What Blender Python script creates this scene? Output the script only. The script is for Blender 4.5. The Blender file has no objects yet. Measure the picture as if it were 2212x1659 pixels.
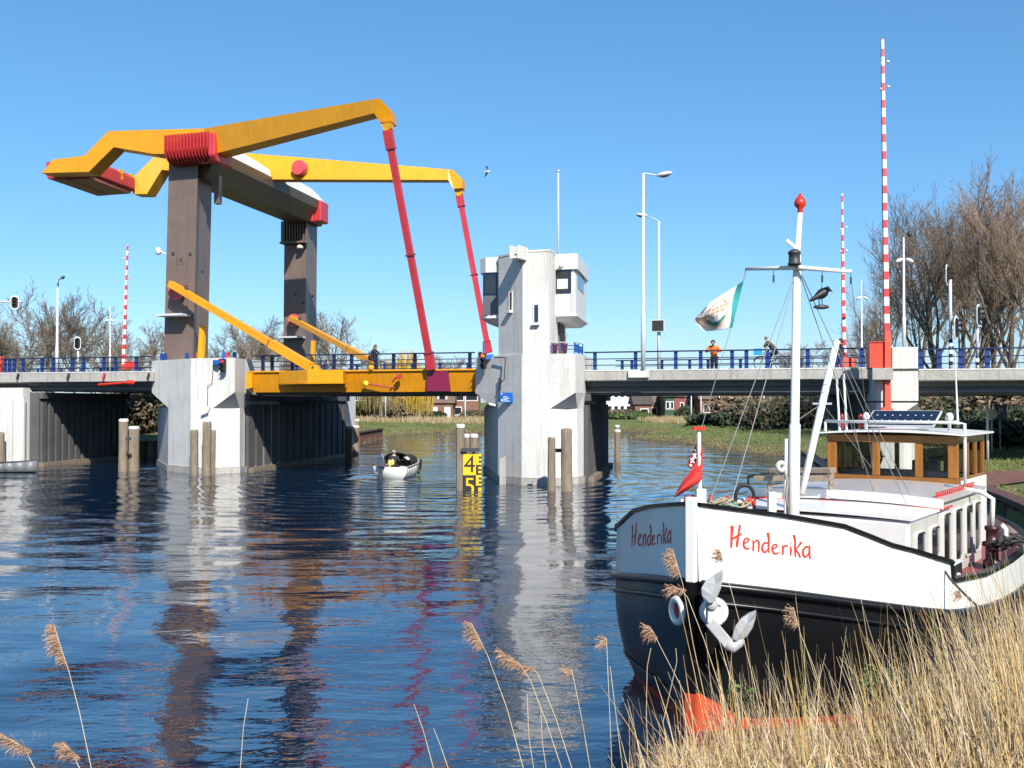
import bpy, bmesh, math, random
from mathutils import Vector as V, Matrix
R = math.radians
sc = bpy.context.scene
COL = sc.collection
rnd = random.Random(7)
ORG = {}

# ---------------------------------------------------------------- camera and measuring helpers
CX, CY, F, HZ, CAMZ = 1106.0, 829.5, 2200.0, 868.0, 3.8
PITCH = math.atan((HZ - CY) / F)
CAM = V((0, 0, CAMZ))
_f = V((0, math.cos(PITCH), math.sin(PITCH)))
_u = V((0, -math.sin(PITCH), math.cos(PITCH)))
def ray(px, py): return V(((px - CX) / F, 0, 0)) + _u * (-(py - CY) / F) + _f
def at(px, py, Y):
    d = ray(px, py); return CAM + d * (Y / d.y)
def onz(px, py, z):
    d = ray(px, py); return CAM + d * ((z - CAMZ) / d.z)
# bridge frame: U runs along the deck to the right, W across it away from us
AU, AW = R(18), R(10)
U = V((math.cos(AU), -math.sin(AU), 0)); W = V((math.sin(AW), math.cos(AW), 0))
NB = V((math.sin(AU), math.cos(AU), 0))
O = onz(1150, 1048, 0) + W * 2.0; O.z = 0
UP = V((0, 0, 1))
def B(u, w, z): return O + U * u + W * w + UP * z
def Bp(px, py, w):
    d = ray(px, py); p0 = O + W * w
    return CAM + d * ((p0 - CAM).dot(NB) / d.dot(NB))
def us(px, w): return (Bp(px, HZ, w) - O - W * w).dot(U)
def zs(px, py, w): return Bp(px, py, w).z
# boat frame: a aft from the stem, b to port, z up from the water
PHI = R(36)
S0 = onz(1497, 1580, 0)
AA = V((math.sin(PHI), math.cos(PHI), 0)); PT = V((math.cos(PHI), -math.sin(PHI), 0))
def D(a, b, z): return S0 + AA * a + PT * b + UP * z

# ---------------------------------------------------------------- materials
MATS = {}
def mat(name, col, rough=.6, var=.12, scale=2.0, bump=0.0, bscale=30.0, metal=0.0, streak=0.0, scol=(.25, .2, .15), coat=0.0, spec=.5, stretch=(1, 1, 1), speck=0.0):
    if name in MATS: return MATS[name]
    m = bpy.data.materials.new(name); m.use_nodes = True; col = tuple(c * .82 for c in col); scol = tuple(c * .82 for c in scol)
    nt = m.node_tree; N = nt.nodes; L = nt.links; N.clear()
    out = N.new('ShaderNodeOutputMaterial'); p = N.new('ShaderNodeBsdfPrincipled')
    L.new(p.outputs[0], out.inputs[0])
    p.inputs['Roughness'].default_value = rough; p.inputs['Metallic'].default_value = metal
    p.inputs['Coat Weight'].default_value = coat; p.inputs['Specular IOR Level'].default_value = spec
    tc = N.new('ShaderNodeTexCoord'); mp = N.new('ShaderNodeMapping'); mp.inputs['Scale'].default_value = stretch
    L.new(tc.outputs['Object'], mp.inputs[0])
    n1 = N.new('ShaderNodeTexNoise'); n1.inputs['Scale'].default_value = scale; n1.inputs['Detail'].default_value = 6
    n1.inputs['Roughness'].default_value = .62
    L.new(mp.outputs[0], n1.inputs['Vector'])
    r = N.new('ShaderNodeValToRGB'); r.color_ramp.elements[0].position = .3; r.color_ramp.elements[1].position = .72
    r.color_ramp.elements[0].color = [max(0, c * (1 - var)) for c in col] + [1]
    r.color_ramp.elements[1].color = [min(1, c * (1 + var)) for c in col] + [1]
    L.new(n1.outputs['Fac'], r.inputs[0]); src = r.outputs[0]
    if streak > 0:
        mp2 = N.new('ShaderNodeMapping'); mp2.inputs['Scale'].default_value = (3, 3, .22); L.new(tc.outputs['Object'], mp2.inputs[0])
        n2 = N.new('ShaderNodeTexNoise'); n2.inputs['Scale'].default_value = 1.6; n2.inputs['Detail'].default_value = 5
        L.new(mp2.outputs[0], n2.inputs['Vector'])
        r2 = N.new('ShaderNodeValToRGB'); r2.color_ramp.elements[0].position = .52; r2.color_ramp.elements[1].position = .78
        r2.color_ramp.elements[0].color = (0, 0, 0, 1); r2.color_ramp.elements[1].color = (streak, streak, streak, 1)
        L.new(n2.outputs['Fac'], r2.inputs[0])
        mx = N.new('ShaderNodeMixRGB'); mx.inputs[2].default_value = (*scol, 1)
        L.new(r2.outputs[0], mx.inputs[0]); L.new(src, mx.inputs[1]); src = mx.outputs[0]
    if speck > 0:
        n4 = N.new('ShaderNodeTexNoise'); n4.inputs['Scale'].default_value = 22; n4.inputs['Detail'].default_value = 3
        L.new(tc.outputs['Object'], n4.inputs['Vector'])
        r4 = N.new('ShaderNodeValToRGB'); r4.color_ramp.elements[0].position = .38; r4.color_ramp.elements[1].position = .58
        r4.color_ramp.elements[0].color = (1 - speck, 1 - speck, 1 - speck, 1); r4.color_ramp.elements[1].color = (1, 1, 1, 1)
        L.new(n4.outputs['Fac'], r4.inputs[0]); m4 = N.new('ShaderNodeMixRGB'); m4.blend_type = 'MULTIPLY'; m4.inputs[0].default_value = 1
        L.new(src, m4.inputs[1]); L.new(r4.outputs[0], m4.inputs[2]); src = m4.outputs[0]
    L.new(src, p.inputs['Base Color'])
    if bump > 0:
        n3 = N.new('ShaderNodeTexNoise'); n3.inputs['Scale'].default_value = bscale; n3.inputs['Detail'].default_value = 4
        L.new(mp.outputs[0], n3.inputs['Vector'])
        b = N.new('ShaderNodeBump'); b.inputs['Strength'].default_value = bump; b.inputs['Distance'].default_value = .05
        L.new(n3.outputs['Fac'], b.inputs['Height']); L.new(b.outputs[0], p.inputs['Normal'])
    MATS[name] = m; return m

def stripe_mat(name, c1, c2, period, duty=.5, off=0.0, rough=.4):
    m = mat(name, c1, rough, .06)
    nt = m.node_tree; N = nt.nodes; L = nt.links
    p = [n for n in N if n.type == 'BSDF_PRINCIPLED'][0]
    tc = N.new('ShaderNodeTexCoord'); sx = N.new('ShaderNodeSeparateXYZ'); L.new(tc.outputs['Object'], sx.inputs[0])
    a = N.new('ShaderNodeMath'); a.operation = 'ADD'; a.inputs[1].default_value = off + 100 * period; L.new(sx.outputs[2], a.inputs[0])
    d = N.new('ShaderNodeMath'); d.operation = 'DIVIDE'; d.inputs[1].default_value = period; L.new(a.outputs[0], d.inputs[0])
    fr = N.new('ShaderNodeMath'); fr.operation = 'FRACT'; L.new(d.outputs[0], fr.inputs[0])
    g = N.new('ShaderNodeMath'); g.operation = 'LESS_THAN'; g.inputs[1].default_value = duty; L.new(fr.outputs[0], g.inputs[0])
    old = p.inputs['Base Color'].links[0].from_socket
    mx = N.new('ShaderNodeMixRGB'); mx.inputs[2].default_value = (*c2, 1)
    L.new(g.outputs[0], mx.inputs[0]); L.new(old, mx.inputs[1]); L.new(mx.outputs[0], p.inputs['Base Color'])
    return m

def glass_mat(name, tint=(.9, .95, .95), rough=.02, alpha=.25):
    if name in MATS: return MATS[name]
    m = bpy.data.materials.new(name); m.use_nodes = True
    nt = m.node_tree; N = nt.nodes; L = nt.links; N.clear()
    out = N.new('ShaderNodeOutputMaterial'); g = N.new('ShaderNodeBsdfGlossy'); g.inputs['Roughness'].default_value = rough
    t = N.new('ShaderNodeBsdfTransparent'); t.inputs[0].default_value = (*tint, 1)
    fz = N.new('ShaderNodeFresnel'); fz.inputs['IOR'].default_value = 1.5
    mx = N.new('ShaderNodeMixShader'); L.new(fz.outputs[0], mx.inputs[0]); L.new(t.outputs[0], mx.inputs[1]); L.new(g.outputs[0], mx.inputs[2])
    L.new(mx.outputs[0], out.inputs[0]); MATS[name] = m; return m

YEL = mat('yellow_paint', (.84, .365, .006), .38, .09, .8, streak=.35, scol=(.45, .2, .01))
YELD = mat('yellow_paint_weathered', (.66, .27, .006), .42, .16, .7, streak=.5, scol=(.35, .15, .01))
RED = mat('red_paint', (.60, .045, .05), .4, .12, 1.5)
ROD = mat('faded_red_paint', (.56, .045, .06), .45, .14, 1.5)
BROWN = mat('brown_steel_cladding', (.18, .128, .106), .42, .14, .8, streak=.45, scol=(.105, .07, .056))
DKBROWN = mat('dark_brown_paint', (.11, .075, .045), .5, .15, 1)
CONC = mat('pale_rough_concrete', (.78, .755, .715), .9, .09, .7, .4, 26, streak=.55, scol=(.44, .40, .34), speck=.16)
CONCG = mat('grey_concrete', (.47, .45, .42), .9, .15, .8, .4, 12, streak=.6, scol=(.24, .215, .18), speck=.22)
CONCD = mat('shaded_stained_concrete', (.095, .095, .098), .9, .25, .6, .3, 10, streak=.7, scol=(.09, .09, .08))  # shade of the recesses is put into the base; streaks are stains
WHITE = mat('white_panel', (.74, .73, .70), .45, .05, 1.2, streak=.25, scol=(.5, .47, .42))
SHIPW = mat('white_ship_paint', (.86, .85, .82), .32, .03, .8, coat=.15, streak=.10, scol=(.58, .50, .40))
CREAM = mat('cream_and_shade_paint', (.60, .57, .52), .35, .08, 1.5, streak=.35, scol=(.42, .39, .34))  # dims the ship's port walls as weaker light; plain cream on the motor boat
BLACKP = mat('black_ship_paint', (.006, .0065, .008), .3, .25, 1.5, spec=.3)
BLACK = mat('black_rubber', (.012, .012, .013), .6, .2, 4)
STEEL = mat('galvanised_steel', (.62, .64, .65), .4, .1, 3, metal=.0)
DARKST = mat('dark_steel', (.045, .048, .055), .5, .2, 3)
UNDER = mat('grey_girder_paint', (.13, .13, .135), .55, .2, 1.0, streak=.5, scol=(.06, .06, .06))
BLUE = mat('blue_railing_paint', (.012, .05, .25), .4, .15, 3)
BLUEN = mat('navy_railing_paint', (.010, .018, .075), .4, .15, 3)
BLUEL = mat('bright_blue_paint', (.01, .13, .50), .4, .1, 3)
WOODP = mat('weathered_timber', (.27, .215, .155), .85, .35, 3.0, .6, 22, streak=.6, scol=(.10, .075, .05), stretch=(4, 4, .5))
WOODC = mat('white_pile_cap', (.68, .67, .63), .7, .1, 3)
ORANGEW = mat('varnished_teak', (.33, .125, .022), .3, .3, 3, coat=.4, stretch=(1, 1, 3))
ORANGEV = mat('varnished_teak_upright', (.36, .14, .025), .3, .3, 3, coat=.4, stretch=(4, 4, .6))
PLANK = mat('grey_plank', (.30, .235, .17), .8, .25, 4, .3, 20)
REDDECK = mat('red_deck_paint', (.26, .055, .055), .55, .25, 2.5)
REDL = mat('bright_red_paint', (.72, .035, .015), .35, .1, 2)
CORAL = mat('coral_red_paint', (.75, .085, .045), .45, .1, 1.5)
ROPE = mat('natural_rope', (.38, .31, .2), .9, .2, 20)
ROPED = mat('dark_rope', (.06, .055, .05), .9, .2, 20)
WIRE = mat('grey_wire_rope', (.22, .22, .21), .5, .1, 5)
RUST = mat('rusty_sheet_pile', (.11, .05, .035), .85, .4, 2.5, .4, 10, streak=.5, scol=(.04, .025, .02))
GLASSD = mat('dark_window_glass', (.02, .025, .03), .06, .3, .6, spec=.8)
GLASS = glass_mat('clear_window_glass', (.93, .94, .93))
SKIN = mat('skin', (.55, .32, .22), .6, .08, 5)

# ---------------------------------------------------------------- mesh building
class MB:
    def __init__(s): s.v = []; s.f = []; s.mi = []
    def add(s, vs, fs, mi=0):
        k = len(s.v); s.v += [V(p) for p in vs]
        for f in fs: s.f.append([k + i for i in f]); s.mi.append(mi)
        return s
    def loops(s, A, Bq, cap=True, mi=0):
        n = len(A); fs = [[i, (i + 1) % n, n + (i + 1) % n, n + i] for i in range(n)]
        if cap: fs += [list(range(n))[::-1], list(range(n, 2 * n))]
        return s.add(list(A) + list(Bq), fs, mi)
    def ext(s, poly, vec, mi=0): return s.loops(poly, [V(p) + V(vec) for p in poly], True, mi)
    def box(s, fr, a0, a1, b0, b1, z0, z1, mi=0):
        q = [(a0, b0), (a1, b0), (a1, b1), (a0, b1)]
        return s.loops([fr(a, b, z0) for a, b in q], [fr(a, b, z1) for a, b in q], True, mi)
    def bar(s, p, q, w, h=None, up=UP, mi=0):      # rectangular bar from p to q
        p = V(p); q = V(q); h = h or w; d = (q - p).normalized()
        x = d.cross(up)
        if x.length < 1e-4: x = d.cross(V((1, 0, 0)))
        x.normalize(); y = x.cross(d).normalized()
        c = [x * (w / 2) * i + y * (h / 2) * j for i, j in ((-1, -1), (1, -1), (1, 1), (-1, 1))]
        return s.loops([p + e for e in c], [q + e for e in c], True, mi)
    def tube(s, pts, r, n=8, cap=True, mi=0):
        pts = [V(p) for p in pts]; m = len(pts)
        rs = r if isinstance(r, (list, tuple)) else [r] * m
        k = len(s.v); ref = None
        for i, p in enumerate(pts):
            d = (pts[min(i + 1, m - 1)] - pts[max(i - 1, 0)]).normalized()
            if ref is None:
                ref = d.orthogonal().normalized()
            x = (ref - d * ref.dot(d))
            x = x.normalized() if x.length > 1e-6 else d.orthogonal().normalized()
            ref = x; y = d.cross(x)
            for j in range(n):
                t = 2 * math.pi * j / n; s.v.append(p + (x * math.cos(t) + y * math.sin(t)) * rs[i])
        for i in range(m - 1):
            for j in range(n):
                a = k + i * n + j; b = k + i * n + (j + 1) % n
                s.f.append([a, b, b + n, a + n]); s.mi.append(mi)
        if cap and n > 2:
            s.f.append([k + j for j in range(n)][::-1]); s.mi.append(mi)
            s.f.append([k + (m - 1) * n + j for j in range(n)]); s.mi.append(mi)
        return s
    def ring(s, c, ax, r, t, n=24, k=8, sq=None, mi=0):   # torus about axis ax
        c = V(c); ax = V(ax).normalized(); x = ax.orthogonal().normalized(); y = ax.cross(x); b = len(s.v)
        t2 = sq or t
        for i in range(n):
            A = 2 * math.pi * i / n; d = x * math.cos(A) + y * math.sin(A)
            for j in range(k):
                q = 2 * math.pi * j / k; s.v.append(c + d * (r + t * math.cos(q)) + ax * t2 * math.sin(q))
        for i in range(n):
            for j in range(k):
                s.f.append([b + i * k + j, b + ((i + 1) % n) * k + j, b + ((i + 1) % n) * k + (j + 1) % k, b + i * k + (j + 1) % k]); s.mi.append(mi)
        return s
    def lathe(s, c, prof, n=16, ax=UP, mi=0):
        c = V(c); ax = V(ax).normalized(); x = ax.orthogonal().normalized(); y = ax.cross(x); b = len(s.v); m = len(prof)
        for r, z in prof:
            for j in range(n):
                t = 2 * math.pi * j / n; s.v.append(c + ax * z + (x * math.cos(t) + y * math.sin(t)) * max(r, 1e-4))
        for i in range(m - 1):
            for j in range(n):
                s.f.append([b + i * n + j, b + i * n + (j + 1) % n, b + (i + 1) * n + (j + 1) % n, b + (i + 1) * n + j]); s.mi.append(mi)
        s.f.append([b + j for j in range(n)][::-1]); s.mi.append(mi)
        s.f.append([b + (m - 1) * n + j for j in range(n)]); s.mi.append(mi)
        return s
    def ell(s, c, rx, ry, rz, n=14, m=8, mi=0, xf=None):
        c = V(c); prof = []; b = len(s.v)
        for i in range(m + 1):
            t = -math.pi / 2 + math.pi * i / m
            for j in range(n):
                q = 2 * math.pi * j / n
                p = V((rx * math.cos(t) * math.cos(q), ry * math.cos(t) * math.sin(q), rz * math.sin(t)))
                s.v.append(c + (xf @ p if xf else p))
        for i in range(m):
            for j in range(n):
                s.f.append([b + i * n + j, b + i * n + (j + 1) % n, b + (i + 1) * n + (j + 1) % n, b + (i + 1) * n + j]); s.mi.append(mi)
        return s
    def grid(s, fn, nu, nv, mi=None):              # fn(i/nu, j/nv) -> point
        b = len(s.v)
        for i in range(nu + 1):
            for j in range(nv + 1): s.v.append(V(fn(i / nu, j / nv)))
        for i in range(nu):
            for j in range(nv):
                a = b + i * (nv + 1) + j
                s.f.append([a, a + nv + 1, a + nv + 2, a + 1]); s.mi.append(mi((i + .5) / nu, (j + .5) / nv) if mi else 0)
        return s
    def build(s, name, m, parent=None, smooth=False, bevel=0.0, thick=0.0, fix=True, base=None):
        if parent is not None: org = ORG[parent.as_pointer()]
        elif base is not None: org = V(base)
        else:
            xs = [p.x for p in s.v]; ys = [p.y for p in s.v]; zz = [p.z for p in s.v]
            org = V(((min(xs) + max(xs)) / 2, (min(ys) + max(ys)) / 2, min(zz)))
        me = bpy.data.meshes.new(name)
        me.from_pydata([p - org for p in s.v], [], s.f)
        ms = m if isinstance(m, (list, tuple)) else [m]
        for q in ms: me.materials.append(q)
        if len(ms) > 1: me.polygons.foreach_set('material_index', s.mi)
        if fix:
            bm = bmesh.new(); bm.from_mesh(me); bmesh.ops.recalc_face_normals(bm, faces=bm.faces); bm.to_mesh(me); bm.free()
        if smooth: me.polygons.foreach_set('use_smooth', [True] * len(me.polygons))
        o = bpy.data.objects.new(name, me); COL.objects.link(o)
        if parent is not None: o.parent = parent
        else: o.location = org
        ORG[o.as_pointer()] = org
        if bevel > 0:
            b = o.modifiers.new('bevel', 'BEVEL'); b.width = bevel; b.segments = 2; b.limit_method = 'ANGLE'; b.angle_limit = R(40)
        if thick > 0:
            t = o.modifiers.new('thickness', 'SOLIDIFY'); t.thickness = thick; t.offset = 0
        return o

def tag(o, label, cat=None, group=None, kind=None):
    if label: o['label'] = label
    if cat: o['category'] = cat
    if group: o['group'] = group
    if kind: o['kind'] = kind
    return o
def thing(name, label, cat, loc=(0, 0, 0), group=None):
    o = bpy.data.objects.new(name, None); COL.objects.link(o); o.location = loc; o.empty_display_size = .3
    ORG[o.as_pointer()] = V(loc); return tag(o, label, cat, group)
def kids(o): return [c for c in bpy.data.objects if c.parent == o]
def dup(root, loc, rz=0.0, label=None, group=None, scale=1.0):
    r = root.copy(); COL.objects.link(r); r.location = loc; r.rotation_euler = (0, 0, rz); r.scale = (scale,) * 3 if not isinstance(scale, tuple) else scale
    if label: r['label'] = label
    if group: r['group'] = group
    def rec(a, b):
        for ch in kids(a):
            c = ch.copy(); COL.objects.link(c); c.parent = b; rec(ch, c)
    rec(root, r); return r
def XYZ(a, b, z): return V((a, b, z))
def frame(org, ang):
    x = V((math.cos(ang), math.sin(ang), 0)); y = V((-math.sin(ang), math.cos(ang), 0)); org = V(org)
    return lambda a, b, z: org + x * a + y * b + UP * z
def lerp(a, b, t): return a + (b - a) * t
def interp(tab, x):
    if x <= tab[0][0]: return tab[0][1]
    for (x0, y0), (x1, y1) in zip(tab, tab[1:]):
        if x <= x1: return y0 + (y1 - y0) * (x - x0) / (x1 - x0)
    return tab[-1][1]
def sinterp(tab, x):       # smooth (Catmull-Rom) table lookup
    n = len(tab)
    if x <= tab[0][0]: return tab[0][1]
    if x >= tab[-1][0]: return tab[-1][1]
    for i in range(n - 1):
        if x <= tab[i + 1][0]: break
    x0, y0 = tab[i]; x1, y1 = tab[i + 1]; h = x1 - x0; t = (x - x0) / h
    def sl(k):
        if k == 0: return (tab[1][1] - tab[0][1]) / (tab[1][0] - tab[0][0])
        if k == n - 1: return (tab[-1][1] - tab[-2][1]) / (tab[-1][0] - tab[-2][0])
        return (tab[k + 1][1] - tab[k - 1][1]) / (tab[k + 1][0] - tab[k - 1][0])
    m0 = sl(i) * h; m1 = sl(i + 1) * h; t2 = t * t; t3 = t2 * t
    return (2 * t3 - 3 * t2 + 1) * y0 + (t3 - 2 * t2 + t) * m0 + (-2 * t3 + 3 * t2) * y1 + (t3 - t2) * m1
def text_mesh(txt, size=1.0, extrude=0.0):
    c = bpy.data.curves.new('lettering', 'FONT'); c.body = txt; c.size = size; c.extrude = extrude; c.align_x = 'CENTER'; c.align_y = 'CENTER'
    o = bpy.data.objects.new('lettering', c); COL.objects.link(o)
    dg = bpy.context.evaluated_depsgraph_get(); me = bpy.data.meshes.new_from_object(o.evaluated_get(dg))
    vs = [v.co.copy() for v in me.vertices]; fs = [list(p.vertices) for p in me.polygons]
    bpy.data.objects.remove(o); bpy.data.curves.remove(c); bpy.data.meshes.remove(me)
    return vs, fs

# ---------------------------------------------------------------- camera, sun, sky
cam = bpy.data.cameras.new('camera'); co = bpy.data.objects.new('camera', cam); COL.objects.link(co)
co.location = CAM; co.rotation_euler = (math.pi / 2 + PITCH, 0, 0)
cam.sensor_width = 36; cam.lens = 36 * F / 2212; cam.clip_end = 6000; cam.clip_start = .1
sc.camera = co
SUN_EL, SUN_AZ = R(38), R(18)       # azimuth: to the right of straight behind the camera
sdir = V((math.sin(SUN_AZ) * math.cos(SUN_EL), -math.cos(SUN_AZ) * math.cos(SUN_EL), math.sin(SUN_EL)))
sl = bpy.data.lights.new('sun', 'SUN'); so = bpy.data.objects.new('sun', sl); COL.objects.link(so)
sl.energy = 4.9; sl.angle = R(.53); sl.color = (1.0, .95, .86)
so.location = (20, -30, 40)
so.rotation_euler = sdir.to_track_quat('Z', 'Y').to_euler()
w = bpy.data.worlds.new('World'); sc.world = w; w.use_nodes = True
nt = w.node_tree; nt.nodes.clear()
wo = nt.nodes.new('ShaderNodeOutputWorld'); bg = nt.nodes.new('ShaderNodeBackground'); sk = nt.nodes.new('ShaderNodeTexSky')
sk.sky_type = 'NISHITA'; sk.sun_disc = False; sk.sun_elevation = SUN_EL
sk.sun_rotation = math.atan2(sdir.x, sdir.y)
sk.air_density = 1.0; sk.dust_density = .5; sk.ozone_density = 10; sk.altitude = 0
bg.inputs[1].default_value = .15
gmm = nt.nodes.new('ShaderNodeGamma'); gmm.inputs[1].default_value = .8; hs = nt.nodes.new('ShaderNodeHueSaturation'); hs.inputs['Saturation'].default_value = 1.12; hs.inputs['Hue'].default_value = .4945
nt.links.new(sk.outputs[0], gmm.inputs[0]); nt.links.new(gmm.outputs[0], hs.inputs['Color']); nt.links.new(hs.outputs[0], bg.inputs[0]); nt.links.new(bg.outputs[0], wo.inputs[0])
sc.view_settings.view_transform = 'Standard'; sc.view_settings.look = 'None'; sc.view_settings.gamma = 1
sc.view_settings.exposure = .65
sc.cycles.use_denoising = True
sc.cycles.max_bounces = 8; sc.cycles.transparent_max_bounces = 16
sc.cycles.caustics_reflective = False; sc.cycles.caustics_refractive = False
# ================================================================ GROUND, WATER
RIV = [(-60, 8.5), (-60, 55), (-40, 58), (-32, 66), (-26, 69), (-24, 72), (-20, 79), (-14.2, 86), (-13.6, 96), (-13.3, 108), (-12.6, 118), (-7, 123), (0, 123), (8, 125), (13.5, 127), (16.5, 124), (15, 112), (11.7, 104), (14.9, 93.4), (16.6, 78.9), (18.4, 69.7), (17, 55), (15, 42), (13.3, 32), (12.2, 27), (11.5, 24), (10.6, 20.6), (10.3, 18.2), (9.9, 16.6), (8.9, 14.2), (7.6, 12.2), (5.6, 10.9), (3.6, 10.3), (1.6, 10.05), (-2, 9.9), (-8, 9.6), (-16, 9.0)]
def sdist(x, y):
    ins = False; best = 1e18; n = len(RIV)
    for i in range(n):
        x0, y0 = RIV[i]; x1, y1 = RIV[(i + 1) % n]
        if (y0 > y) != (y1 > y) and x < (x1 - x0) * (y - y0) / (y1 - y0) + x0: ins = not ins
        dx, dy = x1 - x0, y1 - y0; t = max(0, min(1, ((x - x0) * dx + (y - y0) * dy) / (dx * dx + dy * dy)))
        ex, ey = x - x0 - t * dx, y - y0 - t * dy; d = ex * ex + ey * ey
        if d < best: best = d
    best = math.sqrt(best); return -best if ins else best
from mathutils import noise
def ground_z(x, y, d=None):
    d = sdist(x, y) if d is None else d
    if d < 0: return max(-2.0, d * .6)
    quay = 17.5 < y < 27.5 and 9.5 < x < 14
    near = y < 20 and x < 16
    if near and not quay:
        z = .05 + interp([(0, 0), (.8, .32), (3, .95), (6, 1.75), (9, 2.1), (40, 2.2)], d)
    elif quay: z = interp([(0, 1.35), (3, 1.5), (20, 1.8)], d)
    elif y < 70: z = interp([(0, .05), (1.2, .5), (4, 1.1), (10, 1.35), (30, 1.6)], d)
    else: z = interp([(0, .05), (1.5, .35), (6, 1.0), (12, 1.25), (60, 1.3)], d)
    return z + .05 * noise.noise(V((x * .6, y * .6, 0))) * min(1, d)
a = MB(); NA = 420
rad = []
r = 1.2
while r < 2600:
    rad.append(r); r *= 1.022 if r < 26 else (1.03 if r < 160 else 1.22)
angs = [math.pi * 2 * i / NA for i in range(NA)]
# denser angles ahead of the camera
angs = []
for i in range(360): angs.append(R(35) + R(110) * i / 360)
for i in range(100): angs.append(R(145) + R(250) * i / 100)
NA = len(angs)
a.v.append(V((0, 0, ground_z(0, 0))))
for r in rad:
    for t in angs:
        x, y = r * math.cos(t), r * math.sin(t)
        d = sdist(x, y) if r < 200 else 60
        a.v.append(V((x, y, ground_z(x, y, d))))
for j in range(NA): a.f.append([0, 1 + j, 1 + (j + 1) % NA]); a.mi.append(0)
for i in range(len(rad) - 1):
    for j in range(NA):
        b = 1 + i * NA; a.f.append([b + j, b + NA + j, b + NA + (j + 1) % NA, b + (j + 1) % NA]); a.mi.append(0)
# grass / earth / dry reed litter mixed by height above the water and noise
gm = mat('bank_ground', (.135, .155, .04), .95, .35, .35, .8, 14)
nt = gm.node_tree; N = nt.nodes; L = nt.links; p = [n for n in N if n.type == 'BSDF_PRINCIPLED'][0]
gsrc = p.inputs['Base Color'].links[0].from_socket
geo = N.new('ShaderNodeNewGeometry'); sx = N.new('ShaderNodeSeparateXYZ'); L.new(geo.outputs['Position'], sx.inputs[0])
nz = N.new('ShaderNodeTexNoise'); nz.inputs['Scale'].default_value = .55; nz.inputs['Detail'].default_value = 7; L.new(geo.outputs['Position'], nz.inputs['Vector'])
def mth(op, i0, i1):
    m_ = N.new('ShaderNodeMath'); m_.operation = op
    for k, q in enumerate((i0, i1)):
        if isinstance(q, (int, float)): m_.inputs[k].default_value = q
        else: L.new(q, m_.inputs[k])
    return m_.outputs[0]
hn = mth('ADD', sx.outputs[2], mth('MULTIPLY', mth('SUBTRACT', nz.outputs[0], .5), 1.3))
def rampc(pos, cols):
    r_ = N.new('ShaderNodeValToRGB'); r_.color_ramp.elements[0].position = pos[0]; r_.color_ramp.elements[1].position = pos[-1]
    for q in pos[1:-1]: r_.color_ramp.elements.new(q)
    for e, c in zip(r_.color_ramp.elements, cols): e.color = (*c, 1)
    return r_
mk = rampc((.05, .30, .62), ((0, 0, 0), (.7, .7, .7), (1, 1, 1))); L.new(mth('MULTIPLY', hn, .8), mk.inputs[0])
dry = rampc((.3, .55, .75), ((.03, .021, .012), (.13, .088, .04), (.24, .17, .08)))  # gap darkness between the reeds is put into the litter colours
nz2 = N.new('ShaderNodeTexNoise'); nz2.inputs['Scale'].default_value = 1.7; nz2.inputs['Detail'].default_value = 8; L.new(geo.outputs['Position'], nz2.inputs['Vector']); L.new(nz2.outputs[0], dry.inputs[0])
mx = N.new('ShaderNodeMixRGB'); L.new(mk.outputs[0], mx.inputs[0]); L.new(dry.outputs[0], mx.inputs[1]); L.new(gsrc, mx.inputs[2]); L.new(mx.outputs[0], p.inputs['Base Color'])
tag(a.build('ground', gm, None, True, fix=False, base=(0, 0, 0)), None, kind='structure')

# paved quay road on the right bank and sandy path on the far bank, draped just over the ground
def drape(name, line, wd, m, lift=.02, n=60):
    a = MB(); pts = []
    for i in range(n + 1):
        t = i / n * (len(line) - 1); k = min(int(t), len(line) - 2); q = t - k
        pts.append(V((lerp(line[k][0], line[k + 1][0], q), lerp(line[k][1], line[k + 1][1], q), 0)))
    rows = []
    for i, p_ in enumerate(pts):
        d = (pts[min(i + 1, n)] - pts[max(i - 1, 0)]).normalized(); s = d.cross(UP)
        row = []
        for k in range(9):
            q = p_ + s * wd * (k / 8 - .5); row.append(V((q.x, q.y, ground_z(q.x, q.y) + lift + .03)))
        rows.append(row)
    for r0, r1 in zip(rows, rows[1:]): a.add(r0 + r1, [[k, k + 1, 9 + k + 1, 9 + k] for k in range(8)])
    return tag(a.build(name, m, None, True, fix=False), None, kind='structure')
BRICK = mat('red_brick_paving', (.20, .085, .06), .9, .3, 6, .3, 40)
drape('quay_road', [(60, 24.5), (34, 28.5), (22, 33), (16.6, 38.5)], 4.2, BRICK, .03)
drape('quay_path', [(60, 20.5), (32, 24.2), (20, 28.3), (15.2, 33)], 2.6, mat('bare_earth', (.17, .125, .08), .95, .4, 3, .8, 30), .02)
drape('far_path', [(22, 112), (30, 108), (40, 95), (60, 80)], 3.0, mat('sandy_path', (.40, .33, .22), .95, .15, 4), .02)

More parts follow.
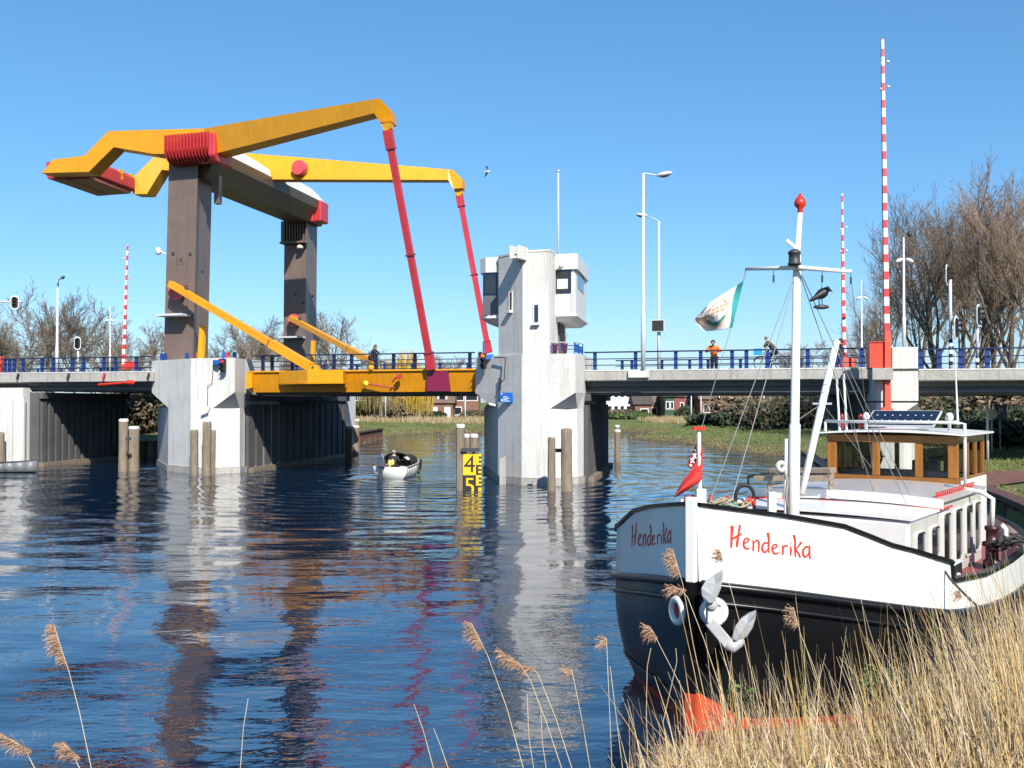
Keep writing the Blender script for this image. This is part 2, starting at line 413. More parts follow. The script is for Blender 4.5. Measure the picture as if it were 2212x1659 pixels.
# water
wm = bpy.data.materials.new('canal_water'); wm.use_nodes = True
nt = wm.node_tree; N = nt.nodes; L = nt.links; N.clear()
out = N.new('ShaderNodeOutputMaterial'); pb = N.new('ShaderNodeBsdfPrincipled'); L.new(pb.outputs[0], out.inputs[0])
pb.inputs['Base Color'].default_value = (.004, .016, .040, 1); pb.inputs['Roughness'].default_value = .035; pb.inputs['IOR'].default_value = 2.15
pb.inputs['Specular IOR Level'].default_value = .5
tc = N.new('ShaderNodeNewGeometry')
def wnoise(scale, sx_, sy_, det, rot=0):
    mp = N.new('ShaderNodeMapping'); mp.inputs['Scale'].default_value = (sx_, sy_, 1); mp.inputs['Rotation'].default_value = (0, 0, rot)
    L.new(tc.outputs['Position'], mp.inputs[0]); n = N.new('ShaderNodeTexNoise'); n.inputs['Scale'].default_value = scale; n.inputs['Detail'].default_value = det
    n.inputs['Roughness'].default_value = .5
    L.new(mp.outputs[0], n.inputs['Vector']); return n.outputs[0]
b1 = N.new('ShaderNodeBump'); b1.inputs['Distance'].default_value = 1.0; b1.inputs['Strength'].default_value = 1.0
WAKE = onz(862, 1036, 0)
def mth(op, i0, i1=0.0):
    m_ = N.new('ShaderNodeMath'); m_.operation = op
    for k, q in enumerate((i0, i1)):
        if isinstance(q, (int, float)): m_.inputs[k].default_value = q
        else: L.new(q, m_.inputs[k])
    return m_.outputs[0]
# patchy wind: ripples stronger in patches
patch = N.new('ShaderNodeMapRange'); L.new(wnoise(.11, 1, 1, 2), patch.inputs[0]); patch.inputs[1].default_value = .38; patch.inputs[2].default_value = .62; patch.inputs[3].default_value = .65; patch.inputs[4].default_value = 1.15
h1 = mth('ADD', mth('ADD', mth('MULTIPLY', wnoise(.13, .9, 1.0, 1, R(20)), .20), mth('MULTIPLY', wnoise(.30, 1.0, 1.0, 1, R(48)), .15)), mth('MULTIPLY', wnoise(.42, .55, 1.15, 2, R(-8)), .055))       # long swell
h2 = mth('MULTIPLY', mth('MULTIPLY', wnoise(1.9, .6, 1.25, 2, R(6)), .017), patch.outputs[0])
h3 = mth('MULTIPLY', mth('MULTIPLY', wnoise(7.5, .7, 1.2, 2, R(-14)), .0042), patch.outputs[0])
# curved wake rings behind the small boat
sv = N.new('ShaderNodeVectorMath'); sv.operation = 'SUBTRACT'; L.new(tc.outputs['Position'], sv.inputs[0]); sv.inputs[1].default_value = (WAKE.x + 1.5, WAKE.y + 1.0, 0)
ln_ = N.new('ShaderNodeVectorMath'); ln_.operation = 'LENGTH'; L.new(sv.outputs[0], ln_.inputs[0])
dist = mth('ADD', ln_.outputs['Value'], mth('MULTIPLY', wnoise(.3, 1, 1, 2), 1.6))
ringw = mth('SINE', mth('MULTIPLY', dist, 5.2))
fall = N.new('ShaderNodeMapRange'); L.new(ln_.outputs['Value'], fall.inputs[0]); fall.inputs[1].default_value = 3; fall.inputs[2].default_value = 27; fall.inputs[3].default_value = .020; fall.inputs[4].default_value = 0
h4 = mth('MULTIPLY', ringw, fall.outputs[0])
L.new(mth('ADD', mth('ADD', h1, h2), mth('ADD', h3, h4)), b1.inputs['Height']); L.new(b1.outputs[0], pb.inputs['Normal'])
a = MB(); a.add([(-90, 6, 0), (40, 6, 0), (40, 140, 0), (-90, 140, 0)], [[0, 1, 2, 3]])
tag(a.build('water', wm, None, fix=False, base=(0, 0, 0)), None, kind='structure')
# ================================================================ BRIDGE
def PL(pts): return [Bp(x, y, w) for x, y, w in pts]
def Bz(px, w, z):
    p = O + W * w + U * us(px, w); return V((p.x, p.y, z))
def xy(px, w): p = Bz(px, w, 0); return (p.x, p.y)

# ---- piers: polygon prism with an overhanging upper block
def pier_block(root, up, lo, z0, z1, z2, z3, m=CONC, name='pier_block'):
    a = MB(); n = len(up)
    U3 = [V((x, y, z3)) for x, y in up]; U2 = [V((x, y, z2)) for x, y in up]
    L1 = [V((x, y, z1)) for x, y in lo]; L0 = [V((x, y, z0)) for x, y in lo]
    a.loops(U2, U3, False); a.loops(L0, L1, False)
    a.add(U3, [list(range(n))])
    a.add(L0, [list(range(n))])
    a.loops(L1, U2, False)
    return a.build(name, m, root)

def wall_panels(root, p0, p1, z0, z1, n, m, depth=.16, name='panel_wall'):
    # ribbed concrete wall running from p0 to p1: flat back plus flat raised panels in one mesh
    a = MB(); d = (p1 - p0); L = d.length; d.normalize(); q = d.cross(UP).normalized()
    if q.dot(CAM - p0) < 0: q = -q
    fr = lambda s, t, z: V((p0.x, p0.y, 0)) + d * s + q * t + UP * z
    a.box(fr, 0, L, -.6, 0, z0, z1)
    for i in range(n):
        s0 = L * i / n + .14; s1 = L * (i + 1) / n - .14
        a.box(fr, s0, s1, -.05, depth, z0 + .02, z1 - .55)
    a.box(fr, 0, L, -.05, depth + .12, z1 - .35, z1 - .01)
    return a.build(name, m, root)

# left main pier ------------------------------------------------
pr = thing('bridge_pier', 'white concrete bridge pier carrying the brown portal leg, with overhanging left corner', 'pier', Bz(430, 0, 0))
zt = zs(430, 774, -.3)
up = [xy(328, 1.9), xy(412, -.3), xy(507, -.4), xy(528, 1.3), xy(528, 6.0), xy(328, 6.0)]
up = [xy(328, 1.9), xy(412, -.3), xy(460, -.32), xy(507, -.4), xy(528, 1.3), tuple(B(us(528, 1.3), 6.0, 0)[:2]), tuple(B(us(328, 1.9), 6.0, 0)[:2])]
lo = [xy(364, .95), xy(412, -.297), xy(460, -.31), xy(518, .75), xy(527, 1.5), tuple(B(us(528, 1.3), 6.0, 0)[:2]), xy(341, 6.0)]
pier_block(pr, up, lo, .32, zs(460, 882, -.3), zs(507, 847, -.4), zt)
a = MB(); cen = V((sum(p[0] for p in lo) / 7, sum(p[1] for p in lo) / 7, 0))
pl = [V((p[0], p[1], 0)) + (V((p[0], p[1], 0)) - cen) * .025 for p in lo]
a.loops([p + UP * -.9 for p in pl], [p + UP * .30 for p in pl]); a.build('plinth', CONCG, pr)
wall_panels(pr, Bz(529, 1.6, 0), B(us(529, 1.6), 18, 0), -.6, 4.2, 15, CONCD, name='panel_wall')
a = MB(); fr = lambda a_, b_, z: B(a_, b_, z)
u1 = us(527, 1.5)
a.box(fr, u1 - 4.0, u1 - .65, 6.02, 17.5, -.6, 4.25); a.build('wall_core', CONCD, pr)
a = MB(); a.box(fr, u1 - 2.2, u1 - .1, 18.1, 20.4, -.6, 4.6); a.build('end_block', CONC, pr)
a = MB(); a.box(fr, u1 - 2.2, u1 + .45, 1.8, 17.9, -.5, .22); a.build('timber_waler', WOODP, pr)

# control tower --------------------------------------------------
tw = thing('bridge_control_tower', 'white concrete bridge control tower with cantilevered window cabin, standing in the water', 'tower', Bz(1150, -2, 0))
zt = zs(1225, 764, -1.9)
up = [xy(1027, .4), xy(1127, -2), xy(1188, -2.02), xy(1243, -2.05), xy(1262, -.2), tuple(B(us(1262, -.2), 6, 0)[:2]), tuple(B(us(1027, .4), 6, 0)[:2])]
lo = [xy(1076, -.75), xy(1127, -1.997), xy(1188, -2.01), xy(1247, -.8), xy(1260, .0), tuple(B(us(1262, -.2), 6, 0)[:2]), xy(1046, 6.0)]
pier_block(tw, up, lo, .32, zs(1188, 883, -2), zs(1243, 848, -2.05), zt, name='tower_base')
cen = V((sum(p[0] for p in lo) / 7, sum(p[1] for p in lo) / 7, 0))
pl = [V((p[0], p[1], 0)) + (V((p[0], p[1], 0)) - cen) * .025 for p in lo]
a = MB(); a.loops([p + UP * -.9 for p in pl], [p + UP * .30 for p in pl]); a.build('plinth', CONCG, tw)
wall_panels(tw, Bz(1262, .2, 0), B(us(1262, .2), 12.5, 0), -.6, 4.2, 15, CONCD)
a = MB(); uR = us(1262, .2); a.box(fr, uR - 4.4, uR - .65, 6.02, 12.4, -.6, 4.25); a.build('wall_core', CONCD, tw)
a = MB(); a.box(fr, uR - 2.2, uR + .45, .6, 12.3, -.5, .22); a.build('timber_waler', WOODP, tw)
# shaft
zs0, zs1 = zt - .05, zs(1150, 544.5, -2)
sh = [xy(1077, -.70), xy(1129, -1.98), xy(1187, -1.985), xy(1193.5, -1.5), tuple(B(us(1193.5, -1.5), 3.4, 0)[:2]), tuple(B(us(1077, -.7), 3.4, 0)[:2])]
a = MB(); a.loops([V((*p, zs0)) for p in sh], [V((*p, zs1)) for p in sh])
shaft = a.build('shaft', CONC, tw)
cen = V((sum(p[0] for p in sh) / 6, sum(p[1] for p in sh) / 6, 0))
ex = [V((*p, 0)) + (V((*p, 0)) - cen) * .012 for p in sh]
a = MB(); a.loops([p + UP * (zs1 + .003) for p in ex], [p + UP * (zs1 + .10) for p in ex]); a.build('coping', CONC, shaft)
for px, w_, y0, y1 in ((1103.5, -1.36, 632, 670.5), (1158.5, -1.985, 658.5, 697)):   # slit windows with little sills
    c = Bp(px, y0, w_); zb = zs(px, y1, w_)
    t = (U * .75 - W * .62).normalized() if px < 1127 else U
    if px < 1127: t = (Bz(1129, -1.98, 0) - Bz(1077, -.70, 0)).normalized()
    n = t.cross(UP).normalized(); n = n if n.dot(CAM - c) > 0 else -n
    c0 = V((c.x, c.y, 0)); g = lambda s, d, z: c0 + t * s + n * d + UP * z
    a = MB(); a.box(g, -.1, .1, -.06, .012, zb, c.z); f = a.build('slit_window', GLASSD, shaft)
    a = MB(); a.box(g, -.17, -.101, -.05, .035, zb, c.z + .05); a.box(g, .101, .17, -.05, .035, zb, c.z + .05); a.build('reveal', WHITE, shaft)
    a = MB(); a.box(g, -.17, .17, -.05, .2, zb - .12, zb - .003); a.build('sill', WHITE, shaft)
# scupper spout at the top whose shadow falls across the left facet
t = (Bz(1129, -1.98, 0) - Bz(1077, -.7, 0)).normalized(); c0 = Bz(1127.5, -1.96, 0)
n = (NB * -1 - V((.12, 0, 0))).normalized()
g = lambda s, d, z: c0 + n.cross(UP) * s + n * d + UP * z
a = MB(); z1 = zs1 + .12
a.box(g, -.25, -.13, -.15, .85, z1 - .5, z1 + .1); a.box(g, .13, .25, -.15, .85, z1 - .5, z1 + .1); a.box(g, -.128, .128, -.15, .80, z1 - .48, z1 - .36)
a.build('scupper_spout', CONC, shaft, bevel=.015)
# cabin
ul, ur = us(1041, -.2), us(1244, -.2)
z_f1, z_f0, z_b1, z_b0 = zs(1222, 549, -.3), zs(1222, 583, -.3), zs(1222, 678.5, -.3), zs(1222, 693.5, -.3)
wf, wb = -.30, 4.6
cb = thing('dummy', 'x', 'x'); bpy.data.objects.remove(cb)
a = MB()
def ring8(u0, u1, w0, w1, z, c=.35): return [B(u0 + c, w0, z), B(u1 - c * .2, w0, z), B(u1, w0 + c * .6, z), B(u1, w1, z), B(u0, w1, z), B(u0, w0 + c, z)]
a.loops(ring8(ul, ur, wf, wb, z_b1), ring8(ul, ur, wf, wb, z_f0)); cabin = a.build('cabin_wall', WHITE, tw)
a = MB(); a.loops(ring8(ul - .12, ur + .12, wf - .12, wb + .12, z_f0 + .003), ring8(ul - .12, ur + .12, wf - .12, wb + .12, z_f1)); a.build('fascia', WHITE, tw, bevel=.02)
a = MB(); a.loops(ring8(ul + .25, ur - .25, wf + .25, wb - .2, z_b0), ring8(ul - .08, ur + .08, wf - .08, wb + .08, z_b0 + .22)); a.loops(ring8(ul - .08, ur + .08, wf - .08, wb + .08, z_b0 + .223), ring8(ul - .08, ur + .08, wf - .08, wb + .08, z_b1 - .003)); a.build('cabin_floor', WHITE, tw)
# windows: right front, left front (tall band with grey panel), right side
def window(u0, u1, z0, z1, w_, rows=1, panel=False):
    a = MB(); t_ = .075
    a.box(fr, u0, u1, w_ - .05, w_ + .05, z0, z0 + t_); a.box(fr, u0, u1, w_ - .05, w_ + .05, z1 - t_, z1)
    a.box(fr, u0, u0 + t_, w_ - .048, w_ + .05, z0 + t_, z1 - t_); a.box(fr, u1 - t_, u1, w_ - .048, w_ + .05, z0 + t_, z1 - t_)
    f = a.build('window', BLUEN, tw)
    a = MB(); a.box(fr, u0 + t_, u1 - t_, w_ - .03, w_ + .03, z0 + t_, z1 - t_); a.build('pane', GLASSD, f)
    return f
window(us(1195.5, wf - .02), us(1234, wf - .02), zs(1215, 633, wf), zs(1215, 583.5, wf), wf - .01)
a = MB(); a.box(fr, us(1204, wf), us(1227, wf), wf - .055, wf - .0405, zs(1215, 624, wf), zs(1215, 603, wf)); a.build('blind', WHITE, tw)
window(us(1043.5, wf - .02), us(1074, wf - .02), zs(1060, 637, wf), zs(1060, 590, wf), wf - .02)
a = MB(); a.box(fr, us(1043, wf), us(1076, wf), wf - .03, wf + .01, zs(1060, 680, wf), zs(1060, 637.5, wf)); a.build('lower_panel', mat('slate_panel', (.12, .135, .16), .4), tw)
for pxs in (1237.5, 1233.0):
    a = MB(); a.box(fr, us(pxs, wf), us(pxs, wf) + .02, wf - .012, wf + .05, z_b1 + .01, zs(1215, 637, wf)); a.build('panel_joint', UNDER, cabin)
a = MB(); w0, w1 = wf + 1.0, wf + 3.6
a.box(fr, ur - .05, ur + .02, w0, w1, z_b1 + 1.3, z_f0 - .1); a.build('side_window', GLASSD, tw)
a = MB(); a.lathe(Bp(1212, 574, wf - .35), [(.02, -.1), (.11, -.08), (.13, .08), (.08, .14), (.01, .16)], 12); a.tube([Bp(1212, 573, wf - .35), Bp(1212, 573, wf)], .03); a.build('flood_lamp', WHITE, tw, smooth=True)
a = MB(); a.box(fr, us(1192, .6), us(1210, .6), .5, 2.4, zt, z_b0 + .1); a.build('column', CONCD, tw)
# flagpole on the cabin roof
a = MB(); pb = Bp(1206, 550, 1.6); pt = Bp(1206.8, 371, 1.6); a.tube([V((pb.x, pb.y, z_f1)), V((pb.x, pb.y, pt.z))], [.055, .04], 8)
a.lathe(V((pb.x, pb.y, pt.z)), [(.02, -.02), (.09, 0), (.09, .06), (.02, .09)], 10)
tag(a.build('flagpole', STEEL, None, True), 'bare slim metal flagpole rising from the roof of the control cabin', 'flagpole')
# terrace railing beside the shaft
tr = thing('terrace_railing', 'blue and steel railing round the small terrace beside the tower shaft', 'railing', Bz(1230, -1.8, zt))
c = [Bz(1192, -1.95, 0), Bz(1241, -1.95, 0), Bz(1259, -.3, 0)]
for q in (0, 1, 1.5, 2):
    p = c[int(q)] if q != 1.5 else (c[1] + c[2]) / 2
    a = MB(); a.bar(V((p.x, p.y, zt)), V((p.x, p.y, zt + .52)), .05); a.build('post', BLUE, tr)
for dz in (.52, .36, .2):
    a = MB(); a.tube([V((p.x, p.y, zt + dz)) for p in c], .02, 6); a.build('rail', STEEL if dz > .5 else BLUE, tr)
a = MB(); p, q = c[1], c[2]; a.ext([V((p.x, p.y, zt + .06)), V((q.x, q.y, zt + .06)), V((q.x, q.y, zt + .33)), V((p.x, p.y, zt + .5))], -W * .03); a.build('blue_panel', BLUEL, tr)
POTM = mat('wine_red_pot', (.24, .03, .06), .4, .1)
for i, px in enumerate((1199, 1220)):
    p = Bz(px, -1.4, zt); t_ = thing('flower_pot', ['dark red flower pot close to the tower shaft, beside the concrete column', 'dark red flower pot in the middle of the terrace with dry stems'][i], 'flower pot', p, 'red pots on the tower terrace')
    a = MB(); a.lathe(p, [(.09, 0), (.13, .42), (.145, .43), (.145, .5), (.11, .5), (.1, .44)], 14); a.build('pot', POTM, t_, True)
    a = MB()
    for k in range(14):
        d = V((rnd.uniform(-.16, .16), rnd.uniform(-.16, .16), rnd.uniform(.25, .6)) if i else (rnd.uniform(-.1, .1), rnd.uniform(-.1, .1), .12))
        a.tube([p + UP * .42, p + UP * .45 + d * .6, p + UP * .45 + d], .008, 3)
    a.build('dry_stems', mat('dry_stem', (.16, .11, .06), .9), t_)

# blue notice sign on the tower's left facet, with tiny lettering and symbols
ts = thing('waterway_sign', 'small blue waterway notice sign on the tower facet with white lines and symbols', 'sign', Bp(1097, 871, -1.5))
tv = U; c = Bp(1097, 859, -1.52); wd = .36; hh = .235
g = lambda s, d, z: c + tv * s - NB * d + UP * z
a = MB(); a.box(g, -.385, .385, 0, .03, -hh, hh); a.build('sign_plate', BLUEL, ts, bevel=.006)
WL = mat('sign_white', (.8, .8, .8), .5, .02)
for i, (x0, x1, z) in enumerate(((-.33, -.26, .15), (-.22, -.02, .03), (-.22, .08, -.04), (-.22, .0, -.11), (-.22, .1, -.17))):
    a = MB(); a.box(g, x0, x1, .0305, .034, z, z + (.05 if i == 0 else .028)); a.build('text_line', WL, ts)
for x in (-.32, .29):
    a = MB(); a.box(g, x, x + .07, .0305, .034, -.16, -.07); a.build('symbol', WL, ts)
a = MB(); a.bar(Bp(1078, 817, -1.0), Bp(1078, 868, -1.0), .06); a.bar(Bp(1078, 862, -1.0), c - tv * .3 - NB * -.03, .04); a.build('bracket', DARKST, ts)

# ---- movable leaf
lf = thing('bridge_leaf', 'yellow steel lifting deck of the drawbridge between white pier and control tower', 'bridge deck', B(-9, .5, 4))
uA, uB = us(534, .5), us(1030, .5) + 1.0
zT, zL, zK = zs(700, 800, .5), zs(700, 847, .5), zs(700, 853.5, .5)
a = MB(); a.loops([B(uA, .5, zT), B(uA, .75, zL), B(uA, 1.1, zL), B(uA, 1.1, zT)], [B(uB, .5, zT), B(uB, .75, zL), B(uB, 1.1, zL), B(uB, 1.1, zT)])
a.build('girder', YELD, lf)
a = MB(); a.box(fr, uA, uB, 13.6, 14.0, zL, zT); a.build('girder', YELD, lf)
a = MB(); a.box(fr, uA + .1, uB, .42, .499, zT - .07, zT + .003); a.build('top_flange', YEL, lf)
a = MB(); a.box(fr, uA + .3, uB, 1.12, 13.58, zT - .6, zT - .12); a.build('deck_plate', DARKST, lf)
for k in range(9):
    w_ = 1.6 + k * 1.4; a = MB(); a.box(fr, uA + .3, uB, w_, w_ + .2, zK, zT - .603); a.build('stringer', UNDER, lf)
a = MB(); a.box(fr, uA + .35, uB, .95, 1.5, zK, zL - .003); a.build('bottom_flange', BLACK, lf)
# arm box bracket on the girder
a = MB(); pz = [(us(602, .5), .49), (us(664, -1.0), -1.0), (us(741, -1.05), -1.05), (us(746, .4), .49)]
z1, z0 = zs(700, 799, -1), zs(700, 826.5, -1)
a.loops([B(*p, z0) for p in pz], [B(*p, z1) for p in pz]); a.build('lever_bracket', YEL, lf, bevel=.02)
a = MB(); pz2 = [(us(603, .5), .47), (us(664, -1.0) - .1, -1.06), (us(741, -1.05) + .06, -1.12), (us(746, .4) + .1, .47)]
a.loops([B(*p, z0 - .003 - .05) for p in pz2], [B(*p, z0 - .003) for p in pz2]); a.build('bracket_flange', YEL, lf)
a = MB(); pw = -.5; q = [(666, 800), (667, 792), (671, 787.5), (679, 787.5), (684, 792), (686, 800)]
a.ext([Bp(x, y, pw) for x, y in q], W * .5); a.build('hinge_lug', YEL, lf)
a = MB(); a.tube([Bp(675.5, 793, pw - .04), Bp(675.5, 793, pw + .6)], .07, 12); a.build('pin', DARKST, lf)
a = MB(); a.box(fr, us(533, .3), us(545, .3), .2, .48, zs(540, 838, .3), zs(540, 806, .3)); a.build('end_bearing', YEL, lf)
# magenta foot of the tie rod
FOOT = mat('wine_red_paint', (.22, .012, .06), .4, .1)
a = MB(); q = [(921, 845), (922, 806), (927, 798), (944, 797), (968, 800), (971, 845)]
a.ext([Bp(x, y, .44) for x, y in q], W * .30 ); a.build('rod_foot', FOOT, lf)
# lifebuoy-like pole hook and yellow round marker on the girder
a = MB(); a.tube([Bp(794, 829, .38), Bp(852, 838, .38)], [.05, .035], 8); a.build('boat_hook', mat('pink_red_paint', (.5, .07, .07), .5), lf)
a = MB(); a.lathe(Bp(790, 829, .30), [(.02, -.08), (.15, -.05), (.16, .03), (.02, .07)], 14, ax=NB); a.build('round_marker', mat('lemon_yellow_paint', (.85, .65, .02), .4), lf, True)
a = MB(); a.bar(Bp(858, 815, .2), Bp(866, 812, .2), .2); a.tube([Bp(858, 814, .2), Bp(847, 825, .3)], .04, 6); a.build('marker_lamp', ROD, lf)
a = MB(); a.lathe(Bp(802, 796, -.02 + .5), [(.14, -.1), (.16, .1), (.1, .16)], 10); a.build('yellow_lamp', YEL, lf, True)

# ---- portal (fixed frame)
po = thing('bridge_portal', 'tall brown steel portal of the drawbridge with two legs and a crossbeam', 'bridge portal', Bz(403, 3.2, zs(430, 774, -.3)))
def leg(pxl, pxr, w_, pytop, zbot, pxl2=None, pxr2=None):
    pxl2 = pxl2 or pxl; pxr2 = pxr2 or pxr
    zt_ = zs((pxl + pxr) / 2, pytop, w_)
    def sec(x0, x1, z):
        u0, u1 = us(x0, w_), us(x1, w_); d = u1 - u0
        xm = lerp(x0, x1, .68); ur = us(x1, w_ + 2.4)
        return [B(u0 + .03 * d, w_, z), B(us(xm, w_), w_, z), B(ur, w_ + .95, z), B(ur, w_ + 2.4, z), B(ur - .5, w_ + 2.9, z), B(u0, w_ + 2.9, z), B(u0, w_ + .35, z)]
    a = MB(); a.loops(sec(pxl2, pxr2, zbot), sec(pxl, pxr, zt_))
    return a.build('leg', BROWN, po), zt_
wn, wf_ = 2.2, 20.0
zb = zs(430, 774, -.3) - .05
ln, ztn = leg(359, 456, wn, 345, zb, 350, 448)
lf2, ztf = leg(611, 684, wf_, 452, 5.1, 609, 682)
def legdetail(L_, pxs, w_, ratio):
    # ledge, pivot plate, bolt marks
    pass
def ledge(L_, x0, x1, y, w_, d):
    a = MB(); u0, u1 = us(x0, w_), us(x1, w_); z = zs(x0, y, w_)
    a.box(fr, u0, u1, w_ - d, w_ - .003, z - .05, z + .07); a.build('ledge', STEEL, L_)
ledge(ln, 353, 411, 684, wn, 1.0); ledge(lf2, 612, 660, 730.5, wf_, 1.0)
for L_, pts, w_, s_ in ((ln, ((374, 548), (411, 549), (392, 561), (438, 587)), wn, .10), (lf2, ((637, 636), (675, 640), (655, 655)), wf_, .10)):
    for x, y in pts:
        a = MB(); p = Bp(x, y, w_); a.lathe(p - NB * .02, [(s_, -.02), (s_, .02)], 8, ax=NB); a.build('bolt', DARKST, L_)
a = MB(); p = Bp(388, 562, wn); g = lambda s, d, z: p + U * s - NB * d + UP * z
for q in (-.2, .2): a.box(g, q - .03, q + .03, 0, .05, -.2, .2)
a.build('lifting_eye', BROWN, ln)
# cover plates beside each leg head
a = MB(); g0 = us(456, wn + .5); a.box(fr, g0 - .1, g0 + .22, wn + .9, wn + 1.3, zs(460, 432, wn), zs(460, 370, wn)); a.build('side_fin', BROWN, ln)
a = MB(); g0 = us(607.5, wf_); a.box(fr, g0 - .18, g0 + .12, wf_ + .2, wf_ + .7, zs(608, 525, wf_), zs(608, 477, wf_)); a.build('side_fin', BROWN, lf2)
# ribbed inner face at the head of the far leg
for k in range(9):
    x = 613.5 + k * 5.9; a = MB(); u0 = us(x, wf_)
    a.box(fr, u0, u0 + .085, wf_ - .22, wf_ - .002, zs(x, 523, wf_), zs(x, 470, wf_)); a.build('rib', BROWN, lf2)
a = MB(); u0, u1 = us(611, wf_), us(665, wf_); z = zs(640, 524.5, wf_); a.box(fr, u0, u1, wf_ - .75, wf_ - .003, z - .12, z); a.build('rib_shelf', BROWN, lf2)
a = MB(); a.lathe(Bp(648, 531, wf_ - .5), [(.02, -.2), (.26, -.18), (.2, 0), (.06, .1)], 12); a.build('flood_lamp', WHITE, lf2, True)
# crossbeam
ub0, ub1 = us(385, wn + 1.2), us(458, wn + 1.2)
zc0, zc1 = 16.45, 18.05
a = MB(); q = [(ub0 + .45, zc0), (ub1 - .1, zc0), (ub1 + .42, zc0 + 1.0), (ub1 + .5, zc1), (ub0, zc1), (ub0, zc0 + .6)]
dsk = us(650, wf_) - us(405, wn)
a.loops([B(u_, wn + .5, z) for u_, z in q], [B(u_ + dsk * .95 - .2, wf_ + 2.4, z + .62) for u_, z in q]); cbm = a.build('crossbeam', DKBROWN, po)
def cbp(t, u_, z):      # point on crossbeam, t 0..1 along it
    return B(u_ + (dsk * .95 - .2) * t, wn + .5 + (wf_ + 1.9 - wn) * t, z + .62 * t)
FAIR = mat('white_ribbed_sheet', (.56, .56, .55), .5, .05, 2)
for t0, t1, hgt, tail in ((.10, .46, .95, 0), (.56, .97, .95, 1)):
    n_ = 22
    a = MB()
    for k in range(n_):
        for e in (0, 1):
            pass
    rows = []
    for k in range(n_ * 2 + 1):
        f_ = k / (n_ * 2.0); t = lerp(t0, t1, f_)
        h = hgt * (1 - .75 * max(0, (f_ - .55) / .45) ** 2) if tail else hgt * (1 - .35 * f_ * f_)
        b_ = .12 if k % 2 else 0.0
        rows.append([cbp(t, ub1 + .42 - b_, zc1 + .03), cbp(t, ub1 + .32 - b_, zc1 + h * .75), cbp(t, ub1 - .25 - b_, zc1 + h), cbp(t, ub0 + .5, zc1 + h), cbp(t, ub0 + .25, zc1 + .03)])
    for r0, r1 in zip(rows, rows[1:]): a.loops(r0, r1, False)
    a.add(rows[0], [[0, 1, 2, 3, 4]]); a.add(rows[-1], [[0, 1, 2, 3, 4]])
    a.build('ribbed_fairing', FAIR, po)
# finned red gear cover at the near leg head
gc = []
za, zb_ = zs(405, 357, wn), zs(405, 302, wn)
ug0, ug1 = us(351.5, .95), us(447, .95)
for k in range(14):
    u_ = lerp(ug0, ug1 - .09, k / 13); a = MB()
    q = [(.92, zb_), (1.26, zb_ + .02), (1.26, za + .62), (2.15, za + .5), (2.15, za - .05), (1.5, za - .02), (1.12, za + .2), (.92, za + .55)]
    a.ext([B(u_, w_, z) for w_, z in q], U * .06); a.build('gear_cover_fin', RED, po)
a = MB(); q = [(.9, zb_ - .1), (wn + .9, zb_ - .2), (wn + .9, za - .15), (1.2, za - .22), (.9, za + .1)]
a.ext([B(us(447, .95), w_, z) for w_, z in q], U * .45); a.build('gear_cover_plate', RED, po, bevel=.08)
a = MB(); a.box(fr, ug0 + .1, ug1, 1.75, 2.14, za + .05, za + .55); a.build('gear_cover_back', DARKST, po)
# far leg red covers
for x0, x1, y0, y1, w_ in ((675, 692, 478, 433, wf_ + .2), (664, 675, 479, 458, wf_ - .2)):
    a = MB(); a.box(fr, us(x0, w_), us(x1, w_), w_, w_ + 1.6, zs(x0, y0, w_), zs(x0, y1, w_)); a.build('gear_cover_plate', RED, po, bevel=.1)
a = MB(); a.tube([Bp(338, 540, wn + 1), Bp(360, 549, wn + 1)], .04, 6); a.lathe(Bp(342, 541, wn + 1), [(.05, -.25), (.15, -.2), (.16, .1), (.05, .2)], 10); a.build('camera_lamp', WHITE, po, True)
a = MB(); u_ = us(352, wn); a.tube([B(u_ - .12, wn + 1, zb + .2), B(u_ - .02, wn + 1, zs(352, 550, wn))], .05, 6); a.build('cable_pipe', BLUEN, po)
for px_, w_ in ((438, wn - .2), (673, wf_ - .3)):
    pass
a = MB(); a.bar(Bp(434, 774, wn - .25), Bp(438.5, 703, wn - .25), .24, .3); a.build('stay_plate', YEL, po)
a = MB(); a.bar(Bp(675, 790, wf_ - .4), Bp(677, 736, wf_ - .4), .18, .3); a.build('stay_plate', YEL, po)
for (x, y, w_, r_) in ((381, 630, wn - .45, .46), (634.5, 692, wf_ - .45, .46)):
    a = MB(); a.lathe(Bp(x, y, w_) , [(r_ * .9, -.2), (r_, -.12), (r_, .12), (r_ * .9, .2)], 20, ax=NB); a.tube([Bp(x, y, w_), Bp(x, y, w_ + .5)], .25, 12); a.build('crank_disc', mat('salmon_red_paint', (.70, .09, .10), .45, .1), po)

# ---- balance: two yellow arms, counterweight and tie rods
ba = thing('balance_frame', 'yellow balance arms over the portal with red counterweight and two long red tie rods', 'balance arm', Bz(403, 3.2, ztn))
def solid(front, depth, name, m, bev=0.0):
    a = MB(); a.loops(front, [p + W * depth for p in front]); return a.build(name, m, ba, bevel=bev)
def nw(px): return lerp(2.7, 1.35, (px - 90) / 345)
nl = [(114.7, 344.4), (181.4, 336.4), (233.4, 283.1), (440, 277.3), (470, 330.5), (350.7, 335.1), (333.4, 332.4), (245.4, 317.8), (192, 371), (89.3, 373.8)]
def bent(name, quads, depth, m):
    a = MB()
    for q in quads:
        P_ = [Bp(x, y, w_) for x, y, w_ in q]; a.loops(P_, [p + W * depth for p in P_])
    return a.build(name, m, ba)
N3 = [(x, y, nw(x)) for x, y in nl]
arm = MB()
for idx in ((0, 1, 8, 9), (1, 2, 7, 8), (2, 3, 4, 6, 7)):
    P_ = [Bp(*N3[i]) for i in idx]; arm.loops(P_, [p + W * 1.15 for p in P_], True)
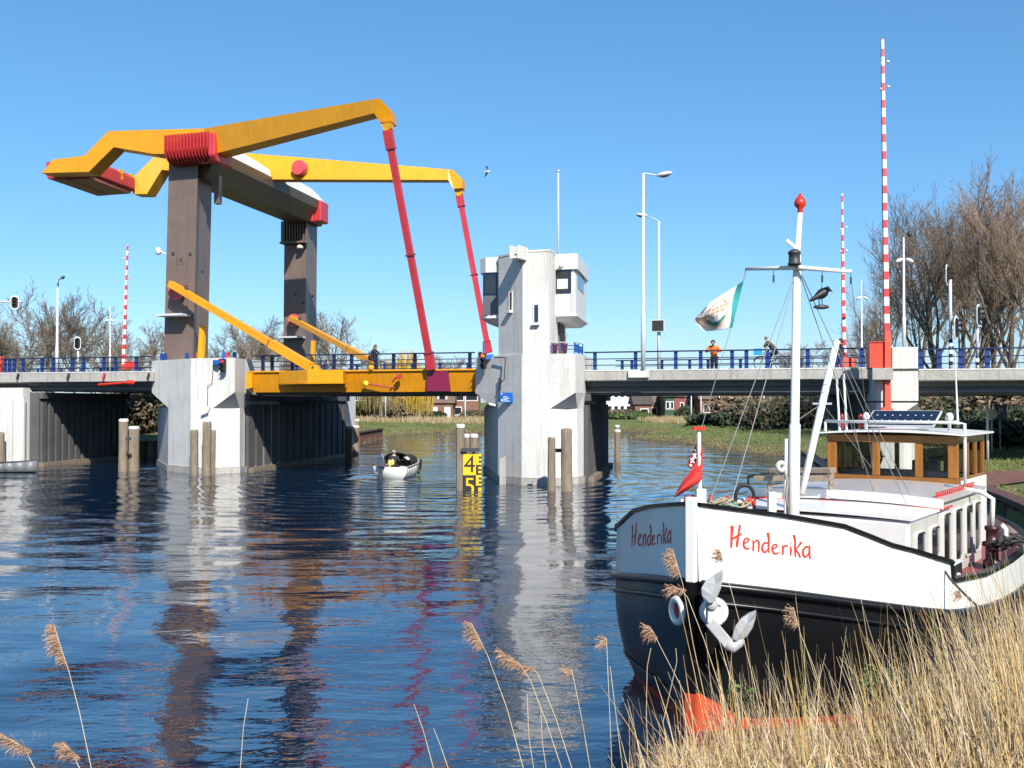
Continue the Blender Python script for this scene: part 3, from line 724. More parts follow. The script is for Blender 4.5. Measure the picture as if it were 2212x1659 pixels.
def onpl(px, py, A_, B_, C_):
    n = (B_ - A_).cross(C_ - A_); d = ray(px, py); return CAM + d * ((A_ - CAM).dot(n) / d.dot(n))
N3_3, N3_4 = Bp(*N3[3]), Bp(*N3[4]); q_ = Bp(808, 244.4, -3.1)
P_ = [N3_3, N3_4, q_, onpl(818.5, 211.9, N3_3, N3_4, q_)]; print('ARM', P_[3] - q_); Q_ = [P_[0] + W * 1.15, P_[1] + W * 1.15, P_[2] + W * .85, P_[3] + W * .95]
arm.loops(P_, Q_, True)
narm = arm.build('arm', YEL, ba)
narm['label'] = 'near balance arm, its right half dull and the left half bright'
def head(pts, w0, depth):
    a = MB(); P_ = [Bp(x, y, w0) for x, y in pts]; a.loops(P_, [p + W * depth for p in P_]); return a.build('arm_head', YEL, narm)
hd = MB(); tw_ = P_[3]; A_ = [tw_, onpl(842.5, 236.4, tw_, q_, q_ + U + W * .25), onpl(845, 261.7, tw_, q_, q_ + U + W * .25), onpl(821, 264.6, tw_, q_, q_ + U + W * .25), q_]
hd.loops(A_, [p + W * .95 for p in A_]); hd.build('arm_head', YEL, narm)
hd = MB(); A_ = [Bp(823, 267.5, -3.1), Bp(844, 264, -3.2), Bp(844, 276, -3.2), Bp(838, 284, -3.1), Bp(830, 284, -3.1)]
hd.loops(A_, [p + W * .5 for p in A_]); hd.build('shackle', YEL, narm)
# raised panel outline where the arm passes the leg
a = MB(); A_ = [Bp(x, y, 1.30) for x, y in ((394, 306), (413, 286.5), (436.5, 286), (452, 300), (462, 322), (420, 326))]; a.ext(A_, W * .04); a.build('bearing_cover', YEL, narm)
# far arm
fl = [(286.7, 384.4, 8.8), (336, 335, 9.5), (362, 330, 9.9), (368, 368, 9.9), (349, 367, 9.7), (317, 419, 9.2), (287, 419, 8.8)]
farm = MB()
for idx in ((0, 1, 4, 5, 6), (1, 2, 3, 4)):
    P_ = [Bp(*fl[i]) for i in idx]; farm.loops(P_, [p + W * 1.1 for p in P_])
P_ = [Bp(362, 330, 9.9), Bp(368, 368, 9.9), Bp(569, 387.5, 11.2), Bp(519.8, 330.2, 11.0)]; farm.loops(P_, [p + W * 1.1 for p in P_])
P_ = [Bp(519.8, 329.7, 11.3), Bp(569, 387.2, 11.1), Bp(968.4, 388.4, 13.4)]; P_.append(onpl(967.9, 365.7, *P_)); print('FARM', P_[3] - P_[2]); farm.loops(P_, [p + W * .9 for p in P_])
fa = farm.build('arm', YEL, ba)
hd = MB(); A_ = [Bp(967.9, 365.7, 13.6), Bp(978.5, 367, 13.6), Bp(998.5, 387, 13.5), Bp(998.5, 405.7, 13.4), Bp(979.8, 408.3, 13.4), Bp(968.4, 388.4, 13.4)]
hd.loops(A_, [p + W * .9 for p in A_]); hd.build('arm_head', YEL, fa)
hd = MB(); A_ = [Bp(981, 411, 13.6), Bp(998, 408, 13.6), Bp(998, 418, 13.6), Bp(993, 424, 13.6), Bp(987, 424, 13.6)]; hd.loops(A_, [p + W * .4 for p in A_]); hd.build('shackle', YEL, fa)
a = MB(); a.lathe(Bp(646.5, 363, 11.4), [(.46, -.2), (.5, -.1), (.5, .25)], 18, ax=NB); a.build('pink_disc', mat('salmon_red_paint', (.70, .09, .10), .45, .1), fa)
# counterweight
uc0, uc1 = us(95, 3.9), us(286, 8.7)
zc_t, zc_b = zs(286, 379, 8.7), zs(286, 417.5, 8.7); print('CW', zc_t, zs(105, 338, 3.9), zc_b, zs(97, 388, 3.9))
a = MB(); cw0, cw1 = 3.9, 8.7
pr_ = [(uc0 + .15, zc_b + .1), (uc0, zc_b + .35), (uc0, zc_t), (uc1 - .2, zc_t), (uc1, zc_t - .2), (uc1, zc_b + .25), (uc1 - .15, zc_b + .1)]
a.loops([B(u_, cw0, z) for u_, z in pr_], [B(u_ + .1, cw1, z) for u_, z in pr_]); cwt = a.build('counterweight', ROD, ba, bevel=.05)
cwt['label'] = 'red box counterweight slung between the left ends of the arms'
a = MB()
for s0, s1 in ((.2, .49), (.52, .97)):
    a.box(fr, lerp(uc0, uc1, s0), lerp(uc0, uc1, s1), cw0 + .1, cw1 - .2, zc_b - .06, zc_b + .097)
a.build('bottom_plate', mat('bounce_lit_red_paint', (.34, .12, .10), .5, .15), cwt)  # plum tone puts the water's bounce light into the underside
a = MB()
for q in (.55, .8): 
    w_ = lerp(cw0, cw1, q + .12)
    for k in (-.2, .1): a.lathe(B(uc1 + .02, w_, zc_b + .9 + k), [(.2, -.04), (.2, .05)], 8, ax=U)
a.build('yellow_bolt_plate', YEL, cwt)
# tie rods
def rod(p, q, p_y0):
    a = MB(); d = (q - p); a.bar(p, p + d * .075, .42, .3, NB); a.bar(p + d * .0755, p + d * .52, .30, .26, NB); a.bar(p + d * .5205, p + d * .93, .30, .26, NB); a.bar(p + d * .9305, q, .42, .3, NB)
    r = a.build('tie_rod', ROD, ba)
    for t in (.075, .51, .93):
        b_ = MB(); b_.bar(p + d * (t - .003), p + d * (t + .003), .44, .34, NB); b_.build('joint_collar', mat('dark_red_paint', (.2, .02, .03), .5), r)
    return r
rod(Bp(837, 281, -3.0), Bp(932, 797, .25), 0)
rod(Bp(992, 421, 13.8), Bp(1056, 762, 13.8), 0)

# ---- push rods (move with the leaf drive)
def push(p, q, lab, w_):
    d = q - p; t_ = thing('push_rod', lab, 'push rod', p + V((0, 0, 0)), 'yellow push rods of the drawbridge')
    a = MB(); a.bar(p, p + d * .72, .34, .34); a.bar(p + d * .735, q, .42, .42); a.build('bar', YEL, t_)
    a = MB(); a.bar(p + d * .721, p + d * .734, .38, .38); a.build('splice_plate', mat('orange_brown_paint', (.5, .17, .03), .5), t_)
    a = MB(); a.tube([p + d * .12 + UP * .18, p + d * .12 + UP * .42], .1, 8); a.build('grease_cup', DARKST, t_)
push(Bp(368, 613, wn - .95), Bp(672, 793, -.22), 'yellow diagonal push rod from the near brown leg down to the yellow leaf', 0)
push(Bp(628, 687, wf_ - .95), Bp(806, 782, 13.8), 'yellow diagonal push rod from the far brown leg, its lower end behind the cyclist', 0)

# ---- fixed spans
def span(name, label, uL, uR, w0, w1, ztop_, zfas, zgir, notch=None):
    t_ = thing(name, label, 'bridge deck', B((uL + uR) / 2, w0, zgir))
    a = MB(); a.box(fr, uL, uR, w0, w0 + .3, zfas, ztop_); a.build('parapet', CONCG, t_, bevel=.02)
    a = MB(); a.box(fr, uL, uR, w0 - .02, w0 + .32, ztop_ + .003, ztop_ + .06); a.build('coping', CONC, t_)
    a = MB(); a.box(fr, uL, uR, w1 - .3, w1, zfas, ztop_); a.build('parapet', CONCG, t_)
    a = MB(); a.box(fr, uL, uR, w0 + .302, w0 + 2.6, zfas - .05, ztop_ - .45); a.build('walkway', CONCG, t_)
    a = MB(); a.box(fr, uL, uR, w0 + 2.602, w1 - .302, zfas - .05, ztop_ - .1); a.build('roadway', mat('asphalt', (.06, .06, .062), .9, .2, 8, .2, 60), t_)
    a = MB(); g0 = w0 + .55; h = zfas - zgir
    a.box(fr, uL, uR, g0, g0 + .5, zfas - h * .40, zfas - .052); a.box(fr, uL, uR, g0 + .22, g0 + .5, zgir + h * .32, zfas - h * .402); a.box(fr, uL, uR, g0 + .02, g0 + .5, zgir + h * .17, zgir + h * .318); a.box(fr, uL, uR, g0 + .3, g0 + .5, zgir, zgir + h * .168)
    a.build('edge_beam', UNDER, t_)
    k = 0; w_ = g0 + 1.6
    while w_ < w1 - .8:
        a = MB(); a.box(fr, uL, uR, w_, w_ + .45, zgir, zfas - .053); a.build('beam', UNDER, t_); w_ += 1.9
    return t_
ZR = zs(1300, 799, 0)
rs = span('bridge_span', 'grey concrete bridge span between the control tower and the right pier, with textured parapet', us(1262, .2) + .05, us(1895, 0), 0, 10.6, ZR - .06, zs(1300, 822, 0), zs(1300, 853, 0))
a = MB(); g0, g1 = us(1357, -.1), us(1402, -.1); a.box(fr, g0, g1, -.16, -.003, zs(1380, 816, -.1), ZR - .062); a.build('lamp_bracket', CONC, rs, bevel=.02)
rs2 = span('bridge_span', 'grey concrete bridge span leading off right from the right pier to the bank', us(1984, 0) + .02, us(1984, 0) + 26, 0, 10.6, zs(2150, 795.6, 0) - .06, zs(2150, 821, 0), zs(2150, 853, 0))
ZLf = zs(200, 803, 1.5)
ls = span('bridge_span', 'grey concrete bridge span left of the white pier, half in shade', us(48, 1.5), us(330, 1.5), 1.5, 18.5, ZLf - .06, zs(200, 824.5, 1.5), zs(200, 845, 1.5))
a = MB(); a.tube([Bp(213, 831, 1.3), Bp(281, 826, 1.3)], [.07, .05], 8); a.lathe(Bp(281, 826, 1.3), [(.02, -.3), (.13, -.2), (.13, .2), (.02, .3)], 10, ax=U); a.build('life_line_hook', REDL, ls)
for px in (36, 145, 222, 318):
    a = MB(); a.bar(Bp(px + 4, 806, 1.35), Bp(px, 820, 1.35), .09); a.build('lamp_arm', DARKST if px != 222 else ROD, ls)
ls2 = span('bridge_span', 'short concrete deck end above the left abutment at the picture edge', us(-160, 1.5), us(46, 1.5), 1.5, 18.5, ZLf - .055, zs(20, 826, 1.5), zs(20, 836, 1.5))

# ---- left abutment
la = thing('bridge_abutment', 'white concrete bridge abutment at the left picture edge with ribbed shaded side wall', 'abutment', Bz(20, 1.5, 0))
uL = us(62, 1.0)
wL = 2.0
while wL < 24 and us(272, wL) > uL: wL += .1
print('WL', wL)
a = MB(); a.box(fr, uL - 9, uL - .62, 1.25, 1.95, .3, zs(20, 836, 1.5) - .05); a.build('front_wall', CONC, la)
a = MB()
for k in range(2):
    a.box(fr, uL - 1.05 - k * .85, uL - .42 - k * .85, 1.1, 1.249, .32, zs(20, 860, 1.5))
a.build('front_panel', CONC, la)
a = MB(); a.box(fr, uL - 9, uL - .4, 1.0, 1.95, -.8, .297); a.build('plinth', CONCG, la)
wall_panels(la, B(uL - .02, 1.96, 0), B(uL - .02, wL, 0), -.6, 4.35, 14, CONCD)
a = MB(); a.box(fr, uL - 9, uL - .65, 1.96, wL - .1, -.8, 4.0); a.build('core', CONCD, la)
a = MB(); a.box(fr, uL - .3, uL + .4, 1.98, wL - .2, -.5, .22); a.build('timber_waler', WOODP, la)

# ---- right pier
rp = thing('bridge_pier', 'grey rough concrete bridge pier rising behind the wheelhouse, carrying a red barrier', 'pier', Bz(1950, -1, 0))
u0, u1 = us(1927, -1.2), us(1984, -1.2)
zz = [zs(1950, y, -1.2) for y in (750, 797, 802, 866, 870)]
a = MB(); a.box(fr, u0, u1, -1.2, 2.2, zz[1], zz[0]); a.build('top_block', CONC, rp, bevel=.03)
a = MB(); a.box(fr, u0 - .02, u1 + .02, -1.15, 2.2, zz[2], zz[1] - .003); a.build('joint_band', CONCD, rp)
ua, ub = us(1893, -1.2), us(1984, -1.2)
a = MB(); a.box(fr, ua, ub, -1.2, 4, zz[3], zz[2] - .003); a.build('middle_block', CONC, rp)
a = MB(); a.box(fr, ua + .05, ub - .05, -1.15, 4, zz[4], zz[3] - .003); a.build('joint_band', CONCD, rp)
q = [(us(1892, -.2), .2), (us(1893, -1.2), -1.2), (us(1945, -1.2), -1.2), (us(1982, -.4), -.2), (ub, 1.0), (ub, 14), (us(1892, -.2), 14)]
a = MB(); a.loops([B(u_, w_, -.5) for u_, w_ in q], [B(u_, w_, zz[4] - .5) for u_, w_ in q], False)
q2 = [(ua, -1.19), (ua + .3, -1.195), (us(1945, -1.2), -1.199), (ub, -1.19), (ub, 1.2), (ub, 14), (ua, 14)]
a.loops([B(u_, w_, zz[4] - .5) for u_, w_ in q], [B(u_, w_, zz[4] - .003) for u_, w_ in q2], False)
a.build('lower_block', CONC, rp)
ul_ = us(1852, 1.2)
a = MB(); a.box(fr, ul_, ua - .003, 1.2, 13.5, 3.3, ZR - .1); a.build('bearing_block', CONCD, rp)
a = MB(); a.loops([B(ul_ + .9, 1.3, -.5), B(ua, 1.3, -.5), B(ua, 13, -.5), B(ul_ + .9, 13, -.5)], [B(ul_ + .6, 1.3, 3.297), B(ua, 1.3, 3.297), B(ua, 13, 3.297), B(ul_ + .6, 13, 3.297)]); a.build('side_wall', CONCD, rp)
a = MB(); a.box(fr, us(1881, -1.7), us(1926, -1.7), -2.1, -.9, zs(1900, 821, -1.7), zs(1900, 795.5, -1.7)); a.build('barrier_ledge', CONCG, rp, bevel=.02)

# ---- railings
def railing(label, px0, px1, w_, z0, zt_, posts, mpost, name='bridge_railing', rails=(1, .62, .27), rm=BLUEN):
    p0 = Bz(px0, w_, z0); t_ = thing(name, label, 'railing', (Bz(px0, w_, z0) + Bz(px1, w_, z0)) / 2, 'blue bridge railings')
    h = zt_ - z0; uu0, uu1 = us(px0, w_), us(px1, w_)
    for q in rails:
        a = MB(); z = z0 + h * q; r = .032 if q == 1 else .02
        a.box(fr, uu0, uu1, w_ - r, w_ + r, z - r, z + r); a.build('rail', rm, t_)
    first = None
    for px in posts:
        u_ = us(px, w_)
        if first is None:
            a = MB(); a.box(fr, u_ - .085, u_ + .085, w_ + .035, w_ + .16, z0, zt_ + .03); a.box(fr, u_ - .13, u_ + .13, w_ + .02, w_ + .2, z0 - .02, z0 + .03)
            first = a.build('post', mpost, t_); fu = u_
        else:
            c_ = first.copy(); COL.objects.link(c_); c_.parent = t_; c_.location = U * (u_ - fu)
    return t_
railing('blue railing on the span right of the control tower, man in orange leaning on it', 1262, 1893, .12, ZR, zs(1300, 761, .12), (1285, 1373, 1460, 1514, 1582, 1613, 1658, 1746, 1807, 1862), BLUE)
railing('blue railing on the far right span past the red barrier box', 1986, 2330, .12, zs(2150, 795.6, 0), zs(2150, 752, .12), (1989, 2031, 2077, 2135, 2232, 2290), BLUE)
railing('navy railing on the yellow lifting leaf in front of the cyclist', 545, 1026, .75, zT, zs(800, 765, .75), (566, 586, 630, 720, 758, 811, 849, 895, 921, 1014, 1066 - 30), BLUEN)
railing('blue railing on the span left of the white pier', -60, 326, 1.65, ZLf, zs(200, 772.5, 1.65), (8, 17, 28, 47, 88, 113, 154, 178, 222, 247, 292), BLUE)
railing('distant railing along the far side of the lifting leaf', 560, 1040, 13.2, zT, zT + .8, (575, 640, 700, 770, 830, 890, 950, 1010), BLUE)
railing('distant railing along the far side of the right span', 1330, 1900, 10.45, ZR, ZR + .85, (1344, 1365, 1430, 1490, 1530, 1600, 1664, 1730, 1800), BLUE)
railing('distant railing along the far side of the left span', 60, 330, 18.2, ZLf, ZLf + .85, (80, 130, 175, 215, 232, 240, 300), BLUE)
a = MB()
pa = thing('pier_railing', 'short blue and pink posts standing on top of the white pier', 'railing', Bz(430, 1, zs(430, 774, -.3)))
for px, m_ in ((349, BLUE), (356, BLUE), (403, BLUE), (427, RED), (490, RED), (483, BLUEL), (506, BLUE)):
    a = MB(); p = Bz(px, 2.0, zs(430, 774, -.3)); a.box(lambda x, y, z: p + U * x + W * y + UP * z, -.09, .09, -.05, .05, -.02, .42); a.build('post', m_, pa)
# ================================================================ SHIP
sh_ = thing('canal_ship', 'white and black canal ship with a red painted name and varnished wheelhouse', 'ship', S0)
ZR_T = [(0, 2.59), (.6, 2.46), (1.1, 2.33), (1.5, 2.10), (2.0, 1.93), (2.42, 1.83), (2.46, 1.60), (4, 1.48), (6, 1.42), (8, 1.40), (10, 1.46), (12, 1.62)]
BR_T = [(0, .06), (.3, .49), (.7, .97), (1.1, 1.37), (1.5, 1.80), (2, 2.17), (3, 2.30), (5, 2.35), (8, 2.2), (10, 1.7), (11.2, 1.0), (11.8, .45), (12, .05)]
ZB_T = [(0, 1.735), (.6, 1.62), (1.2, 1.49), (2, 1.33), (3, 1.20), (5, 1.02), (8, .92), (12, 1.05)]
BK_T = [(0, .05), (.5, .60), (1, 1.18), (1.6, 1.80), (2.2, 2.08), (3, 2.2), (5, 2.2), (8, 2.0), (10, 1.4), (11.2, .7), (12, .03)]
BW_T = [(0, .04), (.55, .55), (1, 1.02), (1.6, 1.62), (2.5, 1.98), (5, 2.1), (8, 1.8), (10, 1.1), (11, .5), (12, .02)]
def zr(a_): return interp(ZR_T, a_)
def zb_h(a_): return sinterp(ZB_T, a_)
def br(a_): return max(.03, sinterp(BR_T, a_))
def bk(a_): return max(.03, sinterp(BK_T, a_))
def bw(a_): return max(.02, sinterp(BW_T, a_))
def bb(a_): return br(a_) * 1.0 + .02
def hb(a_, z):          # half breadth at height z
    z1 = zb_h(a_)
    if z >= z1: return lerp(bb(a_), br(a_), min(1, (z - z1) / max(.05, zr(a_) - z1)))
    if z >= .3:
        t = (z - .3) / (z1 - .3); return lerp(bk(a_), bb(a_), t) + .06 * math.sin(math.pi * t) * min(1, a_ * 2)
    if z >= 0: return lerp(bw(a_), bk(a_), z / .3)
    return bw(a_) * (1 + z * .5)
AS = [0, .1, .2, .35, .5, .7, .9, 1.1, 1.3, 1.5, 1.75, 2.0, 2.2, 2.415, 2.46, 2.7, 3, 3.5, 4, 5, 6, 7, 8, 9, 9.6, 10.2, 10.8, 11.2, 11.5, 11.8, 12]
def hullpart(name, zf, m, off=0.0, seg=6, AS_=AS, smooth=True):
    a = MB()
    for s in (1, -1):
        b = len(a.v)
        for q in AS_:
            z0, z1 = zf(q)
            for k in range(seg + 1):
                z = lerp(z0, z1, k / seg); a.v.append(D(q - (off if q == 0 else 0), s * (hb(q, z) + off), z))
        for i in range(len(AS_) - 1):
            for k in range(seg):
                p = b + i * (seg + 1) + k; a.f.append([p, p + seg + 1, p + seg + 2, p + 1]); a.mi.append(0)
    return a.build(name, m, sh_, smooth, fix=True)
bul = hullpart('bulwark', lambda q: (zb_h(q), zr(q)), SHIPW, 0, 4); hullpart('bulwark_lining', lambda q: (zb_h(q) + .02, zr(q) - .01), SHIPW, -.035, 4)
hul = hullpart('hull', lambda q: (-.7, zb_h(q) - .001), BLACKP, 0, 12)
bt = hullpart('boot_top', lambda q: (-.45, lerp(.46, .12, min(1, q / .40)) if q < .40 else .12), mat('orange_red_boot_paint', (.62, .07, .02), .5, .15, 2, streak=.4, scol=(.35, .08, .04)), .006, 6)
a = MB(); a.box(D, -.07, .02, -.06, .06, 1.72, 2.70); stem = a.build('stem', SHIPW, sh_, bevel=.012)
a = MB(); a.box(D, -.065, .02, -.055, .055, .45, 1.717); a.build('lower_stem', BLACKP, sh_)
a = MB(); a.box(D, -.073, .02, -.063, .063, -.6, .447); a.build('stem_boot', MATS['orange_red_boot_paint'], sh_)
for s, nm in ((1, 'port'), (-1, 'starboard')):
    for zo, r_, o_ in ((-.035, .055, .03), (-.23, .03, .02)):
        a = MB(); a.tube([D(q, s * (hb(q, zb_h(q) + zo) + o_), zb_h(q) + zo) for q in AS], r_, 8); a.build('rubbing_strake', BLACKP, sh_, True)
    a = MB(); a.tube([D(q, s * (hb(q, .31) + .008), .31) for q in AS if q > .45], .016, 6); a.build('knuckle_strake', BLACKP, sh_, True)
    a = MB(); rows = []
    for q in AS:
        z = zr(q); b_ = br(q); rows.append([D(q, s * (b_ + .04), z + .003), D(q, s * (b_ - .07), z + .003), D(q, s * (b_ - .07), z + .05), D(q, s * (b_ + .04), z + .05)])
    for r0, r1 in zip(rows, rows[1:]): a.loops(r0, r1, False)
    a.build('rail_cap', BLACKP, sh_)
# deck
DZ = [(0, 2.1), (1.1, 1.8), (2.3, 1.32), (3.2, 1.12), (8, 1.08), (12, 1.2)]
a = MB()
a.grid(lambda u, v: D(u * 11.9 + .05, (v * 2 - 1) * (hb(u * 11.9 + .05, interp(DZ, u * 11.9)) - .012), interp(DZ, u * 11.9) + .03 * (1 - (v * 2 - 1) ** 2)), 60, 10)
a.build('deck', REDDECK, sh_)
# lettering painted on the bow: strokes traced as a sign painter would lay them, fixed to the hull plate
def z2(x, y): return ((1700 + x / 2.765) / 1.356, (1350 + y / 2.765) / 1.356)
def on_hull(px, py, s, off=.004):
    lo_, hi_ = 0.0, 3.0
    d = ray(px, py)
    def q(a_):      # signed horizontal offset of the hull edge from the ray at that depth
        z = 2.0
        for _ in range(4):
            p = D(a_, s * hb(a_, z), z); t = p.y / d.y; z = CAMZ + d.z * t
        p = D(a_, s * (hb(a_, z) + off), z); t = p.y / d.y
        return p.x - d.x * t, p
    for _ in range(40):
        m_ = (lo_ + hi_) / 2
        if (q(m_)[0] > 0) == (s > 0): hi_ = m_
        else: lo_ = m_
    return q((lo_ + hi_) / 2)[1]
LET = [[(1214, 545, 4), (1229, 535, 20), (1225, 612, 15), (1222, 690, 14), (1216, 705, 5)], [(1284, 515, 3), (1291, 530, 14), (1281, 600, 12), (1270, 670, 17), (1266, 700, 8)], [(1216, 632, 5), (1240, 628, 12), (1280, 604, 16), (1308, 588, 8)],
       [(1326, 668, 9), (1352, 655, 10), (1364, 636, 11), (1347, 626, 11), (1326, 646, 12), (1324, 684, 13), (1338, 708, 13), (1362, 710, 10), (1372, 700, 5)],
       [(1396, 642, 8), (1402, 680, 13), (1398, 732, 11)], [(1402, 672, 8), (1422, 645, 11), (1442, 652, 13), (1446, 690, 12), (1441, 738, 9)],
       [(1522, 672, 8), (1497, 662, 12), (1474, 690, 13), (1476, 724, 13), (1497, 740, 12), (1522, 712, 9)], [(1519, 580, 18), (1527, 640, 13), (1524, 700, 12), (1529, 748, 8)],
       [(1554, 714, 9), (1582, 702, 10), (1592, 686, 11), (1574, 677, 11), (1555, 697, 12), (1556, 730, 13), (1572, 750, 13), (1596, 748, 10), (1608, 738, 5)],
       [(1634, 683, 8), (1641, 715, 13), (1639, 762, 10)], [(1641, 712, 8), (1656, 688, 11), (1680, 690, 15)],
       [(1700, 692, 7), (1706, 722, 12), (1703, 768, 9)], [(1702, 662, 9), (1710, 668, 10)],
       [(1729, 598, 18), (1740, 650, 13), (1738, 710, 13), (1744, 778, 10)], [(1792, 655, 16), (1768, 690, 11), (1748, 716, 9), (1766, 748, 12), (1782, 782, 12)],
       [(1852, 704, 8), (1830, 693, 12), (1806, 722, 13), (1805, 757, 13), (1824, 778, 12), (1850, 746, 9)], [(1859, 682, 8), (1856, 730, 13), (1857, 770, 12), (1866, 796, 8)]]
def paint_name(s, mp, ws, m):
    groups = [[0, 1, 2], [3], [4, 5], [6, 7], [8], [9, 10], [11, 12], [13, 14], [15, 16]]
    a = MB()
    for k_, st in enumerate(LET):
        of_ = .004 + .0006 * (k_ % 4)
        # smooth the stroke
        n = len(st); P_ = []
        for i in range((n - 1) * 5 + 1):
            t = i / 5.0; k = min(int(t), n - 2); f_ = t - k
            c = [st[max(0, min(n - 1, k + j))] for j in (-1, 0, 1, 2)]
            P_.append([.5 * (2 * c[1][q] + (c[2][q] - c[0][q]) * f_ + (2 * c[0][q] - 5 * c[1][q] + 4 * c[2][q] - c[3][q]) * f_ ** 2 + (3 * c[1][q] - c[0][q] - 3 * c[2][q] + c[3][q]) * f_ ** 3) for q in range(3)])
        L_ = []; R_ = []
        for i, (x, y, w_) in enumerate(P_):
            x0, y0, _ = P_[max(0, i - 1)]; x1, y1, _ = P_[min(len(P_) - 1, i + 1)]
            dx, dy = x1 - x0, y1 - y0; l = math.hypot(dx, dy) or 1; nx, ny = -dy / l * w_ * .68 * ws, dx / l * w_ * .68 * ws
            L_.append(on_hull(*z2(*mp(x + nx, y + ny)), s, of_)); R_.append(on_hull(*z2(*mp(x - nx, y - ny)), s, of_))
        b = len(a.v); a.v += L_ + R_; n = len(L_)
        for i in range(n - 1): a.f.append([b + i, b + i + 1, b + n + i + 1, b + n + i]); a.mi.append(0)
    o = a.build('painted_name', m, sh_); return o
NAME = mat('name_red_paint', (.66, .035, .012), .45, .08, 4)
paint_name(1, lambda x, y: (x, y), 1, NAME)
def sb(x, y):
    x2 = 415 + (x - 1215) * (320 / 650); yb = 698 + (x - 1220) * .15; return (x2, 692 - (x2 - 420) * .075 + (y - yb))
paint_name(-1, sb, .95, NAME)
# hawse rings
for s, a_, z in ((-1, .33, None), (1, .13, None)):
    pass
def ring_at(px, py, s, r, m_in, name):
    c = on_hull(px, py, s); c2 = on_hull(px + 6 * s, py, s); t = (c2 - c); t.z = 0; t.normalize(); n = t.cross(UP); n = n if n.dot(CAM - c) > 0 else -n
    a = MB(); a.ring(c + n * .03, n, r, .045, 28, 8); o = a.build(name, SHIPW, sh_, True)
    a = MB(); a.lathe(c + n * .002, [(r, -.03), (r, .02)], 24, ax=n); a.build('hawse_plate', m_in, o); return c, n, t
ring_at(1468.5, 1319, -1, .135, mat('dark_red_enamel', (.55, .03, .03), .3, .15, 4), 'hawse_ring')
hc, hn_, ht = ring_at(1541, 1320, 1, .125, BLACKP, 'hawse_ring')
# anchor hanging from the port hawse
an = thing('anchor', 'white painted two fluked anchor hanging at the bow over the black hull', 'anchor', at(1540, 1330, 11.45))
ANW = mat('chipped_white_paint', (.46, .46, .47), .45, .12, 6, streak=.2, scol=(.45, .4, .36))
ya = 11.44
def zz2(x, y, Y): return at(*z2(x, y), Y)
def leaf(name, pts, ridge, Y, d):
    a = MB(); f_ = [zz2(x, y, Y) for x, y in pts]; bk_ = [p + V((.02, d, 0)) for p in f_]
    rg = [zz2(x, y, Y - .06) for x, y in ridge]
    n = len(f_); k = len(a.v); a.loops(f_, bk_, False); a.add(bk_, [list(range(n))])
    # front faces fan to ridge line
    m_ = n // 2
    L_ = f_[:m_ + 1]; R_ = [f_[0]] + f_[:m_ - 1:-1]
    for side in (L_, R_):
        for i in range(len(side) - 1):
            r0 = rg[min(len(rg) - 1, int(i * len(rg) / len(side)))]; r1 = rg[min(len(rg) - 1, int((i + 1) * len(rg) / len(side)))]
            if (r0 - r1).length < 1e-6: a.add([side[i], side[i + 1], r0], [[0, 1, 2]])
            else: a.add([side[i], side[i + 1], r1, r0], [[0, 1, 2, 3]])
    return a.build(name, ANW, an)
leaf('fluke', [(1153, 886), (1150, 960), (1135, 1040), (1100, 1120), (1080, 1150), (1005, 1145), (985, 1090), (980, 1030), (1010, 980), (1080, 925)], [(1150, 890), (1095, 1000), (1060, 1090), (1045, 1150)], ya - .12, .07)
leaf('fluke', [(1422, 1218), (1420, 1270), (1395, 1350), (1350, 1420), (1290, 1470), (1225, 1440), (1240, 1390), (1255, 1340), (1300, 1280), (1360, 1240)], [(1420, 1222), (1350, 1320), (1290, 1400), (1255, 1455)], ya - .10, .07)
a = MB(); a.bar(zz2(1085, 1185, ya + .02), zz2(1080, 1330, ya - .06), .17, .12, V((0, 1, 0))); a.build('shank', ANW, an, bevel=.015)
a = MB(); a.bar(zz2(1045, 1300, ya - .07), zz2(1205, 1490, ya - .07), .125, .11, V((0, 1, 0))); a.build('crown_bar', ANW, an, bevel=.015)
a = MB(); a.tube([zz2(1180, 1475, ya - .08), zz2(1235, 1505, ya - .08), zz2(1285, 1470, ya - .07), zz2(1300, 1440, ya - .06)], [.07, .075, .06, .05], 10); a.build('crown', ANW, an, True)
a = MB(); a.lathe(zz2(1062, 1165, ya - .03), [(.055, -.08), (.07, -.02), (.06, .06)], 12, ax=V((.1, -1, .3))); a.build('collar', ANW, an, True)

# superstructure ------------------------------------------------
a = MB(); a.box(D, 3.69, 5.36, -1.45, 1.45, 1.05, 2.17); trunk = a.build('trunk_cabin', SHIPW, sh_, bevel=.05)
def roof(a0, a1, hw, z, cam_, th, m, name, parent, nb=12):
    A1 = MB(); lo_ = []; 
    top = lambda a_, b_: D(a_, b_, z + cam_ * (1 - (b_ / hw) ** 2))
    rows = [[top(a_, -hw + 2 * hw * k / nb) for k in range(nb + 1)] for a_ in (a0, a1)]
    rowb = [[p - UP * th for p in r_] for r_ in rows]
    f_ = rows[0] + rowb[0][::-1]; b_ = rows[1] + rowb[1][::-1]
    A1.loops(f_, b_); return A1.build(name, m, parent)
roof(3.66, 5.3, 1.49, 2.205, .04, .032, SHIPW, 'trunk_roof', sh_)
a = MB(); a.box(D, 5.32, 8.25, -1.5, 1.45, 1.06, 2.30); dh = a.build('deckhouse_wall', CREAM, sh_, bevel=.02)
a = MB(); a.box(D, 5.30, 5.318, -1.51, 1.46, 1.06, 2.30); a.build('deckhouse_front', SHIPW, sh_)
roof(5.24, 8.3, 1.52, 2.34, .07, .045, mat('roof_paint', (.50, .475, .46), .35, .12, 1.5), 'deckhouse_roof', sh_)
a = MB()
for k in range(13):
    b0 = -1.53 + 3.06 * k / 12; pass
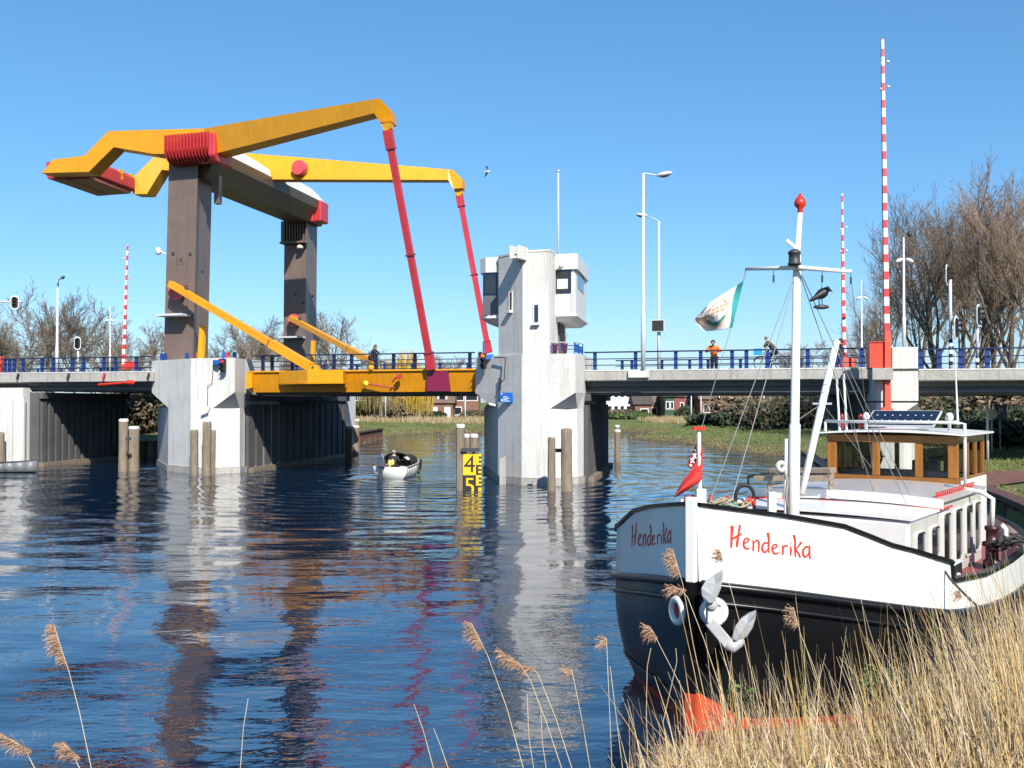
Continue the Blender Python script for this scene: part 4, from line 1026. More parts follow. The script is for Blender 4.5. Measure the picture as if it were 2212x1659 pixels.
roof(5.20, 5.238, 1.535, 2.345, .07, .14, SHIPW, 'roof_fascia', sh_)
# a duller cream skin holds the shade of the trunk's port side, with windows
a = MB(); a.box(D, 3.74, 5.31, 1.453, 1.458, 1.1, 2.13); a.build('trunk_side', CREAM, sh_)
def rwin(a0, a1, z0, z1, b_, parent):
    r_ = .07; pts = []
    for (ca, cz, s0) in ((a1 - r_, z1 - r_, 0), (a0 + r_, z1 - r_, 90), (a0 + r_, z0 + r_, 180), (a1 - r_, z0 + r_, 270)):
        for k in range(5): t = R(s0 + k * 22.5); pts.append((ca + r_ * math.cos(t), cz + r_ * math.sin(t)))
    a = MB(); cx, cz = (a0 + a1) / 2, (z0 + z1) / 2
    big = [(cx + (x - cx) * 1.10, cz + (z - cz) * 1.06) for x, z in pts]
    A1 = [D(x, b_ + .03, z) for x, z in big]; A2 = [D(x, b_ + .03, z) for x, z in pts]; A3 = [D(x, b_ - .01, z) for x, z in pts]; A0 = [D(x, b_ - .01, z) for x, z in big]
    a.loops(A0, A1, False); a.loops(A1, A2, False); a.loops(A2, A3, False); f = a.build('window', mat('white_window_frame', (.7, .69, .66), .35, .05), parent)
    a = MB(); a.ext([D(x, b_ + .006, z) for x, z in pts], PT * .004); a.build('pane', GLASSD, f)
for a0, a1 in ((5.5, 5.95), (6.26, 6.72), (7.0, 7.42), (7.63, 8.05)): rwin(a0, a1, 1.30, 2.10, 1.452, sh_)
for a0, a1 in ((3.95, 4.4), (4.74, 5.2)): rwin(a0, a1, 1.5, 1.97, 1.46, sh_)
a = MB(); a.box(D, 8.1, 10.2, -1.16, 1.16, 1.1, 2.42); a.build('wheelhouse_base', SHIPW, sh_, bevel=.02)
# wheelhouse of varnished wood with glass
WA0, WA1, WB, WZ0, WZ1 = 8.0, 10.1, 1.14, 2.40, 3.20
def bars(lst, m, name):
    for q in lst:
        a = MB(); a.box(D, *q); a.build(name, m, wh, bevel=.008)
wh = thing('dummy', 'x', 'x'); bpy.data.objects.remove(wh); wh = sh_
bars([(WA0 - .03, WA0 + .05, -WB, WB, WZ0 - .06, WZ0 + .07), (WA0 - .03, WA0 + .05, -WB, WB, WZ1 - .13, WZ1), (WA1 - .05, WA1 + .03, -WB, WB, WZ0 - .06, WZ0 + .07), (WA1 - .05, WA1 + .03, -WB, WB, WZ1 - .13, WZ1),
      (WA0 + .053, WA1 - .053, WB - .07, WB, WZ0 - .06, WZ0 + .07), (WA0 + .053, WA1 - .053, WB - .07, WB, WZ1 - .13, WZ1), (WA0 + .053, WA1 - .053, -WB, -WB + .07, WZ0 - .06, WZ0 + .07), (WA0 + .053, WA1 - .053, -WB, -WB + .07, WZ1 - .13, WZ1)], ORANGEW, 'wheelhouse_beam')
ps = [(WA0 - .02, WA0 + .05, b0, b1) for b0, b1 in ((-WB, -WB + .17), (-.32, -.19), (.42, .55), (WB - .17, WB))]
ps += [(WA1 - .05, WA1 + .02, b0, b1) for b0, b1 in ((-WB, -WB + .12), (-.5, -.42), (.42, .5), (WB - .12, WB))]
ps += [(a0, a0 + .08, s * (WB - .035) - .035, s * (WB - .035) + .035) for a0 in (8.75, 9.4) for s in (1, -1)]
bars([(*q, WZ0 + .073, WZ1 - .133) for q in ps], ORANGEV, 'wheelhouse_post')
for k, (b0, b1) in enumerate(((-WB + .173, -.323), (-.187, .417), (.553, WB - .173))):
    a = MB(); a.box(D, WA0 + .01, WA0 + .016, b0, b1, WZ0 + .075, WZ1 - .135); a.build('front_pane', GLASS, sh_)
    a = MB(); a.box(D, WA1 - .016, WA1 - .01, b0 + .01, b1 - .01, WZ0 + .075, WZ1 - .135); a.build('rear_pane', GLASS, sh_)
for s in (1, -1):
    for a0, a1 in ((WA0 + .055, 8.745), (8.835, 9.395), (9.485, WA1 - .055)):
        a = MB(); a.box(D, a0, a1, s * (WB - .035) - .003, s * (WB - .035) + .003, WZ0 + .075, WZ1 - .135); a.build('side_pane', GLASS, sh_)
roof(WA0 - .16, WA1 + .16, WB + .14, 3.24, .05, .03, SHIPW, 'wheelhouse_roof', sh_)
a = MB(); a.box(D, 8.2, 8.55, -1.0, 1.0, 2.425, 2.55); a.build('dashboard', DARKST, sh_)
a = MB(); c = D(8.75, -.62, 2.78); a.ring(c, AA + UP * .25, .25, .02, 24, 6); 
for k in range(4):
    t = R(45 * k); d_ = (PT * math.cos(t) + UP * math.sin(t)) * .31; a.tube([c - d_, c + d_], .014, 6)
a.build('steering_wheel', DARKBR if 'DARKBR' in globals() else DKBROWN, sh_)
a = MB(); a.box(D, 9.0, 9.3, .1, .55, 2.43, 2.72); a.build('helm_seat', DARKST, sh_, bevel=.03)
# solar panel on the roof, tilted towards the bow
SOL = mat('solar_cell_blue', (.012, .016, .035), .15, .2, 3, spec=.8)
sp = thing('solar_panel', 'dark solar panel in a pale frame tilted on the wheelhouse roof', 'solar panel', D(8.6, 0, 3.30))
def solp(u, v, o=0.0): return D(8.35 + v * .62, -.58 + u * 1.24, 3.34 + v * .27) + (AA * -.28 + UP * .62).normalized() * o
a = MB(); a.loops([solp(0, 0, 0), solp(1, 0, 0), solp(1, 1, 0), solp(0, 1, 0)], [solp(0, 0, .03), solp(1, 0, .03), solp(1, 1, .03), solp(0, 1, .03)]); a.build('frame', STEEL, sp)
a = MB(); a.loops([solp(.02, .03, .031), solp(.98, .03, .031), solp(.98, .97, .031), solp(.02, .97, .031)], [solp(.02, .03, .034), solp(.98, .03, .034), solp(.98, .97, .034), solp(.02, .97, .034)]); a.build('cell_sheet', SOL, sp)
a = MB()
for i in range(8):
    for j in (1, 2):
        u_, v_ = (i + 1) / 9, j / 3; a.add([solp(u_ - .013, v_, .036), solp(u_, v_ - .05, .036), solp(u_ + .013, v_, .036), solp(u_, v_ + .05, .036)], [[0, 1, 2, 3]])
a.build('cell_marks', mat('pale_cell_mark', (.7, .7, .7), .4), sp)
# roof rails, aerial, domes
a = MB(); a.tube([D(8.0, -1.18, 3.44), D(8.0, 1.1, 3.44), D(8.02, 1.24, 3.42), D(8.02, 1.24, 2.36)], .028, 8); a.build('roof_rail', SHIPW, sh_, True)
a = MB(); a.tube([D(8.0, -1.18, 3.26), D(8.0, -1.18, 3.44)], .025, 8); a.build('rail_stanchion', SHIPW, sh_)
a = MB(); a.tube([at(2069, 917, 17.7), at(2063, 770, 17.7)], [.022, .008], 6); a.tube([D(8.0, 1.0, 3.44), at(2069, 912, 17.7)], .03, 6); a.build('aerial', SHIPW, sh_)
for px, py, Yw in ((1799, 0, 0),):
    pass
for b_, r_ in ((-.52, .06), (.93, .07)):
    a = MB(); c = D(8.3, b_, 3.29); a.lathe(c, [(.03, 0), (.03, .18), (r_, .20), (r_, .26), (r_ * .6, .31), (.01, .32)], 12); a.build('gps_dome', SHIPW, sh_, True)
for b_, h_ in ((-.93, .95), (-.80, 1.05)):
    a = MB(); a.tube([D(8.05, b_, 3.27), D(8.05, b_ - .05, 3.27 + h_)], .022, 6); a.build('aerial', SHIPW, sh_)
for b_ in (-1.0, -.65):
    a = MB(); a.lathe(D(8.4, b_, 3.29), [(.04, 0), (.05, .1), (.03, .15), (.045, .17), (.045, .25), (.02, .29)], 10); a.build('navigation_lamp', mat('deep_red_lamp', (.3, .02, .02), .3), sh_, True)
# red grating on the deckhouse roof and red grab rails
a = MB()
for z in (2.355, 2.415): a.box(D, 5.42, 8.0, 1.375, 1.395, z, z + .014)
for k in range(19): q = 5.44 + k * .138; a.box(D, q, q + .022, 1.377, 1.393, 2.37, 2.414)
a.build('red_grating', REDL, sh_)
a = MB(); zh = 2.24
a.tube([D(5.17, -.32, zh - .10), D(5.17, -.32, zh), D(5.17, 1.3, zh - .03), D(5.2, 1.5, zh - .04), D(5.9, 1.5, zh - .04)], .016, 6); a.tube([D(5.17, 1.12, zh - .13), D(5.17, 1.12, zh - .03)], .016, 6); a.build('grab_rail', REDL, sh_)
a = MB(); a.tube([D(5.17, -1.5, zh - .02), D(5.17, -.75, zh)], .016, 6); a.build('grab_rail', REDL, sh_)
a = MB(); a.tube([D(6.9, -1.6, 2.36), D(6.9, -1.6, 2.55), D(5.4, -1.6, 2.55), D(5.4, -1.6, 2.36)], .02, 6); a.build('black_rail', BLACK, sh_)
# mast with yard, lantern, finial
ma = 3.15
mb_ = D(ma, 0, 1.15); m1 = at(1722, 590, mb_.y + .05); m2 = at(1728.5, 460, mb_.y + .08)
mid = mb_.lerp(m1, .52)
a = MB(); a.tube([mb_, mid, mid + (m1 - mid) * .01, m1 + UP * .25, m1 + UP * .26, m2], [.085, .078, .062, .055, .042, .036], 12); mast = a.build('mast', SHIPW, sh_, True)
a = MB(); a.tube([mb_ + AA * .02 - PT * .11, mid - PT * .11 - AA * .02 + UP * -.2], [.035, .03], 8); a.build('mast_pipe', SHIPW, mast, True)
a = MB(); a.lathe(m2, [(.035, 0), (.04, .02), (.036, .06), (.075, .10), (.085, .145), (.07, .19), (.03, .245), (.008, .285)], 18); a.build('finial', REDL, mast, True)
yl, yr = at(1611, 581, D(ma, -.75, 0).y), at(1840, 587, D(ma, .78, 0).y); ym = at(1722, 578, mb_.y - .06)
a = MB(); a.tube([yl, ym, yr], [.025, .035, .025], 10); yard = a.build('yard', SHIPW, mast, True)
lc = at(1716, 571, mb_.y - .16)
a = MB(); a.lathe(lc, [(.09, -.01), (.09, .02), (.078, .03), (.078, .14), (.09, .15), (.09, .17), (.06, .2), (.03, .21)], 18); a.lathe(lc - UP * .03, [(.02, 0), (.07, .01), (.07, .02)], 12); lan = a.build('masthead_lantern', DARKST, mast, True)
a = MB(); a.bar(lc - UP * .045 - PT * .08, lc - UP * .045 + AA * .3 + PT * .02, .06, .03); a.build('lantern_bracket', SHIPW, mast)
a = MB(); p = at(1712, 529, mb_.y); a.bar(p + V((-.09, 0, .07)), p + V((.06, 0, -.05)), .03, .05); a.tube([p + V((.06, 0, -.05)), p + V((.12, 0, -.12))], .012, 6); a.build('wind_vane', STEEL, mast)
for px, py in ((1671, 584), (1776, 584), (1838, 588)):
    a = MB(); p = at(px, py, mb_.y - .05); a.tube([p, p - UP * .07], .006, 4); a.tube([p - UP * .07, p - UP * .17], .014, 6); a.build('halyard_block', DARKST, yard)
# derrick spar leaning against the mast foot
sp0, sp1 = at(1731, 1068, D(3.6, .1, 0).y), at(1807, 738, D(4.7, .2, 0).y)
a = MB(); a.tube([sp0, sp0.lerp(sp1, .5), sp1], [.05, .055, .05], 12); a.build('derrick_spar', SHIPW, sh_, True)
a = MB(); a.lathe(sp1, [(.052, -.02), (.056, .01), (.02, .03)], 10, ax=sp1 - sp0); pl_ = sp0.lerp(sp1, .58); a.bar(pl_ - PT * .14, pl_ + PT * .14, .03, .03); a.build('spar_fitting', STEEL, sh_)
# tabernacle post and white drum
a = MB(); c = D(2.55, -.12, 1.3); p = at(1667, 1060, c.y); p.z = 1.25; a.lathe(p, [(.095, 0), (.095, .98), (.05, 1.0)], 16); a.bar(p + UP * .98, p + UP * 1.32, .1, .1); a.bar(p + UP * 1.27 + V((.0, 0, 0)), p + UP * 1.27 + V((.13, 0, 0)), .07, .07); a.build('tabernacle_post', SHIPW, sh_)
a = MB(); q = at(1687, 1008, 14.3); a.ring(q, V((.4, -1, 0)), .055, .035, 20, 8, .04); a.build('rope_sheave', mat('off_white_plastic', (.62, .6, .55), .5), sh_, True)
a = MB(); a.tube([q + V((.05, 0, -.05)), q + V((.09, 0, -.2)), q + V((.07, .0, -.42)), q + V((.1, 0, -.6))], .018, 6); a.build('hanging_line', ROPE, sh_, True)
# flagstaff at the bow
fs0, fs1 = at(1513, 1100, 12.0), at(1509.5, 928, 12.0)
a = MB(); a.box(lambda x, y, z: V((fs0.x + x, 12.0 + y, z)), -.05, .06, -.05, .05, 2.15, at(1513, 1056, 12.0).z); a.tube([V((fs0.x - .005, 12.0, 2.7)), fs1], .024, 10); a.build('flagstaff', SHIPW, sh_)
a = MB(); a.box(lambda x, y, z: fs1 + V((x, y, z)), -.07, .075, -.05, .05, -.005, .035); a.build('staff_truck', REDL, sh_)
a = MB(); p = at(1560, 1070, 12.4)
for px, h in ((1540, 1052), (1580, 1070)):
    pass
a.tube([at(1480, 1092, 12.1), at(1481, 1073, 12.1), at(1500, 1072, 12.1)], .018, 6); a.build('bow_rail', mat('crimson_rail', (.4, .03, .08), .4), sh_)
a = MB(); a.bar(at(1473, 1092, 12.1), at(1473, 1078, 12.1), .03); a.build('bow_bitt', SHIPW, sh_)
for px, y0, y1 in ((1536, 1090, 1068), (1556, 1092, 1077), (1572, 1088, 1070)):
    a = MB(); a.tube([at(px, y0 + 14, 12.5), at(px, y1, 12.5)], [.028, .02], 8); a.build('red_bitt', REDL, sh_)
# windlass hoop, red pawl, blue bowl
hw_ = at(1609, 1100, 12.75)
a = MB(); pts = []
for k in range(17):
    t = math.pi * k / 16; pts.append(hw_ + V((.115 * math.cos(t), 0, .13 + .17 * math.sin(t) ** .8)))
pts = [hw_ + V((.125, 0, -.3))] + pts + [hw_ + V((-.125, 0, -.3))]
a.tube(pts, .021, 8); a.build('windlass_hoop', BLACK, sh_, True)
a = MB(); a.lathe(hw_ + V((.0, .25, -.5)), [(.1, 0), (.1, .4), (.06, .5), (.06, .62)], 14); a.build('windlass_drum', SHIPW, sh_, True)
a = MB(); a.tube([hw_ + V((.0, -.02, -.02)), hw_ + V((.02, -.02, .1)), hw_ + V((.09, -.02, .12)), hw_ + V((.12, -.02, .03))], [.02, .035, .035, .02], 8); a.build('windlass_pawl', REDL, sh_, True)
a = MB(); a.tube([hw_ + V((-.06, -.03, .08)), hw_ + V((-.05, -.03, -.08)), hw_ + V((.0, -.03, -.16))], [.02, .035, .03], 8); a.build('blue_hose', BLUEL, sh_, True)
# rigging wires
def wire(p, q, r=.006, m=WIRE, name='rigging_wire'):
    a = MB(); a.tube([p, q], r, 5); return a.build(name, m, sh_)
mh = m1 + UP * -.04
wire(mh - PT * .04, at(1530, 1092, 12.2)); wire(mh - PT * .02, at(1575, 1100, 13.0))
wire(mh + PT * .05, at(1892, 1075, 15.9)); wire(mh + PT * .07, at(1972, 1120, 15.3)); wire(sp1, at(1865, 1012, 16.3)); wire(sp1 - UP * .02, at(1980, 1100, 15.8)); wire(pl_, at(1716, 912, mb_.y)); wire(pl_, at(1882, 1010, 16.6))
wire(yr - UP * .17, at(1885, 1010, 15.9), .004)
# deck fittings aft
a = MB(); c = D(7.2, 2.0, 1.1)
b0 = at(2143, 1205, 16.6); b0.z = 1.1
a.lathe(b0, [(.14, 0), (.14, .12), (.10, .14), (.10, .34), (.15, .36), (.15, .42), (.09, .44), (.09, .6), (.11, .62), (.11, .68)], 14); a.build('stern_bollard', mat('dark_bollard_paint', (.05, .012, .012), .4, .3, 5), sh_, True)
a = MB(); a.tube([b0 + UP * .68, b0 + V((.02, 0, 1.12)), b0 + V((-.12, .1, 1.22)), b0 + V((-.5, .6, 1.28))], .04, 8); a.build('davit_pipe', SHIPW, sh_, True)
a = MB(); p = at(2172, 1190, 16.5); a.tube([p, p + UP * .35, p + V((-.06, 0, .42))], .045, 8); a.build('white_pipe', SHIPW, sh_, True)
for k in range(3):
    a = MB(); p = at(2165 + 14 * k, 1185 - 5 * k, 16.4 - .2 * k); a.tube([p + V((rnd.uniform(-.1, .1), rnd.uniform(-.1, .1), .06 * math.sin(q))) + V((.12 * math.cos(q), .12 * math.sin(q), .01 * q)) for q in [j * .6 for j in range(22)]], .02, 5); a.build('rope_coil', ROPED, sh_)
a = MB(); a.box(D, 10.5, 11.3, -.5, .6, 1.15, 1.5); a.build('stern_locker', REDDECK, sh_, bevel=.03)
a = MB(); p = at(2010, 1214, 13.6); a.tube([p + V((-.35, .05, -.02)), p + V((-.3, 0, .06)), p + V((0, -.02, .05)), p + V((.3, -.05, .0))], .025, 6); a.build('fairlead_bar', BLACK, sh_, True)
# ---- loose things aboard
bx = thing('deck_box', 'black deck box with a white lid standing on the side deck beside the small windows', 'box', D(4.2, 1.85, 1.1))
a = MB(); a.box(D, 3.85, 4.45, 1.66, 1.96, 1.12, 1.57); a.build('case', BLACK, bx, bevel=.02)
a = MB(); a.box(D, 3.84, 4.46, 1.65, 1.97, 1.573, 1.595); a.build('lid', SHIPW, bx, bevel=.01)
a = MB(); p = D(4.15, 1.97, 1.4); a.lathe(p, [(.01, -.03), (.06, -.02), (.06, .02), (.02, .04)], 10, ax=PT); a.build('latch', STEEL, bx)
for k, (x0, x1, y, Y, dd) in enumerate(((1632, 1797, 1033, 16.35, 0), (1668, 1800, 1016, 16.6, 0))):
    t_ = thing('plank', ['long grey plank lying low across the deckhouse roof beside the mast', 'upper grey plank resting across the deckhouse roof behind the mast'][k], 'plank', at((x0 + x1) / 2, y, Y), 'loose planks on the roof')
    a = MB(); a.bar(at(x0, y, Y + .35), at(x1, y, Y - .35), .22, .085); a.build('board', PLANK, t_, bevel=.008)
    a = MB(); a.bar(at(x1 - 3, y + 3, Y - .36), at(x1 - 3, y + 26 + 14 * k, Y - .36), .05); a.build('chock', PLANK, t_); a = MB(); a.bar(at(x0 + 30, y + 3, Y + .2), at(x0 + 30, y + 24 + 14 * k, Y + .2), .05); a.build('chock', PLANK, t_)
# rope heap on the foredeck
a = MB(); rh = at(1560, 1096, 12.35)
for k in range(9):
    ph = rnd.uniform(0, 6); ex, ey = rnd.uniform(.1, .24), rnd.uniform(.06, .12); oz = rnd.uniform(-.02, .08); ox = rnd.uniform(-.1, .12)
    a.tube([rh + V((ox + ex * math.cos(q * .5 + ph), ey * math.sin(q * .5 + ph), oz + .03 * math.sin(q * 1.7 + ph))) for q in range(14)], .016, 6, mi=0 if k % 3 else 1)
tag(a.build('rope_heap', [ROPE, mat('teal_rope', (.08, .3, .24), .8, .15, 20)], None, True), 'heap of tan and teal mooring rope lying on the foredeck behind the rail', 'rope')
a = MB(); a.tube([at(2030, 1217, 12.45), at(2052, 1250, 12.2), at(2084, 1284, 11.95), at(2120, 1318, 11.6), at(2150, 1352, 11.3)], .014, 6)
tag(a.build('mooring_rope', ROPED, None, True), 'thin dark mooring rope running from the rail down to the reedy bank', 'rope')
# port tyre fender against the deck edge
a = MB(); a.ring(at(1838, 1173, 12.35), AA * .3 + PT, .055, .035, 20, 8); tag(a.build('round_fender', BLACK, None, True), 'small black round fender perched on the ship rail behind the name', 'fender')

# ---- flags
TEAL = mat('teal_cloth', (.02, .30, .30), .8, .1, 6); FWHITE = mat('white_cloth', (.80, .79, .77), .8, .04, 6); FOR = mat('orange_print', (.75, .24, .06), .8, .15, 10); FPEACH = mat('peach_print', (.82, .52, .34), .8, .1, 8); FDK = mat('dark_print', (.12, .10, .09), .8, .2, 10)
def fcol(u, v):
    if u < .155 + .03 * math.sin(v * 5): return 0
    x = (u - .55) / .30; y = (v - .52) / .40; r_ = math.hypot(x, y)
    if u > .93 and math.sin(v * 31) + math.sin(v * 13 + u * 40) > .2: return 2
    if .84 < r_ < 1.0: return 3
    if .78 < r_ <= .84: return 0 if y > 0 else 4
    if r_ <= .78:
        if -.50 < y < -.30 and abs(x) < .58 and (int((x + 1) * 14) % 4): return 2
        if -.22 < y < -.04 and abs(x) < .66 and (int((x + 1) * 14) % 5): return 2
        if y > .40 - .3 * x * x and r_ > .60: return 0
        if abs(x + .02) < .022 and -.0 < y < .36: return 4
    if r_ >= 1.0 and abs(x - .0) < .03 and y > 1.0: return 4
    if u > .86 and v < .25: return 4
    return 1
yf = yl.y
def flagpt(u, v):
    top = [(0, (1606.5, 606)), (.2, (1588, 619)), (.5, (1562, 635)), (.8, (1532, 655)), (1, (1512, 678))]
    bot = [(0, (1582, 707)), (.3, (1566, 711)), (.6, (1543, 714)), (.85, (1522, 716)), (1, (1506, 700))]
    x = lerp(interp([(a_, p[0]) for a_, p in top], u), interp([(a_, p[0]) for a_, p in bot], u), v)
    y = lerp(interp([(a_, p[1]) for a_, p in top], u), interp([(a_, p[1]) for a_, p in bot], u), v)
    x -= 7 * u * math.sin(v * math.pi); d_ = .09 * math.sin(u * 7 + v * 2.2) * (.25 + u) + .05 * math.sin(v * 6 + u * 3)
    return at(x + 1.2 * u * math.sin(v * 23), y, yf + d_)
a = MB(); a.grid(flagpt, 64, 64, fcol)
tag(a.build('house_flag', [TEAL, FWHITE, FOR, FPEACH, FDK], None, True, thick=.003), 'white flag with teal hoist stripe and orange ring emblem flying from the yard', 'flag')
a = MB(); a.tube([yl, yl - UP * .02, flagpt(0, 0)], .008, 5); a.tube([flagpt(.05, 1), at(1548, 812, 13.4), at(1515, 926, 12.0)], .005, 5)
a.build('flag_halyard', WIRE, sh_)
REDC = mat('red_cloth', (.62, .03, .025), .75, .12, 6, bump=.1, bscale=40)
def z8(x, y): return ((1950 + x / 5.53) / 1.356, (1250 + y / 5.53) / 1.356)
def redflag(u, v):
    A_ = [(0, (608, 300)), (.25, (560, 440)), (.55, (420, 690)), (.8, (260, 900)), (1, (140, 1140))]; C_ = [(0, (590, 840)), (.25, (540, 905)), (.55, (390, 1000)), (.8, (250, 1085)), (1, (142, 1148))]
    x = lerp(interp([(q, p[0]) for q, p in A_], u), interp([(q, p[0]) for q, p in C_], u), v); y = lerp(interp([(q, p[1]) for q, p in A_], u), interp([(q, p[1]) for q, p in C_], u), v)
    return at(*z8(x, y), 11.96 + .06 * math.sin(v * 5 + u * 2) * (.3 + u))
a = MB(); a.grid(redflag, 20, 12); tag(a.build('pennant', REDC, None, True, thick=.003), 'long plain red pennant hanging from the bow flagstaff', 'flag', 'red flags at the bow')
a = MB()
def red2(u, v):
    A_ = [(0, (515, 250)), (.5, (425, 430)), (1, (340, 620))]; C_ = [(0, (520, 470)), (.5, (490, 560)), (1, (410, 685))]
    x = lerp(interp([(q, p[0]) for q, p in A_], u), interp([(q, p[0]) for q, p in C_], u), v); y = lerp(interp([(q, p[1]) for q, p in A_], u), interp([(q, p[1]) for q, p in C_], u), v)
    return at(*z8(x, y), 12.08 + .03 * math.sin(u * 4 + v * 5))
t_ = thing('marked_pennant', 'red pennant with small white crosses folded behind the flagstaff', 'flag', at(1498, 1010, 12.08), 'red flags at the bow')
a.grid(red2, 12, 8); a.build('cloth', REDC, t_, True, thick=.003)
for u_ in (.22, .45, .68):
    a = MB(); c = red2(u_, .42) + V((0, -.04, 0))
    for s in (1, -1):
        c = c + V((0, -.002, 0))
        d_ = V((.021 * s, 0, .028)); n_ = V((.0065, 0, -.005 * s)); a.add([c - d_ - n_, c - d_ + n_, c + d_ + n_, c + d_ - n_], [[0, 1, 2, 3]])
    a.build('white_cross', WL, t_)
a = MB(); a.lathe(red2(.88, .5) + V((0, -.035, 0)), [(.018, -.002), (.018, .002)], 12, ax=V((0, 1, 0))); a.build('white_dot', WL, t_)
# ---- crow decoy hanging from the yard
cr = thing('crow_decoy', 'black crow decoy on a small perch hanging on a line from the yard', 'decoy bird', at(1772, 664, mb_.y - .05))
def z7(x, y, d=0.0): return at((1950 + x / 2.765) / 1.356, (450 + y / 2.765) / 1.356, mb_.y - .05 + d)
CROW = mat('black_feathers', (.012, .011, .014), .5, .3, 10)
a = MB(); a.tube([z7(1170, 1184), z7(1200, 1172), z7(1228, 1156), z7(1258, 1140), z7(1285, 1120), z7(1303, 1104), z7(1318, 1100), z7(1328, 1104), z7(1352, 1121)], [.010, .022, .05, .072, .068, .046, .046, .018, .003], 12); a.build('body', CROW, cr, True)
for s in (-1, 1):
    a = MB(); a.ell(z7(1238, 1150, s * .055), .15, .018, .036, xf=Matrix.Rotation(R(-32), 3, 'Y')); a.build('wing', CROW, cr, True)
    a = MB(); p = z7(1252 + 12 * s, 1170, s * .03); q = z7(1256 + 12 * s, 1228, s * .03); a.tube([p, q, q + V((.03, 0, -.005))], .008, 5); a.build('leg', CROW, cr)
a = MB(); a.ell(z7(1260, 1242), .115, .05, .035); a.build('perch', DARKST, cr, True)
a = MB(); a.tube([z7(1262, 1135), z7(1266, 962)], .005, 5); a.build('hanging_line', WIRE, cr)
# ================================================================ PILES
PG = 'timber mooring piles'
def pile(x0, x1, ytop, ybase, label, cap=True, dark=False, Y=None, m=None):
    c = onz((x0 + x1) / 2, ybase, 0) if Y is None else V((at((x0 + x1) / 2, 900, Y).x, Y, 0))
    wd = (x1 - x0) * c.y / F; zt_ = CAMZ + (HZ - ytop) * c.y / F
    t_ = thing('timber_pile', label, 'pile', c, PG)
    a = MB(); n = 10; ph = rnd.uniform(0, 1); pts = []; z_ = [-.8, -.1, .25, zt_ * .5, zt_ * .85, zt_ - .12, zt_]
    lx, ly = rnd.uniform(-.02, .02), rnd.uniform(-.02, .02); b = 0
    for i, z in enumerate(z_):
        for k in range(n):
            q = 2 * math.pi * (k + ph) / n; r_ = wd / 2 * (1.04 if z < .3 else 1) * (1 + .09 * noise.noise(V((k * 1.7, z * 1.3, c.x)))) / max(abs(math.cos(q)), abs(math.sin(q))) ** .35
            if i == len(z_) - 1: r_ *= .9
            a.v.append(c + V((r_ * math.cos(q) + lx * z, r_ * math.sin(q) + ly * z, z - (.06 * noise.noise(V((k, 3, c.x))) if i == len(z_) - 1 and not cap else 0))))
    for i in range(len(z_) - 1):
        for k in range(n): a.f.append([i * n + k, i * n + (k + 1) % n, (i + 1) * n + (k + 1) % n, (i + 1) * n + k]); a.mi.append(0)
    a.f.append([(len(z_) - 1) * n + k for k in range(n)]); a.mi.append(0)
    a.build('post', m or (DKBROWN if dark else WOODP), t_)
    if cap:
        a = MB(); tp = c + V((lx * zt_, ly * zt_, zt_)); a.lathe(tp, [(wd * .56, -.10), (wd * .57, .0), (wd * .45, .06), (.01, .07)], 10); a.build('cap', WOODC, t_)
    return t_, c, zt_, wd
pile(257, 275, 907, 1019, 'taller white capped pile left of the white bridge pier')
pile(278, 299, 923, 1018, 'shorter white capped pile close beside the left edge of the white bridge pier')
pile(411, 428, 929, 1027, 'short grey pile, left of a linked cluster, in front of the white bridge pier', False)
pile(437, 455, 911, 1027, 'tallest weathered pile, cracked, in front of the white bridge pier', False)
pile(455, 465, 929, 1025, 'narrow pile half hidden at right behind a taller one before the white pier', False)
pile(985.5, 1003, 919, 1058, 'tall white capped pile at the left of the yellow gauge board')
pile(1004, 1016, 940, 1055, 'thin white capped pile just behind the yellow gauge board')
pile(1017, 1033, 940, 1056, 'broad white capped pile directly above the yellow gauge board')
pile(1183, 1200, 945, 1060, 'shorter cracked pile in front of the control tower', False)
pile(1212, 1236, 926, 1061, 'thick tall cracked pile in front of the control tower', False)
pile(1327, 1340, 930, 1006, 'white capped pile in the water just right of the control tower', Y=65)
pile(1328, 1338, 920, 999, 'white capped pile peeping over another one right of the control tower', Y=67)
pile(762, 775, 921, 999, 'front white capped pile beside the far end of the movable span wall', Y=73)
pile(766, 777, 907, 991, 'back white capped pile at the far end of the movable span wall', Y=75)
pile(746, 760, 922, 997, 'dark shaded pile touching the far end of the movable span wall', True, True)  # dark brown in place of timber puts its shade into the colour
pile(-4, 9, 934, 1010, 'grey pile cut off by the left edge of the picture', False)
for (x0, x1, y0, y1, lab) in ((428, 438, 948, 953, 0), (1200, 1212, 970, 976, 0), (275, 279, 945, 951, 0)):
    Y = onz(x0, 1022 if x0 < 1000 else 1058, 0).y; a = MB(); p, q = at(x0 - 3, (y0 + y1) / 2, Y), at(x1 + 3, (y0 + y1) / 2, Y); a.bar(p, q, .12, .16)
    tag(a.build('tie_beam', DARKST), ['dark iron tie joining the piles before the white pier', 'dark iron tie joining the two piles before the control tower', 'dark iron tie joining the two piles left of the white pier'][0 if x0 == 428 else 1 if x0 == 1200 else 2], 'tie beam', 'iron ties between piles')
a = MB(); p = onz(1086, 1046, 0); a.loops([p + V((x, y, -.6)) for x, y in ((-.15, -.12), (.15, -.12), (.15, .15), (-.15, .15))], [p + V((x, y, 1.2 + .08 * (x > 0))) for x, y in ((-.15, -.12), (.15, -.12), (.15, .15), (-.15, .15))])
tag(a.build('guide_post', CONCG, None, bevel=.01), 'grey concrete guide post standing in the water at the tower corner', 'post')
